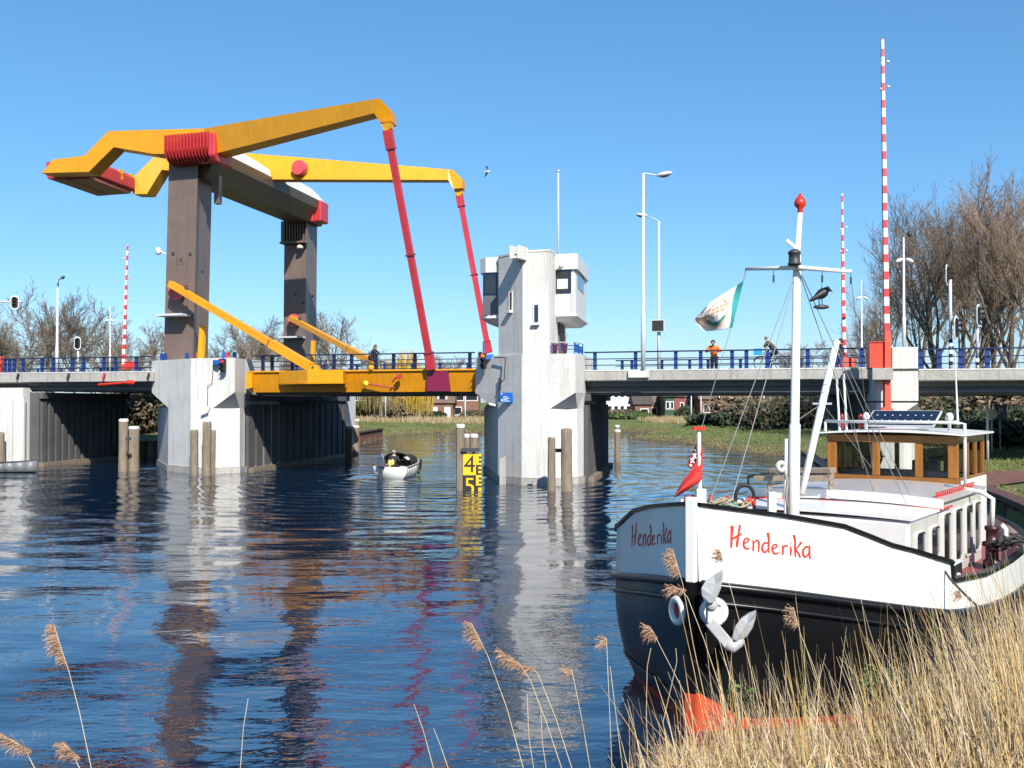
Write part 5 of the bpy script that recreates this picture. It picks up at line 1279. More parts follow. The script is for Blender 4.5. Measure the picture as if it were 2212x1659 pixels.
# gauge board
GY = mat('gauge_yellow', (.85, .55, .01), .45, .06, 3); GK = mat('gauge_black', (.02, .015, .012), .5, .1, 4)
gY = 43.9
gb = thing('clearance_gauge', 'yellow and black bridge clearance gauge board with numbers 4 and 5', 'gauge board', at(1018, 1057, gY))
def gq(x0, x1, y0, y1, off, th=.02):
    p, q = at(x0, y1, gY), at(x1, y0, gY); a = MB(); a.box(lambda x, y, z: V((x, gY - off + y, z)), p.x, q.x, 0, th, p.z, q.z); return a
gq(1000, 1028, 980, 1026.5, 0, .05).build('yellow_panel', GY, gb); gq(1000, 1028, 1026.7, 1064, 0, .05).build('black_panel', GK, gb); gq(1028.2, 1040, 980, 1064, 0, .05).build('scale_strip', GY, gb)
for x0, x1, y0, y1 in ((1034, 1040, 986, 990.5), (1034, 1040, 995, 999.5), (1028.2, 1040, 1004, 1008), (1028.2, 1033, 1008, 1026), (1033, 1040, 1013, 1017), (1033, 1040, 1022, 1026), (1034, 1040, 1031.5, 1036), (1034, 1040, 1040, 1044.5), (1028.2, 1040, 1049, 1053), (1028.2, 1033, 1053, 1064)):
    gq(x0, x1, y0, y1, .004, .0035).build('scale_mark', GK, gb)
for ch, x, y, sz, m_ in (('4', 1014.5, 1004.5, 1.02, GK), ('5', 1014.5, 1051, 1.02, GY)):
    vs, fs = text_mesh(ch, sz, .002); c = at(x, y, gY - .006); a = MB(); a.add([c + V((v.x * 1.0, v.z, v.y * (1 if ch == '4' else .95))) for v in vs], fs)
    o = a.build('numeral', m_, gb)
gq(997, 1036, 968, 976, .12, .3).build('support_beam', DARKST, gb)
for x in (1006, 1024):
    a = MB(); a.bar(at(x, 976, gY + .1), at(x - 4, 985, gY + .05), .1); a.build('support_bracket', DARKST, gb)

# ================================================================ POSTS, LAMPS, BARRIERS, SIGNALS
def zrel(p, x, y): return V((at(x, y, p.y)))
RW = None
def barrier(px, ytop, ybase, w_, period_px, label, wpx0, wpx1, pxt=None, lamps=()):
    p = Bz(px, w_, zs(px, ybase, w_)); s_ = F / p.y; h = (ybase - ytop) / s_
    per = period_px / s_; m = stripe_mat('red_white_stripe_%d' % int(px), (.80, .80, .78), (.62, .03, .035), per, .48, 0)
    t_ = thing('road_barrier', label, 'barrier', p, 'red and white raised road barriers')
    dx = ((pxt or px) - px) / s_
    a = MB(); a.bar(p, p + V((dx, 0, h)), wpx0 / s_, wpx0 / s_, V((0, 1, 0)))
    for i in range(4, 8): q = a.v[i]; c = p + V((dx, 0, h)); a.v[i] = c + (q - c) * (wpx1 / wpx0)
    a.build('pole', m, t_)
    for (lx, ly) in lamps:
        a = MB(); q = at(lx, ly, p.y); a.lathe(q - V((.06, 0, 0)), [(.03, 0), (.055, .02), (.055, .1), (.02, .13)], 8, ax=V((1, 0, 0))); a.build('warning_lamp', WHITE, t_)
    return t_, p, s_
b1_, p1_, s1_ = barrier(1915.7, 80, 716, -1.75, 37.3, 'tallest red and white barrier pole, rising from the red box by the right pier', 11, 5.5, 1911, ((1904, 192), (1918, 133), (1919, 187), (1905, 137)))
a = MB(); p = at(1915.8, 895, p1_.y); q = at(1915.8, 716.5, p1_.y); a.bar(p, q, .25, .25, V((0, 1, 0))); a.build('base_arm', CORAL, b1_, bevel=.01)
a = MB(); a.lathe(at(1915, 897, p1_.y - .02), [(.3, -.12), (.36, -.08), (.36, .08), (.3, .12)], 10, ax=V((0, 1, 0))); a.build('pivot_disc', CORAL, b1_)
cbx = thing('barrier_cabinet', 'coral red barrier drive cabinet on a concrete ledge beside the tall striped pole', 'cabinet', Bz(1893, -1.7, zs(1893, 795.5, -1.7)))
a = MB(); a.box(fr, us(1877.5, -1.9), us(1907, -1.9), -2.0, -1.2, zs(1893, 795, -1.9), zs(1893, 740, -1.9)); a.build('case', CORAL, cbx, bevel=.02)
a = MB(); a.box(fr, us(1876.5, -1.9), us(1908, -1.9), -2.04, -1.16, zs(1893, 739.9, -1.9), zs(1893, 738, -1.9)); a.build('lid', CORAL, cbx)
b2_, p2_, s2_ = barrier(1824, 417, 775, 10.0, 28.3, 'middle striped barrier pole seen behind the ship yard, beyond the road', 8, 3.2, 1821.5, ((1817, 496), (1828, 491), (1817, 543), (1829, 541), (1829, 667)))
a = MB(); a.box(lambda x, y, z: p2_ + V((x, y, z)), -.55, .45, -.3, .3, -.7, .02); a.build('drive_box', CORAL, b2_, bevel=.02)
b3_, p3_, s3_ = barrier(266.5, 528, 797, 6.5, 21.4, 'striped barrier pole at the left, rising behind the blue railing', 7, 2.8, 273.5, ((277, 545), (268, 558), (277, 600), (277, 648)))
a = MB(); a.box(lambda x, y, z: p3_ + V((x, y, z)), .16, .75, -.3, .3, 0, .45); a.build('drive_box', REDL, b3_, bevel=.02)
a = MB(); p = Bz(0, 2.2, ZLf); a.box(lambda x, y, z: p + V((x, y, z)), -.7, .12, -.2, .3, 0, 1.0); tag(a.build('red_cabinet', CORAL, None, bevel=.02), 'coral red cabinet cut off by the left picture edge', 'cabinet')
def pole(x0, ybase, x1, ytop, w_, r0, r1, label, cat, name, grp=None, z0=None):
    p = Bz(x0, w_, zs(x0, ybase, w_)); q = Bp(x1, ytop, w_); t_ = thing(name, label, cat, p, grp)
    a = MB(); a.tube([p, p.lerp(q, .28), p.lerp(q, .285), q], [r0, r0 * .95, (r0 + r1) / 2, r1], 10); a.build('pole', STEEL, t_, True); return t_, p, q
def lamp_head(t_, q, e, big=1.0):
    a = MB(); a.tube([q - UP * .05, q + UP * .0 + (e - q) * .1, e], [.04, .035, .03], 8); a.build('arm', STEEL, t_, True)
    d = (e - q); d.z = 0; d.normalize()
    a = MB(); xf = Matrix.Rotation(math.atan2(d.y, d.x), 3, 'Z') @ Matrix.Rotation(R(-8), 3, 'Y'); a.ell(e + d * .3 * big + UP * .04, .38 * big, .16 * big, .11 * big, xf=xf); h = a.build('lamp_head', WHITE, t_, True)
    a = MB(); a.ell(e + d * .32 * big - UP * .01, .27 * big, .12 * big, .10 * big, xf=xf); a.build('lamp_glass', mat('smoked_lamp_glass', (.12, .12, .11), .2), h, True)
LG = 'street lamps on the bridge'
t_, p, q = pole(1389.5, 801, 1390, 374, -.06, .115, .06, 'tall near street lamp on the right span, arm pointing right', 'street lamp', 'street_lamp', LG); lamp_head(t_, q, Bp(1421, 379, -.06))
t_, p, q = pole(1423.5, 803, 1423.5, 478, 10.3, .10, .055, 'far street lamp carrying a dark matrix sign, arm pointing left', 'street lamp', 'street_lamp', LG); lamp_head(t_, q, Bp(1396, 465, 10.3), .9)
ms = thing('matrix_sign', 'dark square matrix sign in a grey frame fixed to a lamp post', 'sign', Bp(1421, 716, 10.0))
a = MB(); c = Bp(1421, 703.5, 10.0); g = lambda s, d, z: c + U * s - NB * d + UP * z
a.box(g, -.37, .37, -.1, .0, -.34, .34); a.build('case', STEEL, ms, bevel=.01); a = MB(); a.box(g, -.32, .32, .003, .012, -.29, .29); a.build('display', mat('dark_display', (.035, .032, .03), .4, .3, 14), ms)
t_, p, q = pole(122, 806, 125, 606, 9.0, .12, .06, 'street lamp at the left beyond the blue railing, head tilted up', 'street lamp', 'street_lamp', LG); lamp_head(t_, q, Bp(133, 601, 8.6), .8)
CG = 'slim camera masts by the bridge'
def cam_mast(x0, yb, x1, yt, w_, ycam, label, sc_=1.0, top=False):
    t_, p, q = pole(x0, yb, x1, yt, w_, .075 * sc_, .03 * sc_, label, 'camera mast', 'camera_mast', CG); c = Bp((x0 + x1) / 2, ycam, w_)
    for s in (-1, 1):
        a = MB(); xf = Matrix.Rotation(R(25 * s), 3, 'Y'); a.ell(c + V((.2 * s * sc_, -.05, -.02)), .16 * sc_, .08 * sc_, .075 * sc_, 10, 6, xf=xf); a.tube([c, c + V((.1 * s * sc_, 0, .06))], .02, 6); a.build('camera', WHITE, t_, True)
    if top: a = MB(); a.bar(q, q + V((.28, 0, 0)), .04); a.lathe(q + V((.25, 0, .02)), [(.05, 0), (.1, .08), (.08, .2), (.02, .24)], 10); a.build('signal_lamp', DARKST, t_)
cam_mast(1953.5, 752, 1952, 512, -.2, 562, 'camera mast standing on top of the right concrete pier', 1.15, True)
cam_mast(1862, 790, 1861, 604, 9, 643, 'thin camera mast with aerial left of the red cabinet', .9)
cam_mast(237, 803, 238, 664, 9, 692, 'thin camera mast at the left between bare trees and striped barrier', .9)
# traffic lights
TG = 'road traffic lights'
SBW = stripe_mat('black_white_stripe', (.02, .02, .02), (.8, .8, .78), .34, .5)
def tlight(px, ybase, ytop, w_, heads, label, stripe_y=None, side=1):
    p = Bz(px, w_, zs(px, ybase, w_)); q = Bp(px, ytop, w_); t_ = thing('traffic_light', label, 'traffic light', p, TG); s_ = F / p.y
    if stripe_y:
        m_ = Bp(px, stripe_y, w_); a = MB(); a.tube([p, V((p.x, p.y, m_.z))], .085, 10); a.build('striped_pole', SBW, t_, True)
        a = MB(); a.tube([V((p.x, p.y, m_.z + .002)), V((p.x, p.y, q.z))], .07, 10); a.build('pole', STEEL, t_, True)
    for hx, hy, hw, hh, fc in heads:
        c = Bp(hx, hy, w_ - .12); a = MB(); n = 18; ww, h2 = hw / s_ / 2, hh / s_ / 2
        d = V((math.sin(fc), -math.cos(fc), 0)); sd = V((math.cos(fc), math.sin(fc), 0))
        pts = [c + sd * (ww * math.cos(k / n * 2 * math.pi)) + UP * ((h2 - ww) * (1 if math.sin(k / n * 2 * math.pi) >= 0 else -1) + ww * math.sin(k / n * 2 * math.pi)) for k in range(n)]
        a.loops(pts, [z + d * .05 for z in pts]); b_ = a.build('backboard', BLACK, t_)
        out_ = [c + (z - c) * 1.2 for z in pts]; a = MB(); a.loops(out_, [z + d * .03 for z in out_], False); a.loops([z + d * .03 for z in out_], [z + d * .03 for z in pts], False); a.build('white_rim', mat('white_rim_paint', (.75, .78, .74), .5, .05), b_)
        for k in (-1, 0, 1):
            l = c + UP * k * h2 * .52 + d * .05; a = MB(); a.lathe(l, [(ww * .42, 0), (ww * .42, .03), (.01, .05)], 12, ax=d); a.build('lens', mat('unlit_lens', (.03, .03, .03), .2, .3), b_)
            a = MB(); r_ = ww * .5; v_ = [l + sd * r_ * math.cos(R(20 + 14 * j)) + UP * r_ * math.sin(R(20 + 14 * j)) for j in range(11)]
            a.loops(v_ + [z + UP * .012 for z in v_[::-1]], [z + d * .2 for z in v_] + [z + UP * .012 + d * .2 for z in v_[::-1]]); a.build('visor', BLACK, b_)
    return t_
tlight(2054.5, 797, 604, 3.0, ((2045, 594, 22, 38, R(58)), (2065, 708, 26, 44, R(52))), 'taller traffic light mast with two black heads, at the right before bare trees', 733)
tlight(2112, 797, 680, 6.0, ((2113, 682, 24, 42, R(52)),), 'short black and white banded traffic light near the right picture edge', 775)
tlight(168, 803, 750, 6.0, ((167.5, 741.5, 12, 24, R(8)),), 'small traffic light on a banded pole seen over the left railing', 790)
t_ = tlight(-40, 803, 652, 7.0, ((32, 653.5, 14, 25, R(15)),), 'traffic light hung from a white arm at the left picture edge')
a = MB(); a.tube([Bp(-40, 640, 7.0), Bp(0, 652.5, 7.0), Bp(46, 651.5, 7.0)], .06, 8); a.tube([Bp(-40, 803, 7.0), Bp(-40, 640, 7.0)], .09, 8); a.build('mast_arm', STEEL, t_, True)
# ship signals with lit lamps
def emis(name, col, st):
    m = bpy.data.materials.new(name); m.use_nodes = True; p = m.node_tree.nodes['Principled BSDF']; p.inputs['Base Color'].default_value = (*col, 1); p.inputs['Emission Color'].default_value = (*col, 1); p.inputs['Emission Strength'].default_value = st; return m
def signal(x, y0, y1, w_, wpx, lab, lit, litm, bx0, bx1, by):
    c0, c1 = Bp(x, y1, w_), Bp(x, y0, w_); s_ = F / c0.y; wd = wpx / s_; t_ = thing('ship_signal', lab, 'ship signal', c0, 'navigation signals on the piers')
    a = MB(); g = lambda p, q, z: c0 + U * p - NB * q + UP * z; h = c1.z - c0.z
    a.box(g, -wd / 2, wd / 2, -.2, 0, 0, h); a.build('housing', BLACK, t_, bevel=.03)
    for k in range(3):
        z = h * (5 - 2 * k) / 6; l = g(0, .003, z); a = MB(); a.lathe(l, [(wd * .36, 0), (wd * .36, .02), (.01, .05)], 14, ax=-NB); a.build('lens', litm if k == lit else mat('unlit_lens', (.03, .03, .03), .2, .3), t_)
        a = MB(); v_ = [l + U * wd * .42 * math.cos(R(10 + 16 * j)) + UP * wd * .42 * math.sin(R(10 + 16 * j)) for j in range(11)]
        a.loops(v_ + [q + UP * .012 for q in v_[::-1]], [q - NB * .2 for q in v_] + [q + UP * .012 - NB * .2 for q in v_[::-1]]); a.build('visor', BLACK, t_)
    a = MB(); p, q = Bp(bx0, by, w_ + .1), Bp(bx1, by, w_ + .25); a.bar(p, q, .22, .26); a.build('bracket', BLUEL, t_, bevel=.02)
    a = MB(); a.tube([g(0, -.1, h), g(0, -.1, h + .5)], .045, 8); a.build('post_top', BLUEL, t_); return t_
signal(480, 775, 804, -.75, 10, 'red lit ship signal fixed on the white pier top, blue bracket', 0, emis('red_signal_light', (.9, .03, .02), 1.2), 474, 463, 783)
signal(1043, 762, 797, -.55, 11.5, 'orange lit ship signal with blue bracket at the tower left side', 0, emis('orange_signal_light', (1, .12, .01), 1.6), 1049, 1066, 771)
# small cameras on the piers
for x, y, w_, lab, cx0 in ((445, 880, -.75, 'small white camera on a thin conduit on the white bridge pier', 449), (1066, 875, -1.0, 'small white camera at the tower corner below the blue sign', 1076)):
    p = Bp(x, y, w_); t_ = thing('pier_camera', lab, 'camera', p, 'cameras on the piers'); a = MB(); a.bar(p + V((-.22, -.1, .06)), p + V((.12, .05, -.02)), .13, .11); a.build('camera_body', WHITE, t_, bevel=.02)
    a = MB(); a.tube([p + V((.05, .1, 0)), p + V((.1, .35, -.05))], .025, 6); a.build('camera_bracket', DARKST, t_); a = MB()
    if x < 1000:
        for pts in (((448, 876, -.42), (449, 833, -.42), (458, 828, -.42), (460, 800, -.42), (461, 786, -.42)),): a.tube([Bp(*q_) for q_ in pts], .02, 5)
    else:
        for pts in (((1069, 772, -.9), (1092, 772, -1.5), (1089, 820, -1.5), (1080, 828, -1.3)),): a.tube([Bp(*q_) for q_ in pts], .03, 6)
    a.build('conduit', DARKST, t_)
# gull
gu = thing('gull', 'small white gull with dark wing tips gliding in the clear sky', 'bird', at(1052, 371, 42))
a = MB(); c = at(1052, 371, 70); a.tube([c + V((-.22, 0, .04)), c + V((-.08, 0, .02)), c + V((.06, 0, 0)), c + V((.16, 0, .03)), c + V((.22, 0, .02))], [.01, .05, .06, .04, .008], 8); a.build('body', WHITE, gu, True)
for s, e in ((1, V((.02, -.3, .38))), (-1, V((-.12, .3, -.34)))):
    a = MB(); r0 = c + V((.08, 0, 0)); r1 = c + V((-.08, 0, 0)); m0 = c + e * .5 + V((.09, 0, .02)); m1_ = c + e * .5 + V((-.06, 0, 0)); tp = c + e + V((-.08, 0, 0)); a.add([r0, m0, m1_, r1], [[0, 1, 2, 3]]); w_ = a.build('wing', mat('grey_feathers', (.45, .46, .48), .7), gu, thick=.012)
    a = MB(); a.add([m0, tp, m1_], [[0, 1, 2]]); a.build('wing_tip', BLACK, w_, thick=.01)

# ================================================================ PEOPLE AND BICYCLES
def skin(name, nodes, edges, m, parent, sub=1):
    org = ORG[parent.as_pointer()]; keys = list(nodes); ix = {k: i for i, k in enumerate(keys)}
    me = bpy.data.meshes.new(name); me.from_pydata([V(nodes[k][0]) - org for k in keys], [(ix[a_], ix[b_]) for a_, b_ in edges], [])
    me.materials.append(m); o = bpy.data.objects.new(name, me); COL.objects.link(o); o.parent = parent; ORG[o.as_pointer()] = org
    md = o.modifiers.new('skin', 'SKIN'); md.use_smooth_shade = True
    for k in keys:
        r_ = nodes[k][1]; sv_ = me.skin_vertices[0].data[ix[k]]; sv_.radius = r_ if isinstance(r_, tuple) else (r_, r_); sv_.use_root = False
    me.skin_vertices[0].data[0].use_root = True
    ss = o.modifiers.new('sub', 'SUBSURF'); ss.levels = sub; ss.render_levels = sub
    return o
def person(label, base, ang, J, cols, cat='person', hat=None, grp=None, hairlen=.0):
    """J: joints in a local frame x=right hand side, y=facing, z=up"""
    t_ = thing('person', label, cat, base, grp); f_ = frame(base, ang); P = {k: f_(*v) for k, v in J.items()}
    S = {'L': -1, 'R': 1}; hd = P['head']; nk = P['neck']; fw = (f_(0, 1, 0) - f_(0, 0, 0))
    N_ = {'pelvis': (P['pelvis'], .12), 'waist': (P['pelvis'].lerp(P['chest'], .5), .115), 'chest': (P['chest'], (.15, .12)), 'neck': (nk, .055), 'jaw': (hd - UP * .07 + fw * .02, .07), 'skull': (hd + UP * .03, .095), 'crown': (hd + UP * .09 - fw * .01, .07), 'nose': (hd + fw * .105 - UP * .01, .014)}
    E_ = [('pelvis', 'waist'), ('waist', 'chest'), ('chest', 'neck'), ('neck', 'jaw'), ('jaw', 'skull'), ('skull', 'crown'), ('skull', 'nose')]
    jk = {k: (p_, (r_ if not isinstance(r_, tuple) else r_[0]) + .035) for k, (p_, r_) in N_.items() if k in ('waist', 'chest')}; jk = {'waist': (N_['waist'][0], .15), 'hem': (P['pelvis'] + UP * .0, .155), 'chest': (P['chest'], (.19, .15)), 'collar': (nk - UP * .03, .08)}
    je = [('waist', 'hem'), ('waist', 'chest'), ('chest', 'collar')]
    tr_ = {'pelvis': (P['pelvis'], .14)}; te = []
    for s in 'LR':
        sh, el, ha, hp, kn, an_ = (P[k + s] for k in ('sh', 'el', 'ha', 'hip', 'kn', 'an'))
        d = (ha - el).normalized()
        N_.update({'sh' + s: (sh, .065), 'el' + s: (el, .045), 'wr' + s: (ha, .03), 'pa' + s: (ha + d * .06, (.04, .025)), 'hip' + s: (hp, .085), 'kn' + s: (kn, .058), 'an' + s: (an_, .042), 'to' + s: (an_ + fw * .17 - UP * .05, .035)})
        E_ += [('chest', 'sh' + s), ('sh' + s, 'el' + s), ('el' + s, 'wr' + s), ('wr' + s, 'pa' + s), ('pelvis', 'hip' + s), ('hip' + s, 'kn' + s), ('kn' + s, 'an' + s), ('an' + s, 'to' + s)]
        jk.update({'sh' + s: (sh, .092), 'el' + s: (el, .07), 'wr' + s: (ha - d * .03, .05)}); je += [('chest', 'sh' + s), ('sh' + s, 'el' + s), ('el' + s, 'wr' + s)]
        tr_.update({'hip' + s: (hp, .105), 'kn' + s: (kn, .078), 'an' + s: (an_ + UP * .04, .06)}); te += [('pelvis', 'hip' + s), ('hip' + s, 'kn' + s), ('kn' + s, 'an' + s)]
    body = skin('body', N_, E_, SKIN, t_)
    for s in 'LR':      # five curled fingers on each palm
        ha, el = P['ha' + s], P['el' + s]; d = (ha - el).normalized(); sd = d.cross(UP).normalized(); dn = d.cross(sd)
        a = MB(); c = ha + d * .08
        for k in range(4): q = c + sd * (.024 - .016 * k); l = (.075, .082, .078, .06)[k]; a.tube([q, q + d * l * .5, q + d * l * .75 - UP * l * .35], [.0095, .009, .007], 6)
        q = ha + d * .03 + sd * .03; a.tube([q, q + sd * .03 + d * .03, q + sd * .025 + d * .055], [.011, .010, .008], 6)
        pass
        vs = a; o_ = a.build('fingers', SKIN, body, True); 
    skin('jacket', jk, je, cols[0], t_); skin('trousers', tr_, te, cols[1], t_)
    for s in 'LR':
        a = MB(); an_ = P['an' + s]; a.tube([an_ - fw * .07 - UP * .045, an_ - UP * .03, an_ + fw * .1 - UP * .05, an_ + fw * .2 - UP * .06], [.04, .06, .05, .025], 8); a.build('shoe', cols[2], t_, True)
    a = MB(); a.ell(hd + UP * .045 - fw * .025, .105, .112, .095, 12, 8); 
    if hairlen: a.tube([hd - fw * .06 + UP * .03, hd - fw * .1 - UP * .08, hd - fw * .1 - UP * hairlen], [.08, .085, .04], 8)
    a.build('hat' if hat else 'hair', cols[3], t_, True)
    for s in (-1, 1):
        a = MB(); r3 = fw.cross(UP); a.ell(hd + fw * .088 + r3 * .033 * s + UP * .015, .011, .011, .008, 8, 5); a.build('eye', BLACK, body, True)
        a = MB(); a.ell(hd + r3 * .095 * s - fw * .01, .018, .022, .032, 8, 5); a.build('ear', SKIN, body, True)
    a = MB(); a.ell(hd + fw * .088 - UP * .055, .024, .012, .007, 8, 5); a.build('mouth', mat('lips', (.35, .12, .1), .6), body, True)
    return t_
def J_stand(h=1.75, lean=.0):
    k = h / 1.75
    return {a_: tuple(x * k for x in v) for a_, v in dict(pelvis=(0, 0, .95), chest=(0, lean, 1.34), neck=(0, lean * 1.3 + .02, 1.50), head=(0, lean * 1.5 + .05, 1.63), shL=(-.19, lean * 1.1, 1.41), shR=(.19, lean * 1.1, 1.41), elL=(-.25, lean, 1.13), elR=(.25, lean, 1.13), haL=(-.23, .1 + lean, .9), haR=(.23, .1 + lean, .9), hipL=(-.09, 0, .9), hipR=(.09, 0, .9), knL=(-.1, .03, .5), knR=(.1, .03, .5), anL=(-.11, 0, .09), anR=(.11, 0, .09)).items()}
HIVIS = mat('hi_vis_orange_cloth', (.86, .20, .015), .7, .12, 6); NAVY = mat('dark_navy_cloth', (.016, .022, .035), .85, .2, 8); JEANS = mat('blue_denim', (.035, .065, .14), .85, .2, 8); OLIVE = mat('olive_jacket_cloth', (.075, .068, .04), .85, .25, 9); CHAR = mat('charcoal_cloth', (.022, .022, .026), .85, .2, 8)
HAIRB = mat('brown_hair', (.09, .04, .018), .7, .3, 12); HAIRK = mat('black_hair', (.012, .01, .01), .6, .3, 12); CAPG = mat('dark_green_cap', (.012, .035, .02), .8, .2); GREYC = mat('grey_knit_cap', (.33, .31, .31), .9, .15, 12)
# man in orange leaning on the near railing, arms folded along the top rail
J = J_stand(1.72, .22); J.update(elL=(-.36, .30, 1.20), elR=(.36, .30, 1.20), haL=(-.12, .52, 1.25), haR=(.12, .52, 1.25), head=(0, .42, 1.60), neck=(0, .30, 1.50))
bp_ = Bz(1543, .85, zs(1543, 736, .6) - 1.72 * .99)
person('man in orange hi-vis jacket and dark cap leaning on the bridge railing', bp_, math.pi - R(18), J, (HIVIS, NAVY, BLACK, CAPG), hat=True)
J = J_stand(1.72, .02)
bp_ = Bz(1819, 9.2, zs(1819, 733, 9.2) - 1.68)
person('person in dark jacket with black hair walking past the far striped barrier', bp_, R(75), J, (CHAR, JEANS, BLACK, HAIRK), hairlen=.12)
TYRE = mat('bicycle_tyre', (.02, .02, .02), .7, .1); FRM = mat('dark_bicycle_frame', (.03, .03, .035), .35, .1); RIMM = mat('bright_rim_steel', (.5, .5, .5), .3, .05)
def bicycle(label, base, ang, fcol=FRM, grp='bicycles on the bridge'):
    t_ = thing('bicycle', label, 'bicycle', base, grp); f_ = frame(base, ang); fx = f_(1, 0, 0) - f_(0, 0, 0)     # y forward, x side
    for y in (-.53, .53):
        a = MB(); a.ring(f_(0, y, .35), fx, .33, .02, 30, 6); w_ = a.build('tyre', TYRE, t_, True)
        a = MB(); a.ring(f_(0, y, .35), fx, .305, .010, 28, 5); a.build('rim', RIMM, w_, True)
        a = MB(); c = f_(0, y, .35); a.tube([c - fx * .05, c + fx * .05], .025, 8)
        for k in range(12): t = 2 * math.pi * k / 12; a.tube([c, f_(0, y + .3 * math.cos(t), .35 + .3 * math.sin(t))], .0025, 3)
        a.build('spokes', RIMM, w_)
        a = MB(); pts = [f_(0, y + .375 * math.cos(R(q)), .35 + .375 * math.sin(R(q))) for q in range(20, 171, 15)]; a.tube(pts, .022, 6); a.build('mudguard', fcol, t_, True)
    A_ = dict(bb=(0, -.08, .30), seat=(0, -.22, .82), hd=(0, .36, .90), hd0=(0, .39, .68), r=(0, -.53, .35), fr=(0, .53, .35))
    A_ = {k: f_(*v) for k, v in A_.items()}; a = MB()
    for p_, q_ in (('bb', 'seat'), ('bb', 'hd0'), ('seat', 'hd'), ('bb', 'r'), ('seat', 'r'), ('hd', 'fr')): a.tube([A_[p_], A_[q_]], .018, 8)
    a.build('frame', fcol, t_)
    a = MB(); a.ell(f_(0, -.25, .90), .09, .14, .04, xf=Matrix.Rotation(ang, 3, 'Z')); a.build('saddle', BLACK, t_, True)
    a = MB(); a.tube([A_['hd'], f_(0, .34, 1.05)], .015, 6); a.tube([f_(-.27, .18, 1.06), f_(-.24, .32, 1.08), f_(0, .36, 1.05), f_(.24, .32, 1.08), f_(.27, .18, 1.06)], .013, 6); a.build('handlebar', RIMM, t_, True)
    a = MB(); a.tube([f_(-.12, -.08, .30), f_(.12, -.08, .30)], .015, 6); a.bar(f_(.10, -.08, .30), f_(.10, .06, .18), .02); a.bar(f_(-.10, -.08, .30), f_(-.10, -.22, .42), .02); a.build('crank', RIMM, t_)
    a = MB(); a.bar(f_(0, -.28, .76), f_(0, -.82, .76), .12, .02); a.build('rear_rack', RIMM, t_)
    return t_, f_
def J_ride(lean=.12):
    return dict(pelvis=(0, -.24, 1.0), chest=(0, lean - .14, 1.38), neck=(0, lean - .08, 1.52), head=(0, lean - .02, 1.65), shL=(-.18, lean - .12, 1.44), shR=(.18, lean - .12, 1.44), elL=(-.25, lean + .08, 1.22), elR=(.25, lean + .08, 1.22), haL=(-.24, .26, 1.12), haR=(.24, .26, 1.12), hipL=(-.09, -.22, .96), hipR=(.09, -.22, .96), knL=(-.11, .14, .82), knR=(.11, .14, .66), anL=(-.11, -.04, .50), anR=(.11, .02, .28))
bs = Bz(808, 12.2, zs(808, 801, 12.2) - .12); ang = -math.pi / 2 - R(18)
bicycle('bicycle under the cyclist on the yellow lifting leaf', bs, ang)
person('cyclist in black coat with long brown hair riding over the lifting leaf', bs, ang, J_ride(.14), (CHAR, CHAR, BLACK, HAIRB), hairlen=.2)
bs = Bz(1666, 7.5, zs(1666, 797, 7.5) - .06); ang = math.pi / 2 - R(18)
bicycle('bicycle with a blue crate ridden across the right span', bs, ang)
person('cyclist in olive jacket, jeans and grey cap riding left across the right span', bs, ang, J_ride(.26), (OLIVE, JEANS, BLACK, GREYC), hat=True)
f_ = frame(bs, ang); CRB = mat('turquoise_blue_plastic', (.01, .36, .62), .5, .05)
ct = thing('bicycle_crate', 'bright blue plastic crate on the front of a bicycle', 'crate', f_(0, .62, .8))
a = MB(); a.box(f_, -.2, .2, .46, .86, .80, .82); a.build('crate_base', CRB, ct)
for q in ((-.2, -.18, .46, .86), (.18, .2, .46, .86), (-.178, .178, .46, .48), (-.178, .178, .84, .86)):
    a = MB(); a.box(f_, *q, .823, 1.12); a.build('crate_side', CRB, ct)

# ================================================================ BOATS ON THE WATER
mb0 = onz(858, 1032, 0); mb0 = V((mb0.x, mb0.y + 1.6, 0))
mo = thing('motor_boat', 'small white open motor boat with black canvas hood passing the bridge', 'boat', mb0)
f_ = frame(mb0, R(-8))       # y forward (away), x to starboard
def bsec(y):
    t = (y + 2.1) / 4.4; hb_ = .82 * (1 - max(0, (t - .45) / .55) ** 2.2) + .02; sh_z = .56 + .28 * t * t
    return hb_, sh_z
a = MB(); rows = []
for i in range(13):
    y = -2.1 + 4.4 * i / 12; h_, z_ = bsec(y); rows.append([f_(-h_, y, z_), f_(-h_ * .92, y, .22), f_(-h_ * .7, y, -.1), f_(0, y, -.22 + .2 * (i / 12) ** 3), f_(h_ * .7, y, -.1), f_(h_ * .92, y, .22), f_(h_, y, z_)])
for r0, r1 in zip(rows, rows[1:]): a.add(r0 + r1, [[k, k + 1, 7 + k + 1, 7 + k] for k in range(6)])
a.add(rows[0], [[0, 1, 2, 3, 4, 5, 6]]); a.build('hull', SHIPW, mo, True, thick=.03)
a = MB()
for s in (-1, 1): a.tube([f_(s * (bsec(y)[0] + .02), y, bsec(y)[1] + .01) for y in [-2.1 + 4.4 * i / 12 for i in range(13)]], .03, 6)
a.build('gunwale', CREAM, mo)
a = MB(); a.grid(lambda u, v: f_((v * 2 - 1) * bsec(-2.0 + 4.2 * u)[0] * .78, -2.0 + 4.2 * u, .18 if u < .6 else .62 + .2 * (u - .6)), 14, 4); a.build('sole', PLANK, mo)
a = MB(); a.box(f_, -.72, .72, -1.9, -1.5, .25, .46); a.box(f_, -.6, .6, -.3, 0, .25, .5); a.build('bench', CREAM, mo)
a = MB()       # black folded hood over the foredeck
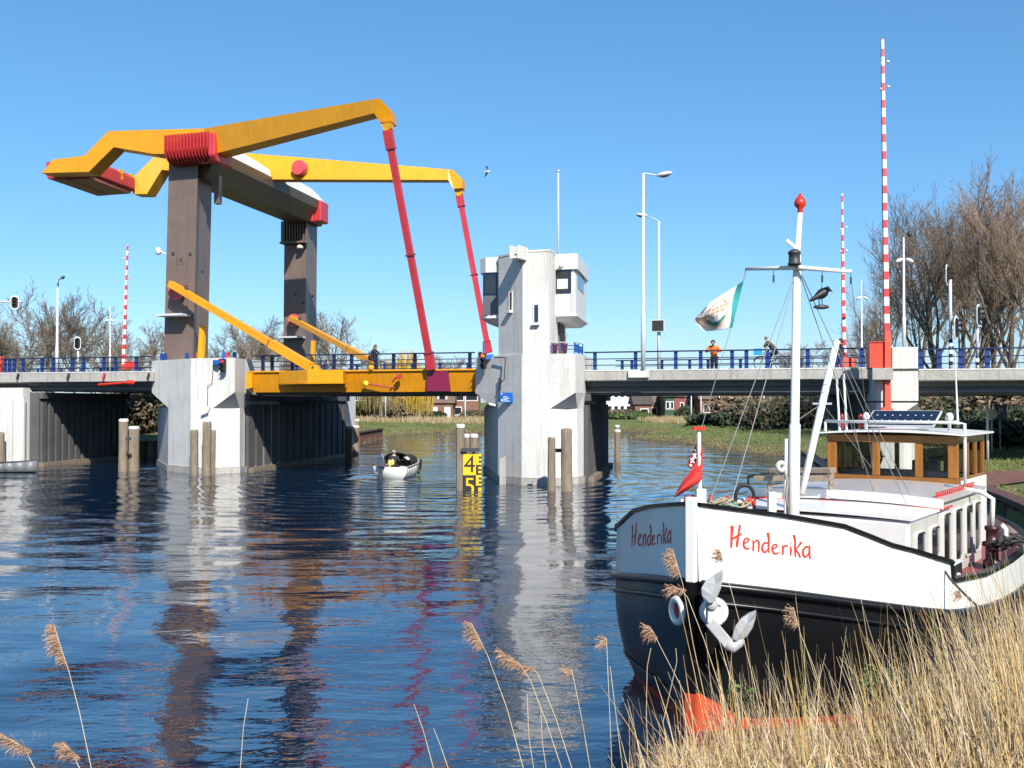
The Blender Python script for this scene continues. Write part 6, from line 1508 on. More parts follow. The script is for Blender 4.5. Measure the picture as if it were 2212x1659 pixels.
def hood(u, v):
    y = -.9 + 2.7 * u; h_ = bsec(y)[0] * .93; t = math.pi * v; return f_(-h_ * math.cos(t), y, bsec(y)[1] + .02 + (.62 * (1 - .75 * u)) * math.sin(t) ** .8 + .03 * math.sin(u * 17))
a.grid(hood, 14, 12); a.build('canvas_hood', CHAR, mo, True, thick=.02)
a = MB()
for y, h_ in ((-.55, 1.25), (.0, 1.1)): a.tube([f_(-.78, y, .6), f_(-.7, y - .12, h_), f_(0, y - .2, h_ + .15), f_(.7, y - .12, h_), f_(.78, y, .6)], .014, 6)
a.build('hood_frame', DARKST, mo)
a = MB(); a.tube([f_(.80, 1.2, .75), f_(.84, .7, .35), f_(.86, .3, .12)], [.05, .09, .08], 8); a.build('fender', BLACK, mo, True)
en = thing('outboard_engine', 'grey blue outboard engine on the stern of the small motor boat', 'engine', f_(-.45, -2.25, .1))
a = MB(); a.loops([f_(x, y, .58) for x, y in ((-.62, -2.45), (-.22, -2.45), (-.22, -2.0), (-.62, -2.0))], [f_(x, y, .98) for x, y in ((-.58, -2.4), (-.24, -2.4), (-.26, -2.02), (-.58, -2.02))]); a.loops([f_(x, y, .983) for x, y in ((-.58, -2.4), (-.24, -2.4), (-.26, -2.02), (-.58, -2.02))], [f_(x, y, 1.28) for x, y in ((-.47, -2.3), (-.33, -2.3), (-.34, -2.1), (-.47, -2.1))]); a.build('cowling', mat('blue_grey_cowling', (.06, .075, .105), .35, .1), en, bevel=.04)
a = MB(); a.box(f_, -.5, -.36, -2.36, -2.16, -.3, .577); a.build('leg', DARKST, en, bevel=.02)
J = dict(pelvis=(0, 0, .42), chest=(0, .04, .82), neck=(0, .06, .97), head=(0, .08, 1.10), shL=(-.19, .04, .88), shR=(.19, .04, .88), elL=(-.27, .0, .62), elR=(.27, .1, .64), haL=(-.3, -.2, .5), haR=(.2, .3, .6), hipL=(-.1, .05, .40), hipR=(.1, .05, .40), knL=(-.14, .45, .42), knR=(.14, .45, .42), anL=(-.14, .5, .08), anR=(.14, .5, .08))
pf = f_(.05, -1.65, .16)
person('person in dark jacket steering the small motor boat, seated at the stern', pf, R(-8), J, (CHAR, CHAR, BLACK, GREYC), hat=True)
a = MB(); c = f_(-.05, -1.85, .62); a.ell(c + UP * .1 + V((-.04, 0, 0)), .1, .1, .2); a.ell(c + UP * .16 + V((.1, .03, 0)), .09, .08, .16); tag(a.build('life_vest', mat('yellow_white_vest', (.75, .66, .16), .7, .3, 6), None, True), 'yellow and white life vest beside the helmsman in the small boat', 'life vest')
# grey boat at the left edge
ab = V((at(40, 900, 56).x, 55.2, 0)); al = thing('aluminium_boat', 'low grey open boat moored at the left abutment, cut by the picture edge', 'boat', ab)
a = MB(); rows = []
for i in range(11):
    x = -3.6 + 5.0 * i / 10; t = i / 10; h_ = .75 * (1 - max(0, (t - .5) / .5) ** 2) + .02; z_ = .42 + .22 * t * t; y0 = 0
    rows.append([ab + V((x, -h_, z_)), ab + V((x, -h_ * .85, .05)), ab + V((x, 0, -.12 + .15 * t ** 3)), ab + V((x, h_ * .85, .05)), ab + V((x, h_, z_))])
for r0, r1 in zip(rows, rows[1:]): a.add(r0 + r1, [[k, k + 1, 5 + k + 1, 5 + k] for k in range(4)])
a.build('hull', mat('dull_aluminium', (.2, .21, .22), .45, .2, 3), al, True, thick=.03)
a = MB(); a.tube([r_[0] for r_ in rows], .03, 6); a.tube([r_[4] for r_ in rows], .03, 6); a.build('gunwale', DARKST, al); a = MB(); a.bar(ab + V((-.5, -.6, .35)), ab + V((-.5, .6, .35)), .25, .03); a.build('thwart', PLANK, al)
# ================================================================ TREES
BARK = mat('grey_brown_bark', (.24, .19, .145), .95, .3, 1.5, .5, 10, stretch=(3, 3, .6)); TWIG = mat('bare_twigs', (.20, .155, .12), .95, .3, .4); TWIGG = mat('pale_bare_twigs', (.22, .175, .135), .95, .3, .4)
def grow(seed, H, spread, n1=6, n2=5, n3=5, n4=4, r0=.02, up=.35, trunkf=.28, tw=.010, lean=0.0):
    q = random.Random(seed); TR = MB(); CR = MB()
    def seg(mb, p, d, L, r, tropism, wob, ns, sides):
        pts = [p]; rs = [r]; dd = d.copy()
        for i in range(ns):
            dd = (dd + V((q.gauss(0, wob), q.gauss(0, wob), q.gauss(0, wob) + tropism))).normalized(); pts.append(pts[-1] + dd * (L / ns)); rs.append(r * (1 - .62 * (i + 1) / ns))
        mb.tube(pts, rs, sides, cap=False); return pts, dd, rs
    def side(d, ang):
        o = d.orthogonal().normalized(); o = Matrix.Rotation(q.uniform(0, 6.283), 3, d) @ o
        return (d * math.cos(ang) + o * math.sin(ang)).normalized()
    R0 = H * r0; pts, dd, rs = seg(TR, V((0, 0, -.3)), V((lean, 0, 1)).normalized(), H * trunkf, R0, .05, .03, 4, 9)
    pts2, dd2, rs2 = seg(TR, pts[-1], dd, H * .34, rs[-1] * 1.5, .08, .07, 5, 7)
    allp = [(pts[-1], rs[-1] * 1.3)] + list(zip(pts2, rs2))
    for i in range(n1):
        f_ = (i + .5) / n1; k = f_ * (len(allp) - 1); p, r = allp[int(k)]; p = p.lerp(allp[min(int(k) + 1, len(allp) - 1)][0], k - int(k))
        d1 = side(dd, R(q.uniform(28, 58) * spread)); L1 = H * q.uniform(.34, .46) * (1 - .28 * f_)
        P1, e1, r1 = seg(TR, p, d1, L1, r * .62, .10 * up, .10, 6, 6)
        for j in range(n2):
            k = (.25 + .75 * (j + q.random() * .6) / n2) * (len(P1) - 1.01); b = P1[int(k)].lerp(P1[int(k) + 1], k - int(k)); t_ = (P1[int(k) + 1] - P1[int(k)]).normalized()
            P2, e2, r2 = seg(CR, b, side(t_, R(q.uniform(22, 52))), L1 * q.uniform(.34, .55), max(tw * 2.6, r1[int(k)] * .5), .12 * up, .13, 4, 4)
            for m in range(n3):
                k2 = (.2 + .8 * (m + q.random() * .7) / n3) * (len(P2) - 1.01); b2 = P2[int(k2)].lerp(P2[int(k2) + 1], k2 - int(k2)); t2 = (P2[int(k2) + 1] - P2[int(k2)]).normalized()
                P3, e3, r3 = seg(CR, b2, side(t2, R(q.uniform(20, 50))), L1 * q.uniform(.18, .32), max(tw * 1.6, r2[int(k2)] * .45), .14 * up, .15, 3, 3)
                for w_ in range(n4):
                    k3 = (.15 + .85 * (w_ + q.random() * .8) / n4) * (len(P3) - 1.01); b3 = P3[int(k3)].lerp(P3[int(k3) + 1], k3 - int(k3)); t3 = (P3[int(k3) + 1] - P3[int(k3)]).normalized()
                    P4, _, _ = seg(CR, b3, side(t3, R(q.uniform(18, 48))), L1 * q.uniform(.09, .18), tw, .16 * up, .16, 2, 3)
                    if n4 > 3:
                        for z in range(2): CR.tube([P4[1], P4[1] + side((P4[2] - P4[1]).normalized(), R(q.uniform(20, 45))) * L1 * q.uniform(.05, .1)], [tw * .8, tw * .4], 3, False)
    return TR, CR
def tree_proto(name, seed, H, label, grp, tm, cm, **kw):
    TR, CR = grow(seed, H, **kw); t_ = thing(name, label, 'tree', (0, 0, 0), grp)
    TR.build('trunk', tm, t_, True, fix=False); CR.build('crown', cm, t_, False, fix=False); t_['h'] = H; return t_
PAINTED = {}
def plant(proto, lst, labels, grp):
    H = proto['h']; first = True
    for (px, ytop, Y, rz), lab in zip(lst, labels):
        x = at(px, 800, Y).x; gz = ground_z(x, Y); h = CAMZ + (HZ - ytop) * Y / F - gz; s = h / (H * .98)
        if first: proto.location = (x, Y, gz); proto.rotation_euler = (0, 0, rz); proto.scale = (s, s, s); proto['label'] = lab; first = False
        else: dup(proto, (x, Y, gz), rz, lab, grp, s)
    del proto['h']
    for o in bpy.data.objects:
        if 'h' in o.keys() and o.type == 'EMPTY' and o.name.split('.')[0] == proto.name.split('.')[0]: del o['h']
GL, GM_, GRr = 'bare trees left of the bridge portal', 'bare trees behind the lifting leaf', 'bare trees beyond the right pier'
pA = tree_proto('bare_tree', 3, 15, 'x', GL, BARK, TWIG, spread=1.0, n1=8, n2=6, n3=6, n4=4, tw=.019, up=.9)
plant(pA, [(92, 612, 112, 0.3), (10, 668, 118, 2.1), (163, 632, 116, 4.0), (222, 668, 128, 1.2), (326, 690, 126, 5.1), (50, 690, 132, 2.8), (195, 720, 140, 0.9), (280, 735, 140, 3.6)],
      ['tallest bare tree left of the bridge, behind the street lamp', 'bare tree cut by the left picture edge behind the railing', 'bare rounded tree right of the left street lamp', 'low bare tree just left of the left striped barrier', 'bare tree between the left striped barrier and the near brown leg', 'smaller bare tree behind the left street lamp, under taller crowns', 'small bare tree behind the left camera mast', 'low bare tree directly right of the left striped barrier'], GL)
pB = tree_proto('bare_tree', 11, 14, 'x', GM_, BARK, TWIGG, spread=1.15, n1=8, n2=6, n3=6, n4=4, tw=.018, up=.7)
plant(pB, [(555, 658, 126, .5), (725, 646, 122, 2.6), (485, 705, 134, 4.4), (610, 690, 130, 1.0), (968, 752, 170, 3.3), (1765, 716, 138, .7), (1722, 742, 150, 2.0), (520, 712, 138, 5.5), (585, 700, 142, 3.1), (690, 700, 140, 1.9)],
      ['bare tree seen under the near yellow push rod between the brown legs', 'wide bare tree right behind the far brown leg', 'low bare tree just right of the near brown leg', 'bare tree directly left of the far brown leg', 'small distant bare tree left of the control tower railing', 'bare tree behind the ship derrick, left of the red cabinet', 'smaller hazy bare tree beside the ship mast, over the bridge railing', 'bare tree behind the thick lower part of the near push rod', 'bare tree close behind the left edge of the far brown leg', 'bare tree just behind the right edge of the far brown leg'], GM_)
pC = tree_proto('tall_bare_tree', 23, 20, 'x', GRr, mat('brown_bark', (.19, .145, .105), .95, .3, 1.5, .5, 10, stretch=(3, 3, .6)), mat('brown_bare_twigs', (.235, .165, .115), .95, .3, .4), spread=.85, n1=9, n2=6, n3=5, n4=5, tw=.0125, up=1.3, trunkf=.22, r0=.018)
plant(pC, [(2105, 322, 70, .4), (2190, 312, 66, 2.2), (2030, 352, 74, 3.9), (2265, 330, 62, 5.0), (1985, 430, 80, 1.4), (2150, 372, 84, 4.7), (1925, 548, 88, 2.9), (2220, 400, 92, .2), (2075, 400, 90, 5.6), (1885, 640, 104, 3.0)],
      ['tall bare tree behind the taller traffic light, topmost twigs highest in its row', 'tall bare tree at the right picture edge with thick forked limbs', 'tall bare tree with upright twigs right of the camera mast', 'tall bare tree mostly outside the right picture edge', 'bare tree directly behind the camera mast on the right pier', 'bare tree at the back between two taller ones near the right edge', 'lower bare tree just right of the tallest striped barrier', 'bare tree at the back by the right picture edge', 'bare tree at the back behind the two traffic lights', 'low bare tree between the two striped barriers at the right'], GRr)
# thickets and evergreen shrubs
LEAFD = mat('dark_evergreen_leaf', (.034, .052, .018), .6, .4, 3); LEAFG = mat('fresh_green_leaf', (.10, .17, .025), .6, .35, 4); LEAFB = mat('brown_scrub', (.17, .12, .075), .95, .4, 2); LEAFT = mat('tan_scrub', (.26, .19, .115), .95, .35, 2)
def leaf_cloud(a, c, rx, ry, rz, n, s, q, shell=.35, mis=1):
    for _ in range(n):
        while True:
            p = V((q.uniform(-1, 1), q.uniform(-1, 1), q.uniform(-1, 1)))
            l = p.length
            if shell < l < 1: break
        k = 1 + .22 * noise.noise(p * 2.3 + V(c) * .31)
        w_ = V(c) + V((p.x * rx * k, p.y * ry * k, p.z * rz * k)); u_ = V((q.gauss(0, 1), q.gauss(0, 1), q.gauss(0, 1))).normalized(); v_ = u_.orthogonal().normalized(); z = s * q.uniform(.6, 1.4)
        a.add([w_ - u_ * z, w_ + v_ * z * .55, w_ + u_ * z, w_ - v_ * z * .55], [[0, 1, 2, 3]], q.randrange(mis))
def shrub(name, label, cat, c, rx, ry, rz, n, s, ms, grp=None, twigs=0, seed=1):
    q = random.Random(seed); t_ = thing(name, label, cat, c, grp); a = MB()
    for k in range(5):
        o = V((q.uniform(-.5, .5) * rx, q.uniform(-.5, .5) * ry, rz * q.uniform(.35, .75))); f_ = q.uniform(.45, .7)
        leaf_cloud(a, V(c) + o, rx * f_, ry * f_, rz * f_, n // 5, s, q, .3, len(ms))
    a.build('foliage', ms, t_, fix=False)
    a = MB()
    for k in range(twigs or 8):
        e = V((q.gauss(0, .45) * rx, q.gauss(0, .45) * ry, rz * q.uniform(.8, 1.75))); a.tube([V(c) + e * .02 - UP * .1, V(c) + e * .5 + V((0, 0, .1 * rz)), V(c) + e], [.03, .018, .008], 4, False)
    a.build('stems', TWIG, t_, fix=False); return t_
SG = 'scrub beyond the bridge'
def gpt(px, Y): x = at(px, 800, Y).x; return V((x, Y, ground_z(x, Y) - .05))
for i, (px, Y, rx, rz, ms, lab) in enumerate((
    (1540, 122, 3.0, 1.2, [LEAFD], 'dark clipped evergreen bush left of the far white gate posts'), (1605, 112, 4.0, 1.5, [LEAFD], 'long dark evergreen hedge behind the ship flagstaff wires'), (1650, 104, 5.0, 2.6, [LEAFD, LEAFB], 'dark mixed hedge left of the ship mast'), (1740, 96, 6.0, 3.2, [LEAFD, LEAFB], 'dark scrub right of the ship mast under the bridge'),
    (1660, 118, 7.0, 4.0, [LEAFB, LEAFT], 'tan twiggy thicket above the dark hedge under the right span'), (1760, 108, 7.0, 4.2, [LEAFB, LEAFT], 'brown thicket under the right span near the pier'), (2030, 66, 4.5, 3.6, [LEAFT, LEAFB], 'tan brown thicket under the far right span behind the aerial'), (2120, 62, 4.5, 3.4, [LEAFB, LEAFD], 'dark brown thicket behind the sign posts at the right'), (2220, 58, 4.5, 3.6, [LEAFB, LEAFT], 'brown thicket at the right picture edge under the bridge'),
    (2060, 60, 3.0, 1.9, [LEAFD], 'dark evergreen bush under the far right span'), (2180, 55, 3.2, 2.0, [LEAFD], 'dark evergreen bush near the right edge by the blue sign'), (310, 84, 3.2, 3.8, [LEAFB, mat('olive_leaf', (.06, .06, .02), .7, .3)], 'olive brown bush seen between the left wall and the white pier'),
    (757, 150, 3.5, 2.6, [LEAFD, LEAFG], 'green bush below the white balcony house'), (858, 150, 3, 2.2, [LEAFB], 'brown bush between the two willows'), (932, 150, 2.2, 1.0, [LEAFD], 'low dark bush in front of the brick house'), (1030, 152, 2.5, 1.2, [LEAFD, LEAFB], 'bush at the right of the far houses beside the tower'),
    (1330, 150, 4.0, 1.3, [LEAFB, LEAFD], 'brown hedge before the white terraced house'), (1372, 148, 3.5, .9, [LEAFD, LEAFG], 'low green hedge before the brown roofs'), (1480, 150, 1.6, 1.6, [LEAFD], 'dark conifer hedge beside the red house'))):
    c = gpt(px, Y); shrub('shrub', lab, 'shrub', c, rx, rx * .7, rz * .9, int(1500 + 60 * rx * rz * 2), .22 if Y < 100 else .32, ms, SG, 40 if LEAFD not in ms else 10, 40 + i)
# willows
WIL = mat('yellow_willow_strands', (.52, .33, .03), .8, .25, 1); WILD = mat('olive_willow_strands', (.27, .20, .06), .8, .25, 1)
for i, (px, Y, ht, rr, m_, lab) in enumerate(((905, 140, 8.2, 1.9, WIL, 'bright yellow weeping willow left of the brick house'), (822, 142, 9.5, 3.0, WILD, 'broad olive yellow weeping willow beside the white balcony house'), (880, 152, 11.2, 2.4, WIL, 'yellow willow crown showing above the leaf railing and below the girder'))):
    q = random.Random(70 + i); c = gpt(px, Y); t_ = thing('weeping_willow', lab, 'tree', c, 'weeping willows'); a = MB()
    a.tube([c, c + UP * ht * .4, c + UP * ht * .8], [.35, .28, .1], 7, False)
    for k in range(9): t = 6.283 * k / 9; a.tube([c + UP * ht * .45, c + V((rr * .5 * math.cos(t), rr * .5 * math.sin(t), ht * .8)), c + V((rr * .85 * math.cos(t), rr * .85 * math.sin(t), ht * .86))], [.14, .08, .03], 5, False)
    a.build('trunk', BARK, t_, True, fix=False); a = MB()
    for k in range(520):
        t = q.uniform(0, 6.283); r_ = rr * q.uniform(.2, 1.05) ** .7; z1 = ht * (1 - .42 * (r_ / rr) ** 2) * q.uniform(.84, 1.02); p = c + V((r_ * math.cos(t), r_ * math.sin(t), z1)); z0 = z1 * q.uniform(.12, .72) ** 1.0; o = V((q.gauss(0, .15), q.gauss(0, .15), 0))
        a.tube([p, p + o * .5 + V((.1 * math.cos(t), .1 * math.sin(t), -.3 * (z1 - z0))), p + o - UP * (z1 - z0)], [.022, .028, .012], 3, False)
    a.build('crown', m_, t_, fix=False)
# far wood on the horizon
TRw, CRw = grow(31, 11, 1.1, 6, 4, 3, 2, tw=.05, up=.8); a = MB(); q = random.Random(5)
for k in range(95):
    px = q.uniform(-120, 2350); Y = q.uniform(235, 330); x = at(px, 800, Y).x; s = q.uniform(.6, 1.0); rz = q.uniform(0, 6.28); M_ = Matrix.Rotation(rz, 3, 'Z') * s
    for src in (TRw, CRw):
        b = len(a.v); a.v += [M_ @ p + V((x, Y, 1.0)) for p in src.v]; a.f += [[b + i for i in f_] for f_ in src.f]; a.mi += [0] * len(src.f)
tag(a.build('distant_wood', mat('distant_twigs', (.16, .125, .105), .95, .2, .05), None, fix=False), 'far bare wood forming a thin brown line behind the houses', 'wood', None, 'stuff')

# ================================================================ HOUSES
BRK = mat('brown_brick', (.23, .115, .08), .9, .25, 3); ROOFD = mat('dark_roof_tile', (.085, .068, .062), .85, .3, 2.5, .3, 12); ROOFB = mat('brown_roof_tile', (.17, .115, .09), .85, .3, 2.5, .3, 12); WHW = mat('white_house_wall', (.72, .70, .68), .7, .06, 1); GRN = mat('green_boarding', (.02, .07, .045), .6, .2); REDH = mat('red_brick', (.30, .08, .07), .9, .2, 3)
HG = 'houses beyond the far bank'
def house(px0, px1, Y, hw_, hr, label, wm_, rm_, rows, ridge='x', dep=7.0, zb_=0.0, chim=True, dormer=False):
    c0, c1 = gpt(px0, Y), gpt(px1, Y); x0, x1 = c0.x, c1.x; z = min(c0.z, c1.z) - .2 + zb_; t_ = thing('house', label, 'house', V(((x0 + x1) / 2, Y, z)), HG)
    bx_ = lambda a_, b_, c_: V((a_, Y + b_, z + c_))
    a = MB(); a.box(bx_, x0, x1, 0, dep, 0, hw_); wl = a.build('wall', wm_, t_)
    a = MB(); e = .35
    if ridge == 'x': a.loops([bx_(x0 - e, -e, hw_ + .01), bx_(x0 - e, dep + e, hw_ + .01), bx_(x0 - e, dep / 2, hr)], [bx_(x1 + e, -e, hw_ + .01), bx_(x1 + e, dep + e, hw_ + .01), bx_(x1 + e, dep / 2, hr)])
    else: a.loops([bx_(x0 - e, -e, hw_ + .01), bx_(x1 + e, -e, hw_ + .01), bx_((x0 + x1) / 2, -e, hr)], [bx_(x0 - e, dep + e, hw_ + .01), bx_(x1 + e, dep + e, hw_ + .01), bx_((x0 + x1) / 2, dep + e, hr)])
    rf = a.build('roof', rm_, t_)
    if chim: a = MB(); cxx = lerp(x0, x1, .7); a.box(bx_, cxx, cxx + .7, dep / 2 - .3, dep / 2 + .4, hr - .8, hr + .9); a.build('chimney', BRK, rf)
    for (u0, u1, z0, z1, kind) in rows:
        xa, xb = lerp(x0, x1, u0), lerp(x0, x1, u1); a = MB(); a.box(bx_, xa, xb, -.06, .02, z0, z1); w_ = a.build('door' if kind == 'd' else 'window', WHW, t_)
        if kind != 'd':
            n = max(1, int((xb - xa) / 1.3)); a = MB()
            for k in range(n): p0 = lerp(xa, xb, k / n) + .12; p1 = lerp(xa, xb, (k + 1) / n) - .12; a.box(bx_, p0, p1, -.075, -.05, z0 + .15, z1 - .15)
            a.build('pane', GLASSD, w_)
    if dormer:
        xa, xb = lerp(x0, x1, .3), lerp(x0, x1, .75); a = MB(); a.box(bx_, xa, xb, .4, dep / 2, hw_ + .1, hw_ + 1.7); d_ = a.build('dormer', WHW, t_); a = MB(); a.box(bx_, xa - .2, xb + .2, .2, dep / 2, hw_ + 1.703, hw_ + 1.9); a.build('dormer_roof', ROOFD, d_); a = MB(); a.box(bx_, xa + .3, xb - .3, .36, .39, hw_ + .5, hw_ + 1.5); a.build('pane', GLASSD, d_)
    return t_
W2 = [(u, u + .13, z, z + 1.3, 'w') for z in (.9, 3.4) for u in (.03, .2, .37, .54, .71, .85)]
house(1310, 1388, 168, 5.2, 6.6, 'white two storey terraced house right of the control tower', WHW, ROOFD, W2)
house(1372, 1408, 158, 2.4, 4.2, 'low brown roofed garage before the white terrace', BRK, ROOFD, [(.3, .8, .6, 1.8, 'w')], chim=False)
house(1398, 1440, 166, 2.6, 6.2, 'house with a long brown tiled roof slope under the right span', BRK, ROOFB, [(.2, .5, .6, 1.9, 'w')])
house(1436, 1457, 160, 3.6, 5.2, 'small dark green boarded house with white framed windows', GRN, ROOFD, [(.1, .5, 1.6, 2.9, 'w'), (.55, .92, 1.6, 2.9, 'w')], 'y')
house(1457, 1480, 164, 3.6, 6.0, 'red brick house beside the dark green one', REDH, ROOFB, [(.5, .9, 1.5, 2.7, 'w')])
house(1462, 1508, 176, 4.2, 6.6, 'grey roofed house with a white dormer behind the red house', BRK, ROOFD, [(.3, .6, 2.0, 3.2, 'w')], dormer=True)
house(1512, 1580, 170, 3.2, 6.2, 'wide brown roofed house left of the dark hedges', BRK, ROOFB, [(.1, .3, .9, 2.1, 'w'), (.5, .7, .9, 2.1, 'w')], dormer=True)
house(744, 803, 164, 4.6, 6.6, 'dark house with a white balcony window band left of the willows', mat('dark_timber_wall', (.06, .045, .035), .8, .3), ROOFB, [(.03, .5, 2.9, 4.0, 'w'), (.55, .95, 2.9, 4.0, 'w')])
house(930, 978, 158, 2.6, 5.6, 'brick house with garage and two white doors right of the yellow willow', BRK, ROOFB, [(.12, .32, .2, 2.0, 'd'), (.62, .9, .2, 2.0, 'd')], dormer=True)
house(974, 1034, 164, 4.6, 7.0, 'brick house with a white upper window band left of the tower', BRK, ROOFD, [(.05, .48, 2.9, 4.3, 'w'), (.52, .97, 2.9, 4.3, 'w'), (.1, .4, .6, 2.0, 'w')])
house(846, 890, 176, 4.2, 7.0, 'brown brick house between the willows, mostly hidden', BRK, ROOFB, [(.3, .6, 2.4, 3.6, 'w')])
# far lamp posts and goal-like posts
FG = 'thin pale lamp posts beyond the water'
for px, y0, y1, Y, arm, lab in ((759, 912, 815, 138, 1, 'thin pale lamp post beside the white balcony house'), (833, 915, 800, 134, 0, 'thin pale lamp post before the olive willow'), (1005, 914, 868, 138, 1, 'short pale lamp post with an arm before the brick house'), (1493, 905, 862, 140, 0, 'thin pale post before the dormer house'), (1553.5, 912, 858, 124, -1, 'pale lamp post with bent arm left of the dark hedge'), (1650, 914, 858, 112, 0, 'thin pale post by the hedge left of the ship mast'), (1514, 903, 856, 150, 0, 'thin post between far houses under the right span')):
    x = at(px, 800, Y).x; gz = ground_z(x, Y); t_ = thing('lamp_post', lab, 'lamp post', V((x, Y, gz)), FG); h = CAMZ + (HZ - y1) * Y / F; h = max(h, gz + 3.5)
    a = MB(); a.tube([V((x, Y, gz - .2)), V((x, Y, h))], [.11, .07], 7); a.build('pole', STEEL, t_, True)
    a = MB(); s = arm or 1; a.tube([V((x, Y, h)), V((x + 1.1 * s, Y, h + .1))], .05, 6); a.ell(V((x + 1.3 * s, Y, h + .08)), .4, .16, .1, 8, 6); a.build('lamp_head', STEEL, t_, True)
# parking and traffic sign posts at the right
for px, yt, yb, Y, w_, lab, kind in ((2132, 846, 962, 45, 6, 'white post standing on the grass right of the wheelhouse', 0), (2141, 870, 950, 50, 4, 'thin post with a small pale round sign by the right edge', 1), (2159, 872, 945, 52, 2, 'blue square sign on a thin post in the shade at right', 2)):
    x = at(px, 800, Y).x; gz = ground_z(x, Y); h = CAMZ + (HZ - yt) * Y / F; t_ = thing('sign_post', lab, 'sign', V((x, Y, gz)), 'posts on the right bank')
    a = MB(); a.tube([V((x, Y, gz - .2)), V((x, Y, h))], w_ * Y / F / 2, 8); a.build('post', STEEL, t_, True)
    if kind == 1: a = MB(); a.lathe(V((x, Y - .05, h - .55)), [(.26, -.015), (.26, .015)], 20, ax=V((0, 1, 0))); a.build('round_plate', WHITE, t_)
    if kind == 2: a = MB(); a.box(lambda p, q_, r_: V((x + p, Y - .08 + q_, h + r_)), -.32, .32, 0, .03, -.75, -.05); a.build('square_plate', BLUE, t_, bevel=.01); vs, fs = text_mesh('P', .5, .002); a = MB(); a.add([V((x + v.x, Y - .09 + v.z, h - .4 + v.y)) for v in vs], fs); a.build('letter', WL, t_)
# ================================================================ SHEET PILES, FENDER TYRES
def sheetpile(label, line, z0, z1f, name='sheet_pile_wall', pitch=.5, dp=.22, m=RUST):
    a = MB(); P_ = []
    for (x0, y0), (x1, y1) in zip(line, line[1:]):
        L_ = math.hypot(x1 - x0, y1 - y0); n = max(1, int(L_ / (pitch / 2)))
        for i in range(n): P_.append((lerp(x0, x1, i / n), lerp(y0, y1, i / n), (x1 - x0) / L_, (y1 - y0) / L_))
    rows = []
    for i, (x, y, dx, dy) in enumerate(P_):
        o = dp / 2 * (1 if (i // 2) % 2 else -1); q_ = V((x - dy * o, y + dx * o, 0)); rows.append((q_ + UP * z0, q_ + UP * z1f))
    for r0, r1 in zip(rows, rows[1:]): a.add([r0[0], r1[0], r1[1], r0[1]], [[0, 1, 2, 3]])
    t_ = thing(name, label, 'quay wall', V((line[0][0], line[0][1], z0)), 'rusty sheet pile walls'); a.build('piling', m, t_, thick=.03)
    a = MB()
    for (x0, y0), (x1, y1) in zip(line, line[1:]): a.bar(V((x0, y0, z1f + .06)), V((x1, y1, z1f + .06)), .42, .12)
    a.build('capping_beam', m, t_); return t_
sheetpile('rusty sheet pile quay wall behind the ship stern', [(10.5, 17.3), (10.45, 18.4), (10.8, 20.6), (11.7, 24), (12.4, 27)], -.8, 1.48)
sheetpile('brown sheet pile bank wall beyond the movable span', [(-14.6, 85), (-13.9, 96), (-13.6, 106.5)], -.6, .95)
sheetpile('dark bank wall left of the white bridge pier', [(-32.4, 65.6), (-26.2, 68.6), (-24.2, 71.6)], -.6, 1.0, m=DKBROWN)
for k in range(7):
    c = V((-30.2 + k * .62, 66.1 + k * .3, .62)); a = MB(); a.ring(c, V((1, .25, .1)), .36, .15, 18, 8)
    tag(a.build('tyre_fender', BLACK, None, True), 'black tyre in a row along the bank wall left of the white pier', 'tyre', 'tyre fenders on the bank wall')
# ================================================================ REEDS AND GRASS
q = random.Random(99)
STR = [mat('straw_pale', (.68, .53, .33), .7, .2, 5), mat('straw_gold', (.56, .37, .14), .7, .2, 5), mat('straw_grey', (.46, .37, .27), .8, .2, 5), mat('straw_brown', (.23, .13, .06), .8, .2, 5), mat('straw_green', (.38, .33, .12), .7, .2, 5)]
def blade(a, p, d, L, w_, bend, q, mi, ns=3):
    side_ = V((q.gauss(0, 1), q.gauss(0, .4), 0)).normalized(); b = len(a.v); dd = d.copy(); c = V(p)
    for i in range(ns + 1):
        t = i / ns; ww = w_ * (1 - .75 * t * t); a.v += [c - side_ * ww, c + side_ * ww]; dd = (dd + bend * (1 / ns)).normalized(); c = c + dd * (L / ns)
    for i in range(ns): a.f.append([b + 2 * i, b + 2 * i + 1, b + 2 * i + 3, b + 2 * i + 2]); a.mi.append(mi)
a = MB(); cnt = 0
wind = V((-.16, 0, 0))
def top_px(px):     # height in the picture that the dense reed tops reach
    return interp([(1280, 1700), (1420, 1680), (1500, 1655), (1560, 1610), (1620, 1590), (1700, 1590), (1800, 1585), (1950, 1540), (2050, 1480), (2130, 1410), (2240, 1310)], px)
tries = 0
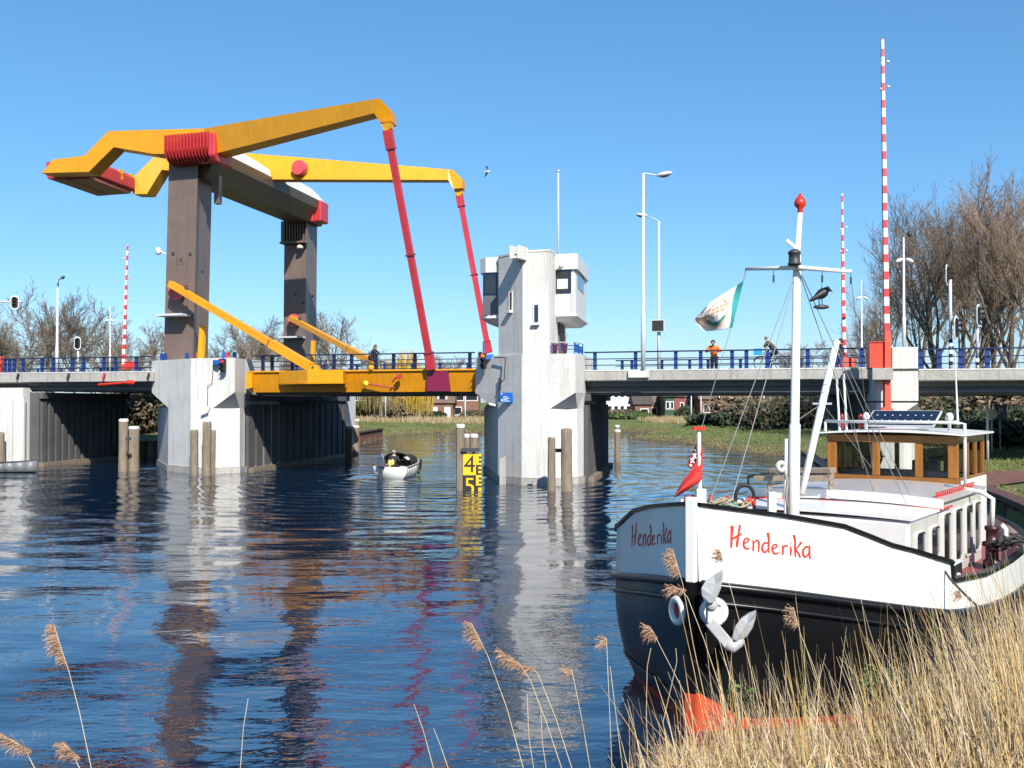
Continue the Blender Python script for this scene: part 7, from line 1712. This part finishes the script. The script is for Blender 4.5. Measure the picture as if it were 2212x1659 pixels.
while cnt < 8600 and tries < 400000:
    tries += 1; px = q.uniform(1280, 2290); Y = q.uniform(7.0, 16.5); x = at(px, 868, Y).x; d = sdist(x, Y)
    if d < -.55 or d > 3.6: continue
    if (V((x, Y, 0)) - S0).dot(PT) < 1e9:       # keep clear of the hull
        rel = V((x, Y, 0)) - S0; a_ = rel.dot(AA); b_ = rel.dot(PT)
        if -.2 < a_ < 12 and abs(b_) < bw(min(max(a_, 0), 12)) + .28: continue
    gz = ground_z(x, Y, d); tall = q.random() < .22; tp = top_px(px) + q.gauss(0, 26) - (abs(q.gauss(0, 95)) + 20 if tall else 0)
    hmax = CAMZ - (tp - HZ) * Y / F - gz
    if hmax < .25: continue
    hmax = min(hmax, 2.0); L_ = hmax * (q.uniform(.9, 1.05) if tall else q.uniform(.35, 1.05))
    if d > 1.4 and q.random() < .45: L_ *= .6
    if px < 1560 and q.random() < .25 + (1560 - px) / 300: continue
    lean = V((q.gauss(-.06, .10), q.gauss(0, .08), 1)).normalized()
    if q.random() < .22: lean = V((q.gauss(-.22, .38), q.gauss(0, .25), 1)).normalized()
    blade(a, (x, Y, gz - .05), lean, max(.2, L_), q.uniform(.0028, .0055), wind * q.uniform(.1, 1.5) + V((q.gauss(0, .1), 0, -.05 * q.random())), q, q.choices((0, 1, 2, 3, 4), (4, 4, 2.4, 2.4, .9))[0]); cnt += 1
tag(a.build('reed_bed', STR, None, fix=False), 'dense bed of dry golden reeds along the near bank before the ship', 'reeds', None, 'stuff')
a = MB(); cnt = 0           # matted dry grass low on the slope
while cnt < 14000:
    px = q.uniform(1450, 2300); Y = q.uniform(6.6, 15.5); x = at(px, 868, Y).x; d = sdist(x, Y)
    if not (.1 < d < 4.5): continue
    gz = ground_z(x, Y, d); 
    lean = V((q.gauss(-.2, .6), q.gauss(0, .5), .7)).normalized(); blade(a, (x, Y, gz - .02), lean, q.uniform(.2, .55), q.uniform(.003, .006), V((q.gauss(0, .5), q.gauss(0, .4), -.5)), q, q.choices((0, 1, 2, 3), (3, 4, 2, 2))[0]); cnt += 1
tag(a.build('dry_grass', STR, None, fix=False), 'matted dry straw grass covering the near bank slope', 'grass', None, 'stuff')
a = MB(); cnt = 0           # green and straw tufts on the other banks
GRS = [mat('grass_blade', (.15, .17, .045), .8, .3, 3), mat('grass_blade_dark', (.08, .115, .025), .8, .3, 3), mat('dull_straw', (.30, .235, .115), .9, .25, 3), mat('dull_straw_dark', (.22, .165, .08), .9, .25, 3)]
while cnt < 30000:
    px = q.uniform(1340, 2260) if q.random() < .72 else q.uniform(740, 1060); Y = 26 * (5.6 ** q.random()); x = at(px, 868, Y).x; d = sdist(x, Y)
    if not (.15 < d < 14): continue
    if 30 < Y < 46 and d > 3 and x < 24 and Y < 38: continue
    gz = ground_z(x, Y, d); nn = noise.noise(V((x * .25, Y * .12, 3))); w0 = d < 1.8 + nn * 3
    blade(a, (x, Y, gz - .02), V((q.gauss(0, .3), q.gauss(0, .3), 1)).normalized(), q.uniform(.04, .13) * (1 + Y / 120), .006 + Y * .0003, V((q.gauss(0, .3), 0, -.2)), q, (2 if q.random() < .5 else 3) if w0 and q.random() < .6 else q.choices((0, 1), (3, 1))[0], 2); cnt += 1
tag(a.build('bank_grass', GRS, None, fix=False), 'short green and straw grass on the far banks', 'grass', None, 'stuff')
a = MB(); cnt = 0           # tan reed fringe at the foot of the far houses
while cnt < 4500:
    px = q.uniform(700, 1090) if q.random() < .7 else q.gauss(1465, 40); Y = q.uniform(129, 146); x = at(px, 868, Y).x; gz = ground_z(x, Y)
    if noise.noise(V((x * .22, Y * .15, 7))) < -.12 + q.gauss(0, .12): continue
    blade(a, (x, Y, gz), V((q.gauss(0, .12), 0, 1)).normalized(), q.uniform(.25, .95) * (.75 + .5 * noise.noise(V((x * .5, Y * .4, 2)))), .04, V((q.gauss(0, .3), 0, 0)), q, q.randrange(2), 2); cnt += 1
tag(a.build('reed_fringe', [mat('fringe_straw', (.42, .325, .19), .9, .25, 3), MATS['dull_straw']], None, fix=False), 'pale tan reed fringe on the far bank before the houses', 'reeds', None, 'stuff')
# single tall reeds
PLU = mat('reed_plume', (.36, .20, .12), .9, .3, 20); PLUB = mat('reed_plume_pale', (.50, .32, .21), .9, .25, 20)
def reed(pts, Y, label, plume=0.0, m=PLU, seed=0, r=.0042, droop=-1):
    q = random.Random(seed); P_ = [at(x, y, Y) for x, y in pts]; x, y = P_[0].x, Y; gz = ground_z(x, y)
    d0 = (P_[1] - P_[0]).normalized(); base = P_[0] - d0 * max(0, (P_[0].z - gz + .1) / max(.2, d0.z)); t_ = thing('tall_reed', label, 'reed', base, 'single tall reeds in the foreground')
    full = [base] + P_; n = len(full); a = MB(); a.tube(full, [lerp(r * 1.25, r * .5, i / (n - 1)) for i in range(n)], 5); a.build('stem', STR[0], t_, True)
    if plume:
        a = MB(); tot = [0]; 
        tip = P_[-1]; dn = (P_[-2] - tip).normalized()
        for k in range(int(150 * plume / .25)):
            s = q.random() * plume; o = tip + dn * s
            L_ = q.uniform(.03, .10) * (.5 + .9 * math.sin(math.pi * min(1, s / plume * .9 + .1))); sd = V((droop * q.uniform(.2, 1.0), q.gauss(0, .35), q.uniform(-.75, .35))).normalized()
            e = o + sd * L_; f2 = e + V((droop * .01, 0, -L_ * .35)); w_ = .0022; a.add([o - UP * w_, o + UP * w_, e + UP * w_ * 1.6, e - UP * w_ * 1.6, f2], [[0, 1, 2, 3], [3, 2, 4]], q.randrange(2))
            e2 = o + sd * L_ * .6 + V((q.gauss(0, .012), q.gauss(0, .02), q.gauss(0, .012))); a.add([o - UP * w_, o + UP * w_, e2], [[0, 1, 2]], q.randrange(2))
        a.build('plume', [PLU, PLUB], t_, fix=False)
reed([(197, 1659), (172, 1540), (149, 1451), (132, 1400), (117, 1350)], 9.0, 'tall reed with a long feathery plume at the lower left', .36, seed=1)
reed([(76, 1662), (60, 1630), (38, 1606), (6, 1588)], 8.9, 'bowed reed plume in the lower left corner', .30, seed=2)
reed([(173, 1662), (160, 1635), (145, 1612), (136, 1604)], 8.9, 'short reed plume at the bottom left, right of the bowed one', .2, seed=3)
reed([(519, 1662), (526, 1570), (536, 1508)], 9.0, 'single bare reed tip below the brown leg reflection', 0, seed=4)
reed([(937, 1662), (915, 1580), (894, 1521)], 9.0, 'bare reed tip left of a shorter one at the bottom centre', 0, seed=5)
reed([(969, 1662), (952, 1612), (937, 1574)], 9.0, 'shorter bare reed tip at the bottom centre', 0, seed=6)
reed([(1131, 1662), (1095, 1530), (1054, 1418), (1036, 1380), (1018, 1346)], 9.1, 'reed with a curled orange plume at the bottom centre, leaning left', .24, seed=7)
reed([(1214, 1662), (1180, 1560), (1145, 1468), (1120, 1432), (1085, 1408)], 9.1, 'reed with a pale drooping plume beside the tower reflection', .22, seed=8)
reed([(1236, 1662), (1200, 1550), (1161, 1454), (1150, 1444), (1128, 1440)], 9.2, 'reed whose small plume touches a drooping one near the tower reflection', .12, seed=9)
reed([(1275, 1662), (1258, 1560), (1235, 1445)], 9.2, 'thin reed with a tiny tuft left of the ship bow', .05, seed=10)
reed([(1153, 1662), (1142, 1590), (1139, 1500)], 9.1, 'thin bare upright reed below the drooping plumes', 0, seed=11)
reed([(1180, 1662), (1171, 1600), (1168, 1532)], 9.1, 'thin bare reed right of another below the drooping plumes', 0, seed=12)
reed([(1322, 1662), (1316, 1520), (1310, 1378)], 9.4, 'tall bare reed close left of the black hull', .07, seed=13)
reed([(1345, 1662), (1330, 1540), (1318, 1440)], 9.4, 'second tall bare reed nearest the black hull', 0, seed=14)
reed([(1560, 1662), (1525, 1520), (1497, 1390), (1475, 1262), (1453, 1186)], 9.7, 'tall reed with a ragged plume crossing the ship bow near the stem', .26, seed=15)
reed([(1600, 1662), (1560, 1500), (1520, 1380), (1485, 1290), (1468, 1272), (1447, 1268)], 9.7, 'reed with a bent over plume just left of the white anchor', .16, seed=16)
reed([(1539, 1662), (1505, 1570), (1477, 1494), (1424, 1392), (1412, 1366), (1402, 1352)], 9.7, 'reed with a tufted plume before the shaded black bow', .14, seed=17)
reed([(1668, 1662), (1630, 1480), (1594, 1330), (1556, 1188)], 9.7, 'slender reed with a wispy tip crossing the painted name side', .10, seed=18)
reed([(1810, 1662), (1782, 1520), (1758, 1440), (1730, 1372), (1714, 1312)], 9.6, 'reed with a pale upright plume right of the anchor', .18, PLUB, seed=19)
reed([(2210, 1640), (2160, 1480), (2110, 1370), (2073, 1276)], 11.2, 'reed with a small plume against the white stern quarter', .08, seed=20)
reed([(1450, 1662), (1432, 1560), (1462, 1430), (1460, 1400)], 9.6, 'wavy bare reed before the black bow', 0, seed=21)
reed([(1400, 1662), (1396, 1540), (1398, 1440), (1406, 1400)], 9.6, 'bare reed standing left of the orange stem foot', 0, seed=22)
# brambles with fresh leaves among the reeds
for i, (px, py, Y, rx, n, lab) in enumerate(((1600, 1500, 9.4, .16, 60, 'small green bramble sprig before the black hull left of centre'), (1905, 1470, 10.2, .32, 220, 'green bramble with fresh leaves in the reeds before the dark hull'), (1985, 1540, 9.8, .30, 200, 'dark green bramble clump low in the reeds right of centre'), (2130, 1560, 9.6, .42, 420, 'large green bramble spreading over the bank at the right'), (2060, 1640, 8.6, .40, 320, 'bramble clump at the bottom edge toward the right'), (1880, 1640, 8.9, .3, 180, 'low bramble leaves at the bottom edge before the reeds'), (2190, 1500, 10.4, .34, 240, 'bramble leaves at the right picture edge'))):
    c = at(px, py, Y); q2 = random.Random(200 + i); t_ = thing('bramble', lab, 'bramble', V((c.x, c.y, ground_z(c.x, c.y))), 'green brambles on the near bank'); a = MB(); leaf_cloud(a, c, rx, rx * .6, rx * .6, n, .026, q2, .0, 2); a.build('leaves', [LEAFG, LEAFD], t_, fix=False)
    a = MB()
    for k in range(6): e = V((q2.uniform(-rx, rx), q2.uniform(-.1, .1), q2.uniform(-.2, .3))); g0 = V((c.x + e.x * .3, c.y, ground_z(c.x, c.y))); a.tube([g0, g0.lerp(c + e, .6) + UP * .12, c + e], [.006, .005, .003], 4, False)
    a.build('canes', mat('bramble_cane', (.10, .06, .035), .8, .2), t_, fix=False)

gp = thing('gangway', 'dark sloping gangway board behind the ship spar, reaching down from the bank', 'gangway', at(1790, 1030, 31))
a = MB(); p, q_ = at(1730, 988, 33), at(1800, 1040, 30); a.bar(p, q_, .9, .28); a.build('board', BLACK, gp, bevel=.02); a = MB(); a.bar(p + UP * .2, q_ + UP * .2, .06, .06); a.build('side_strip', DARKST, gp)
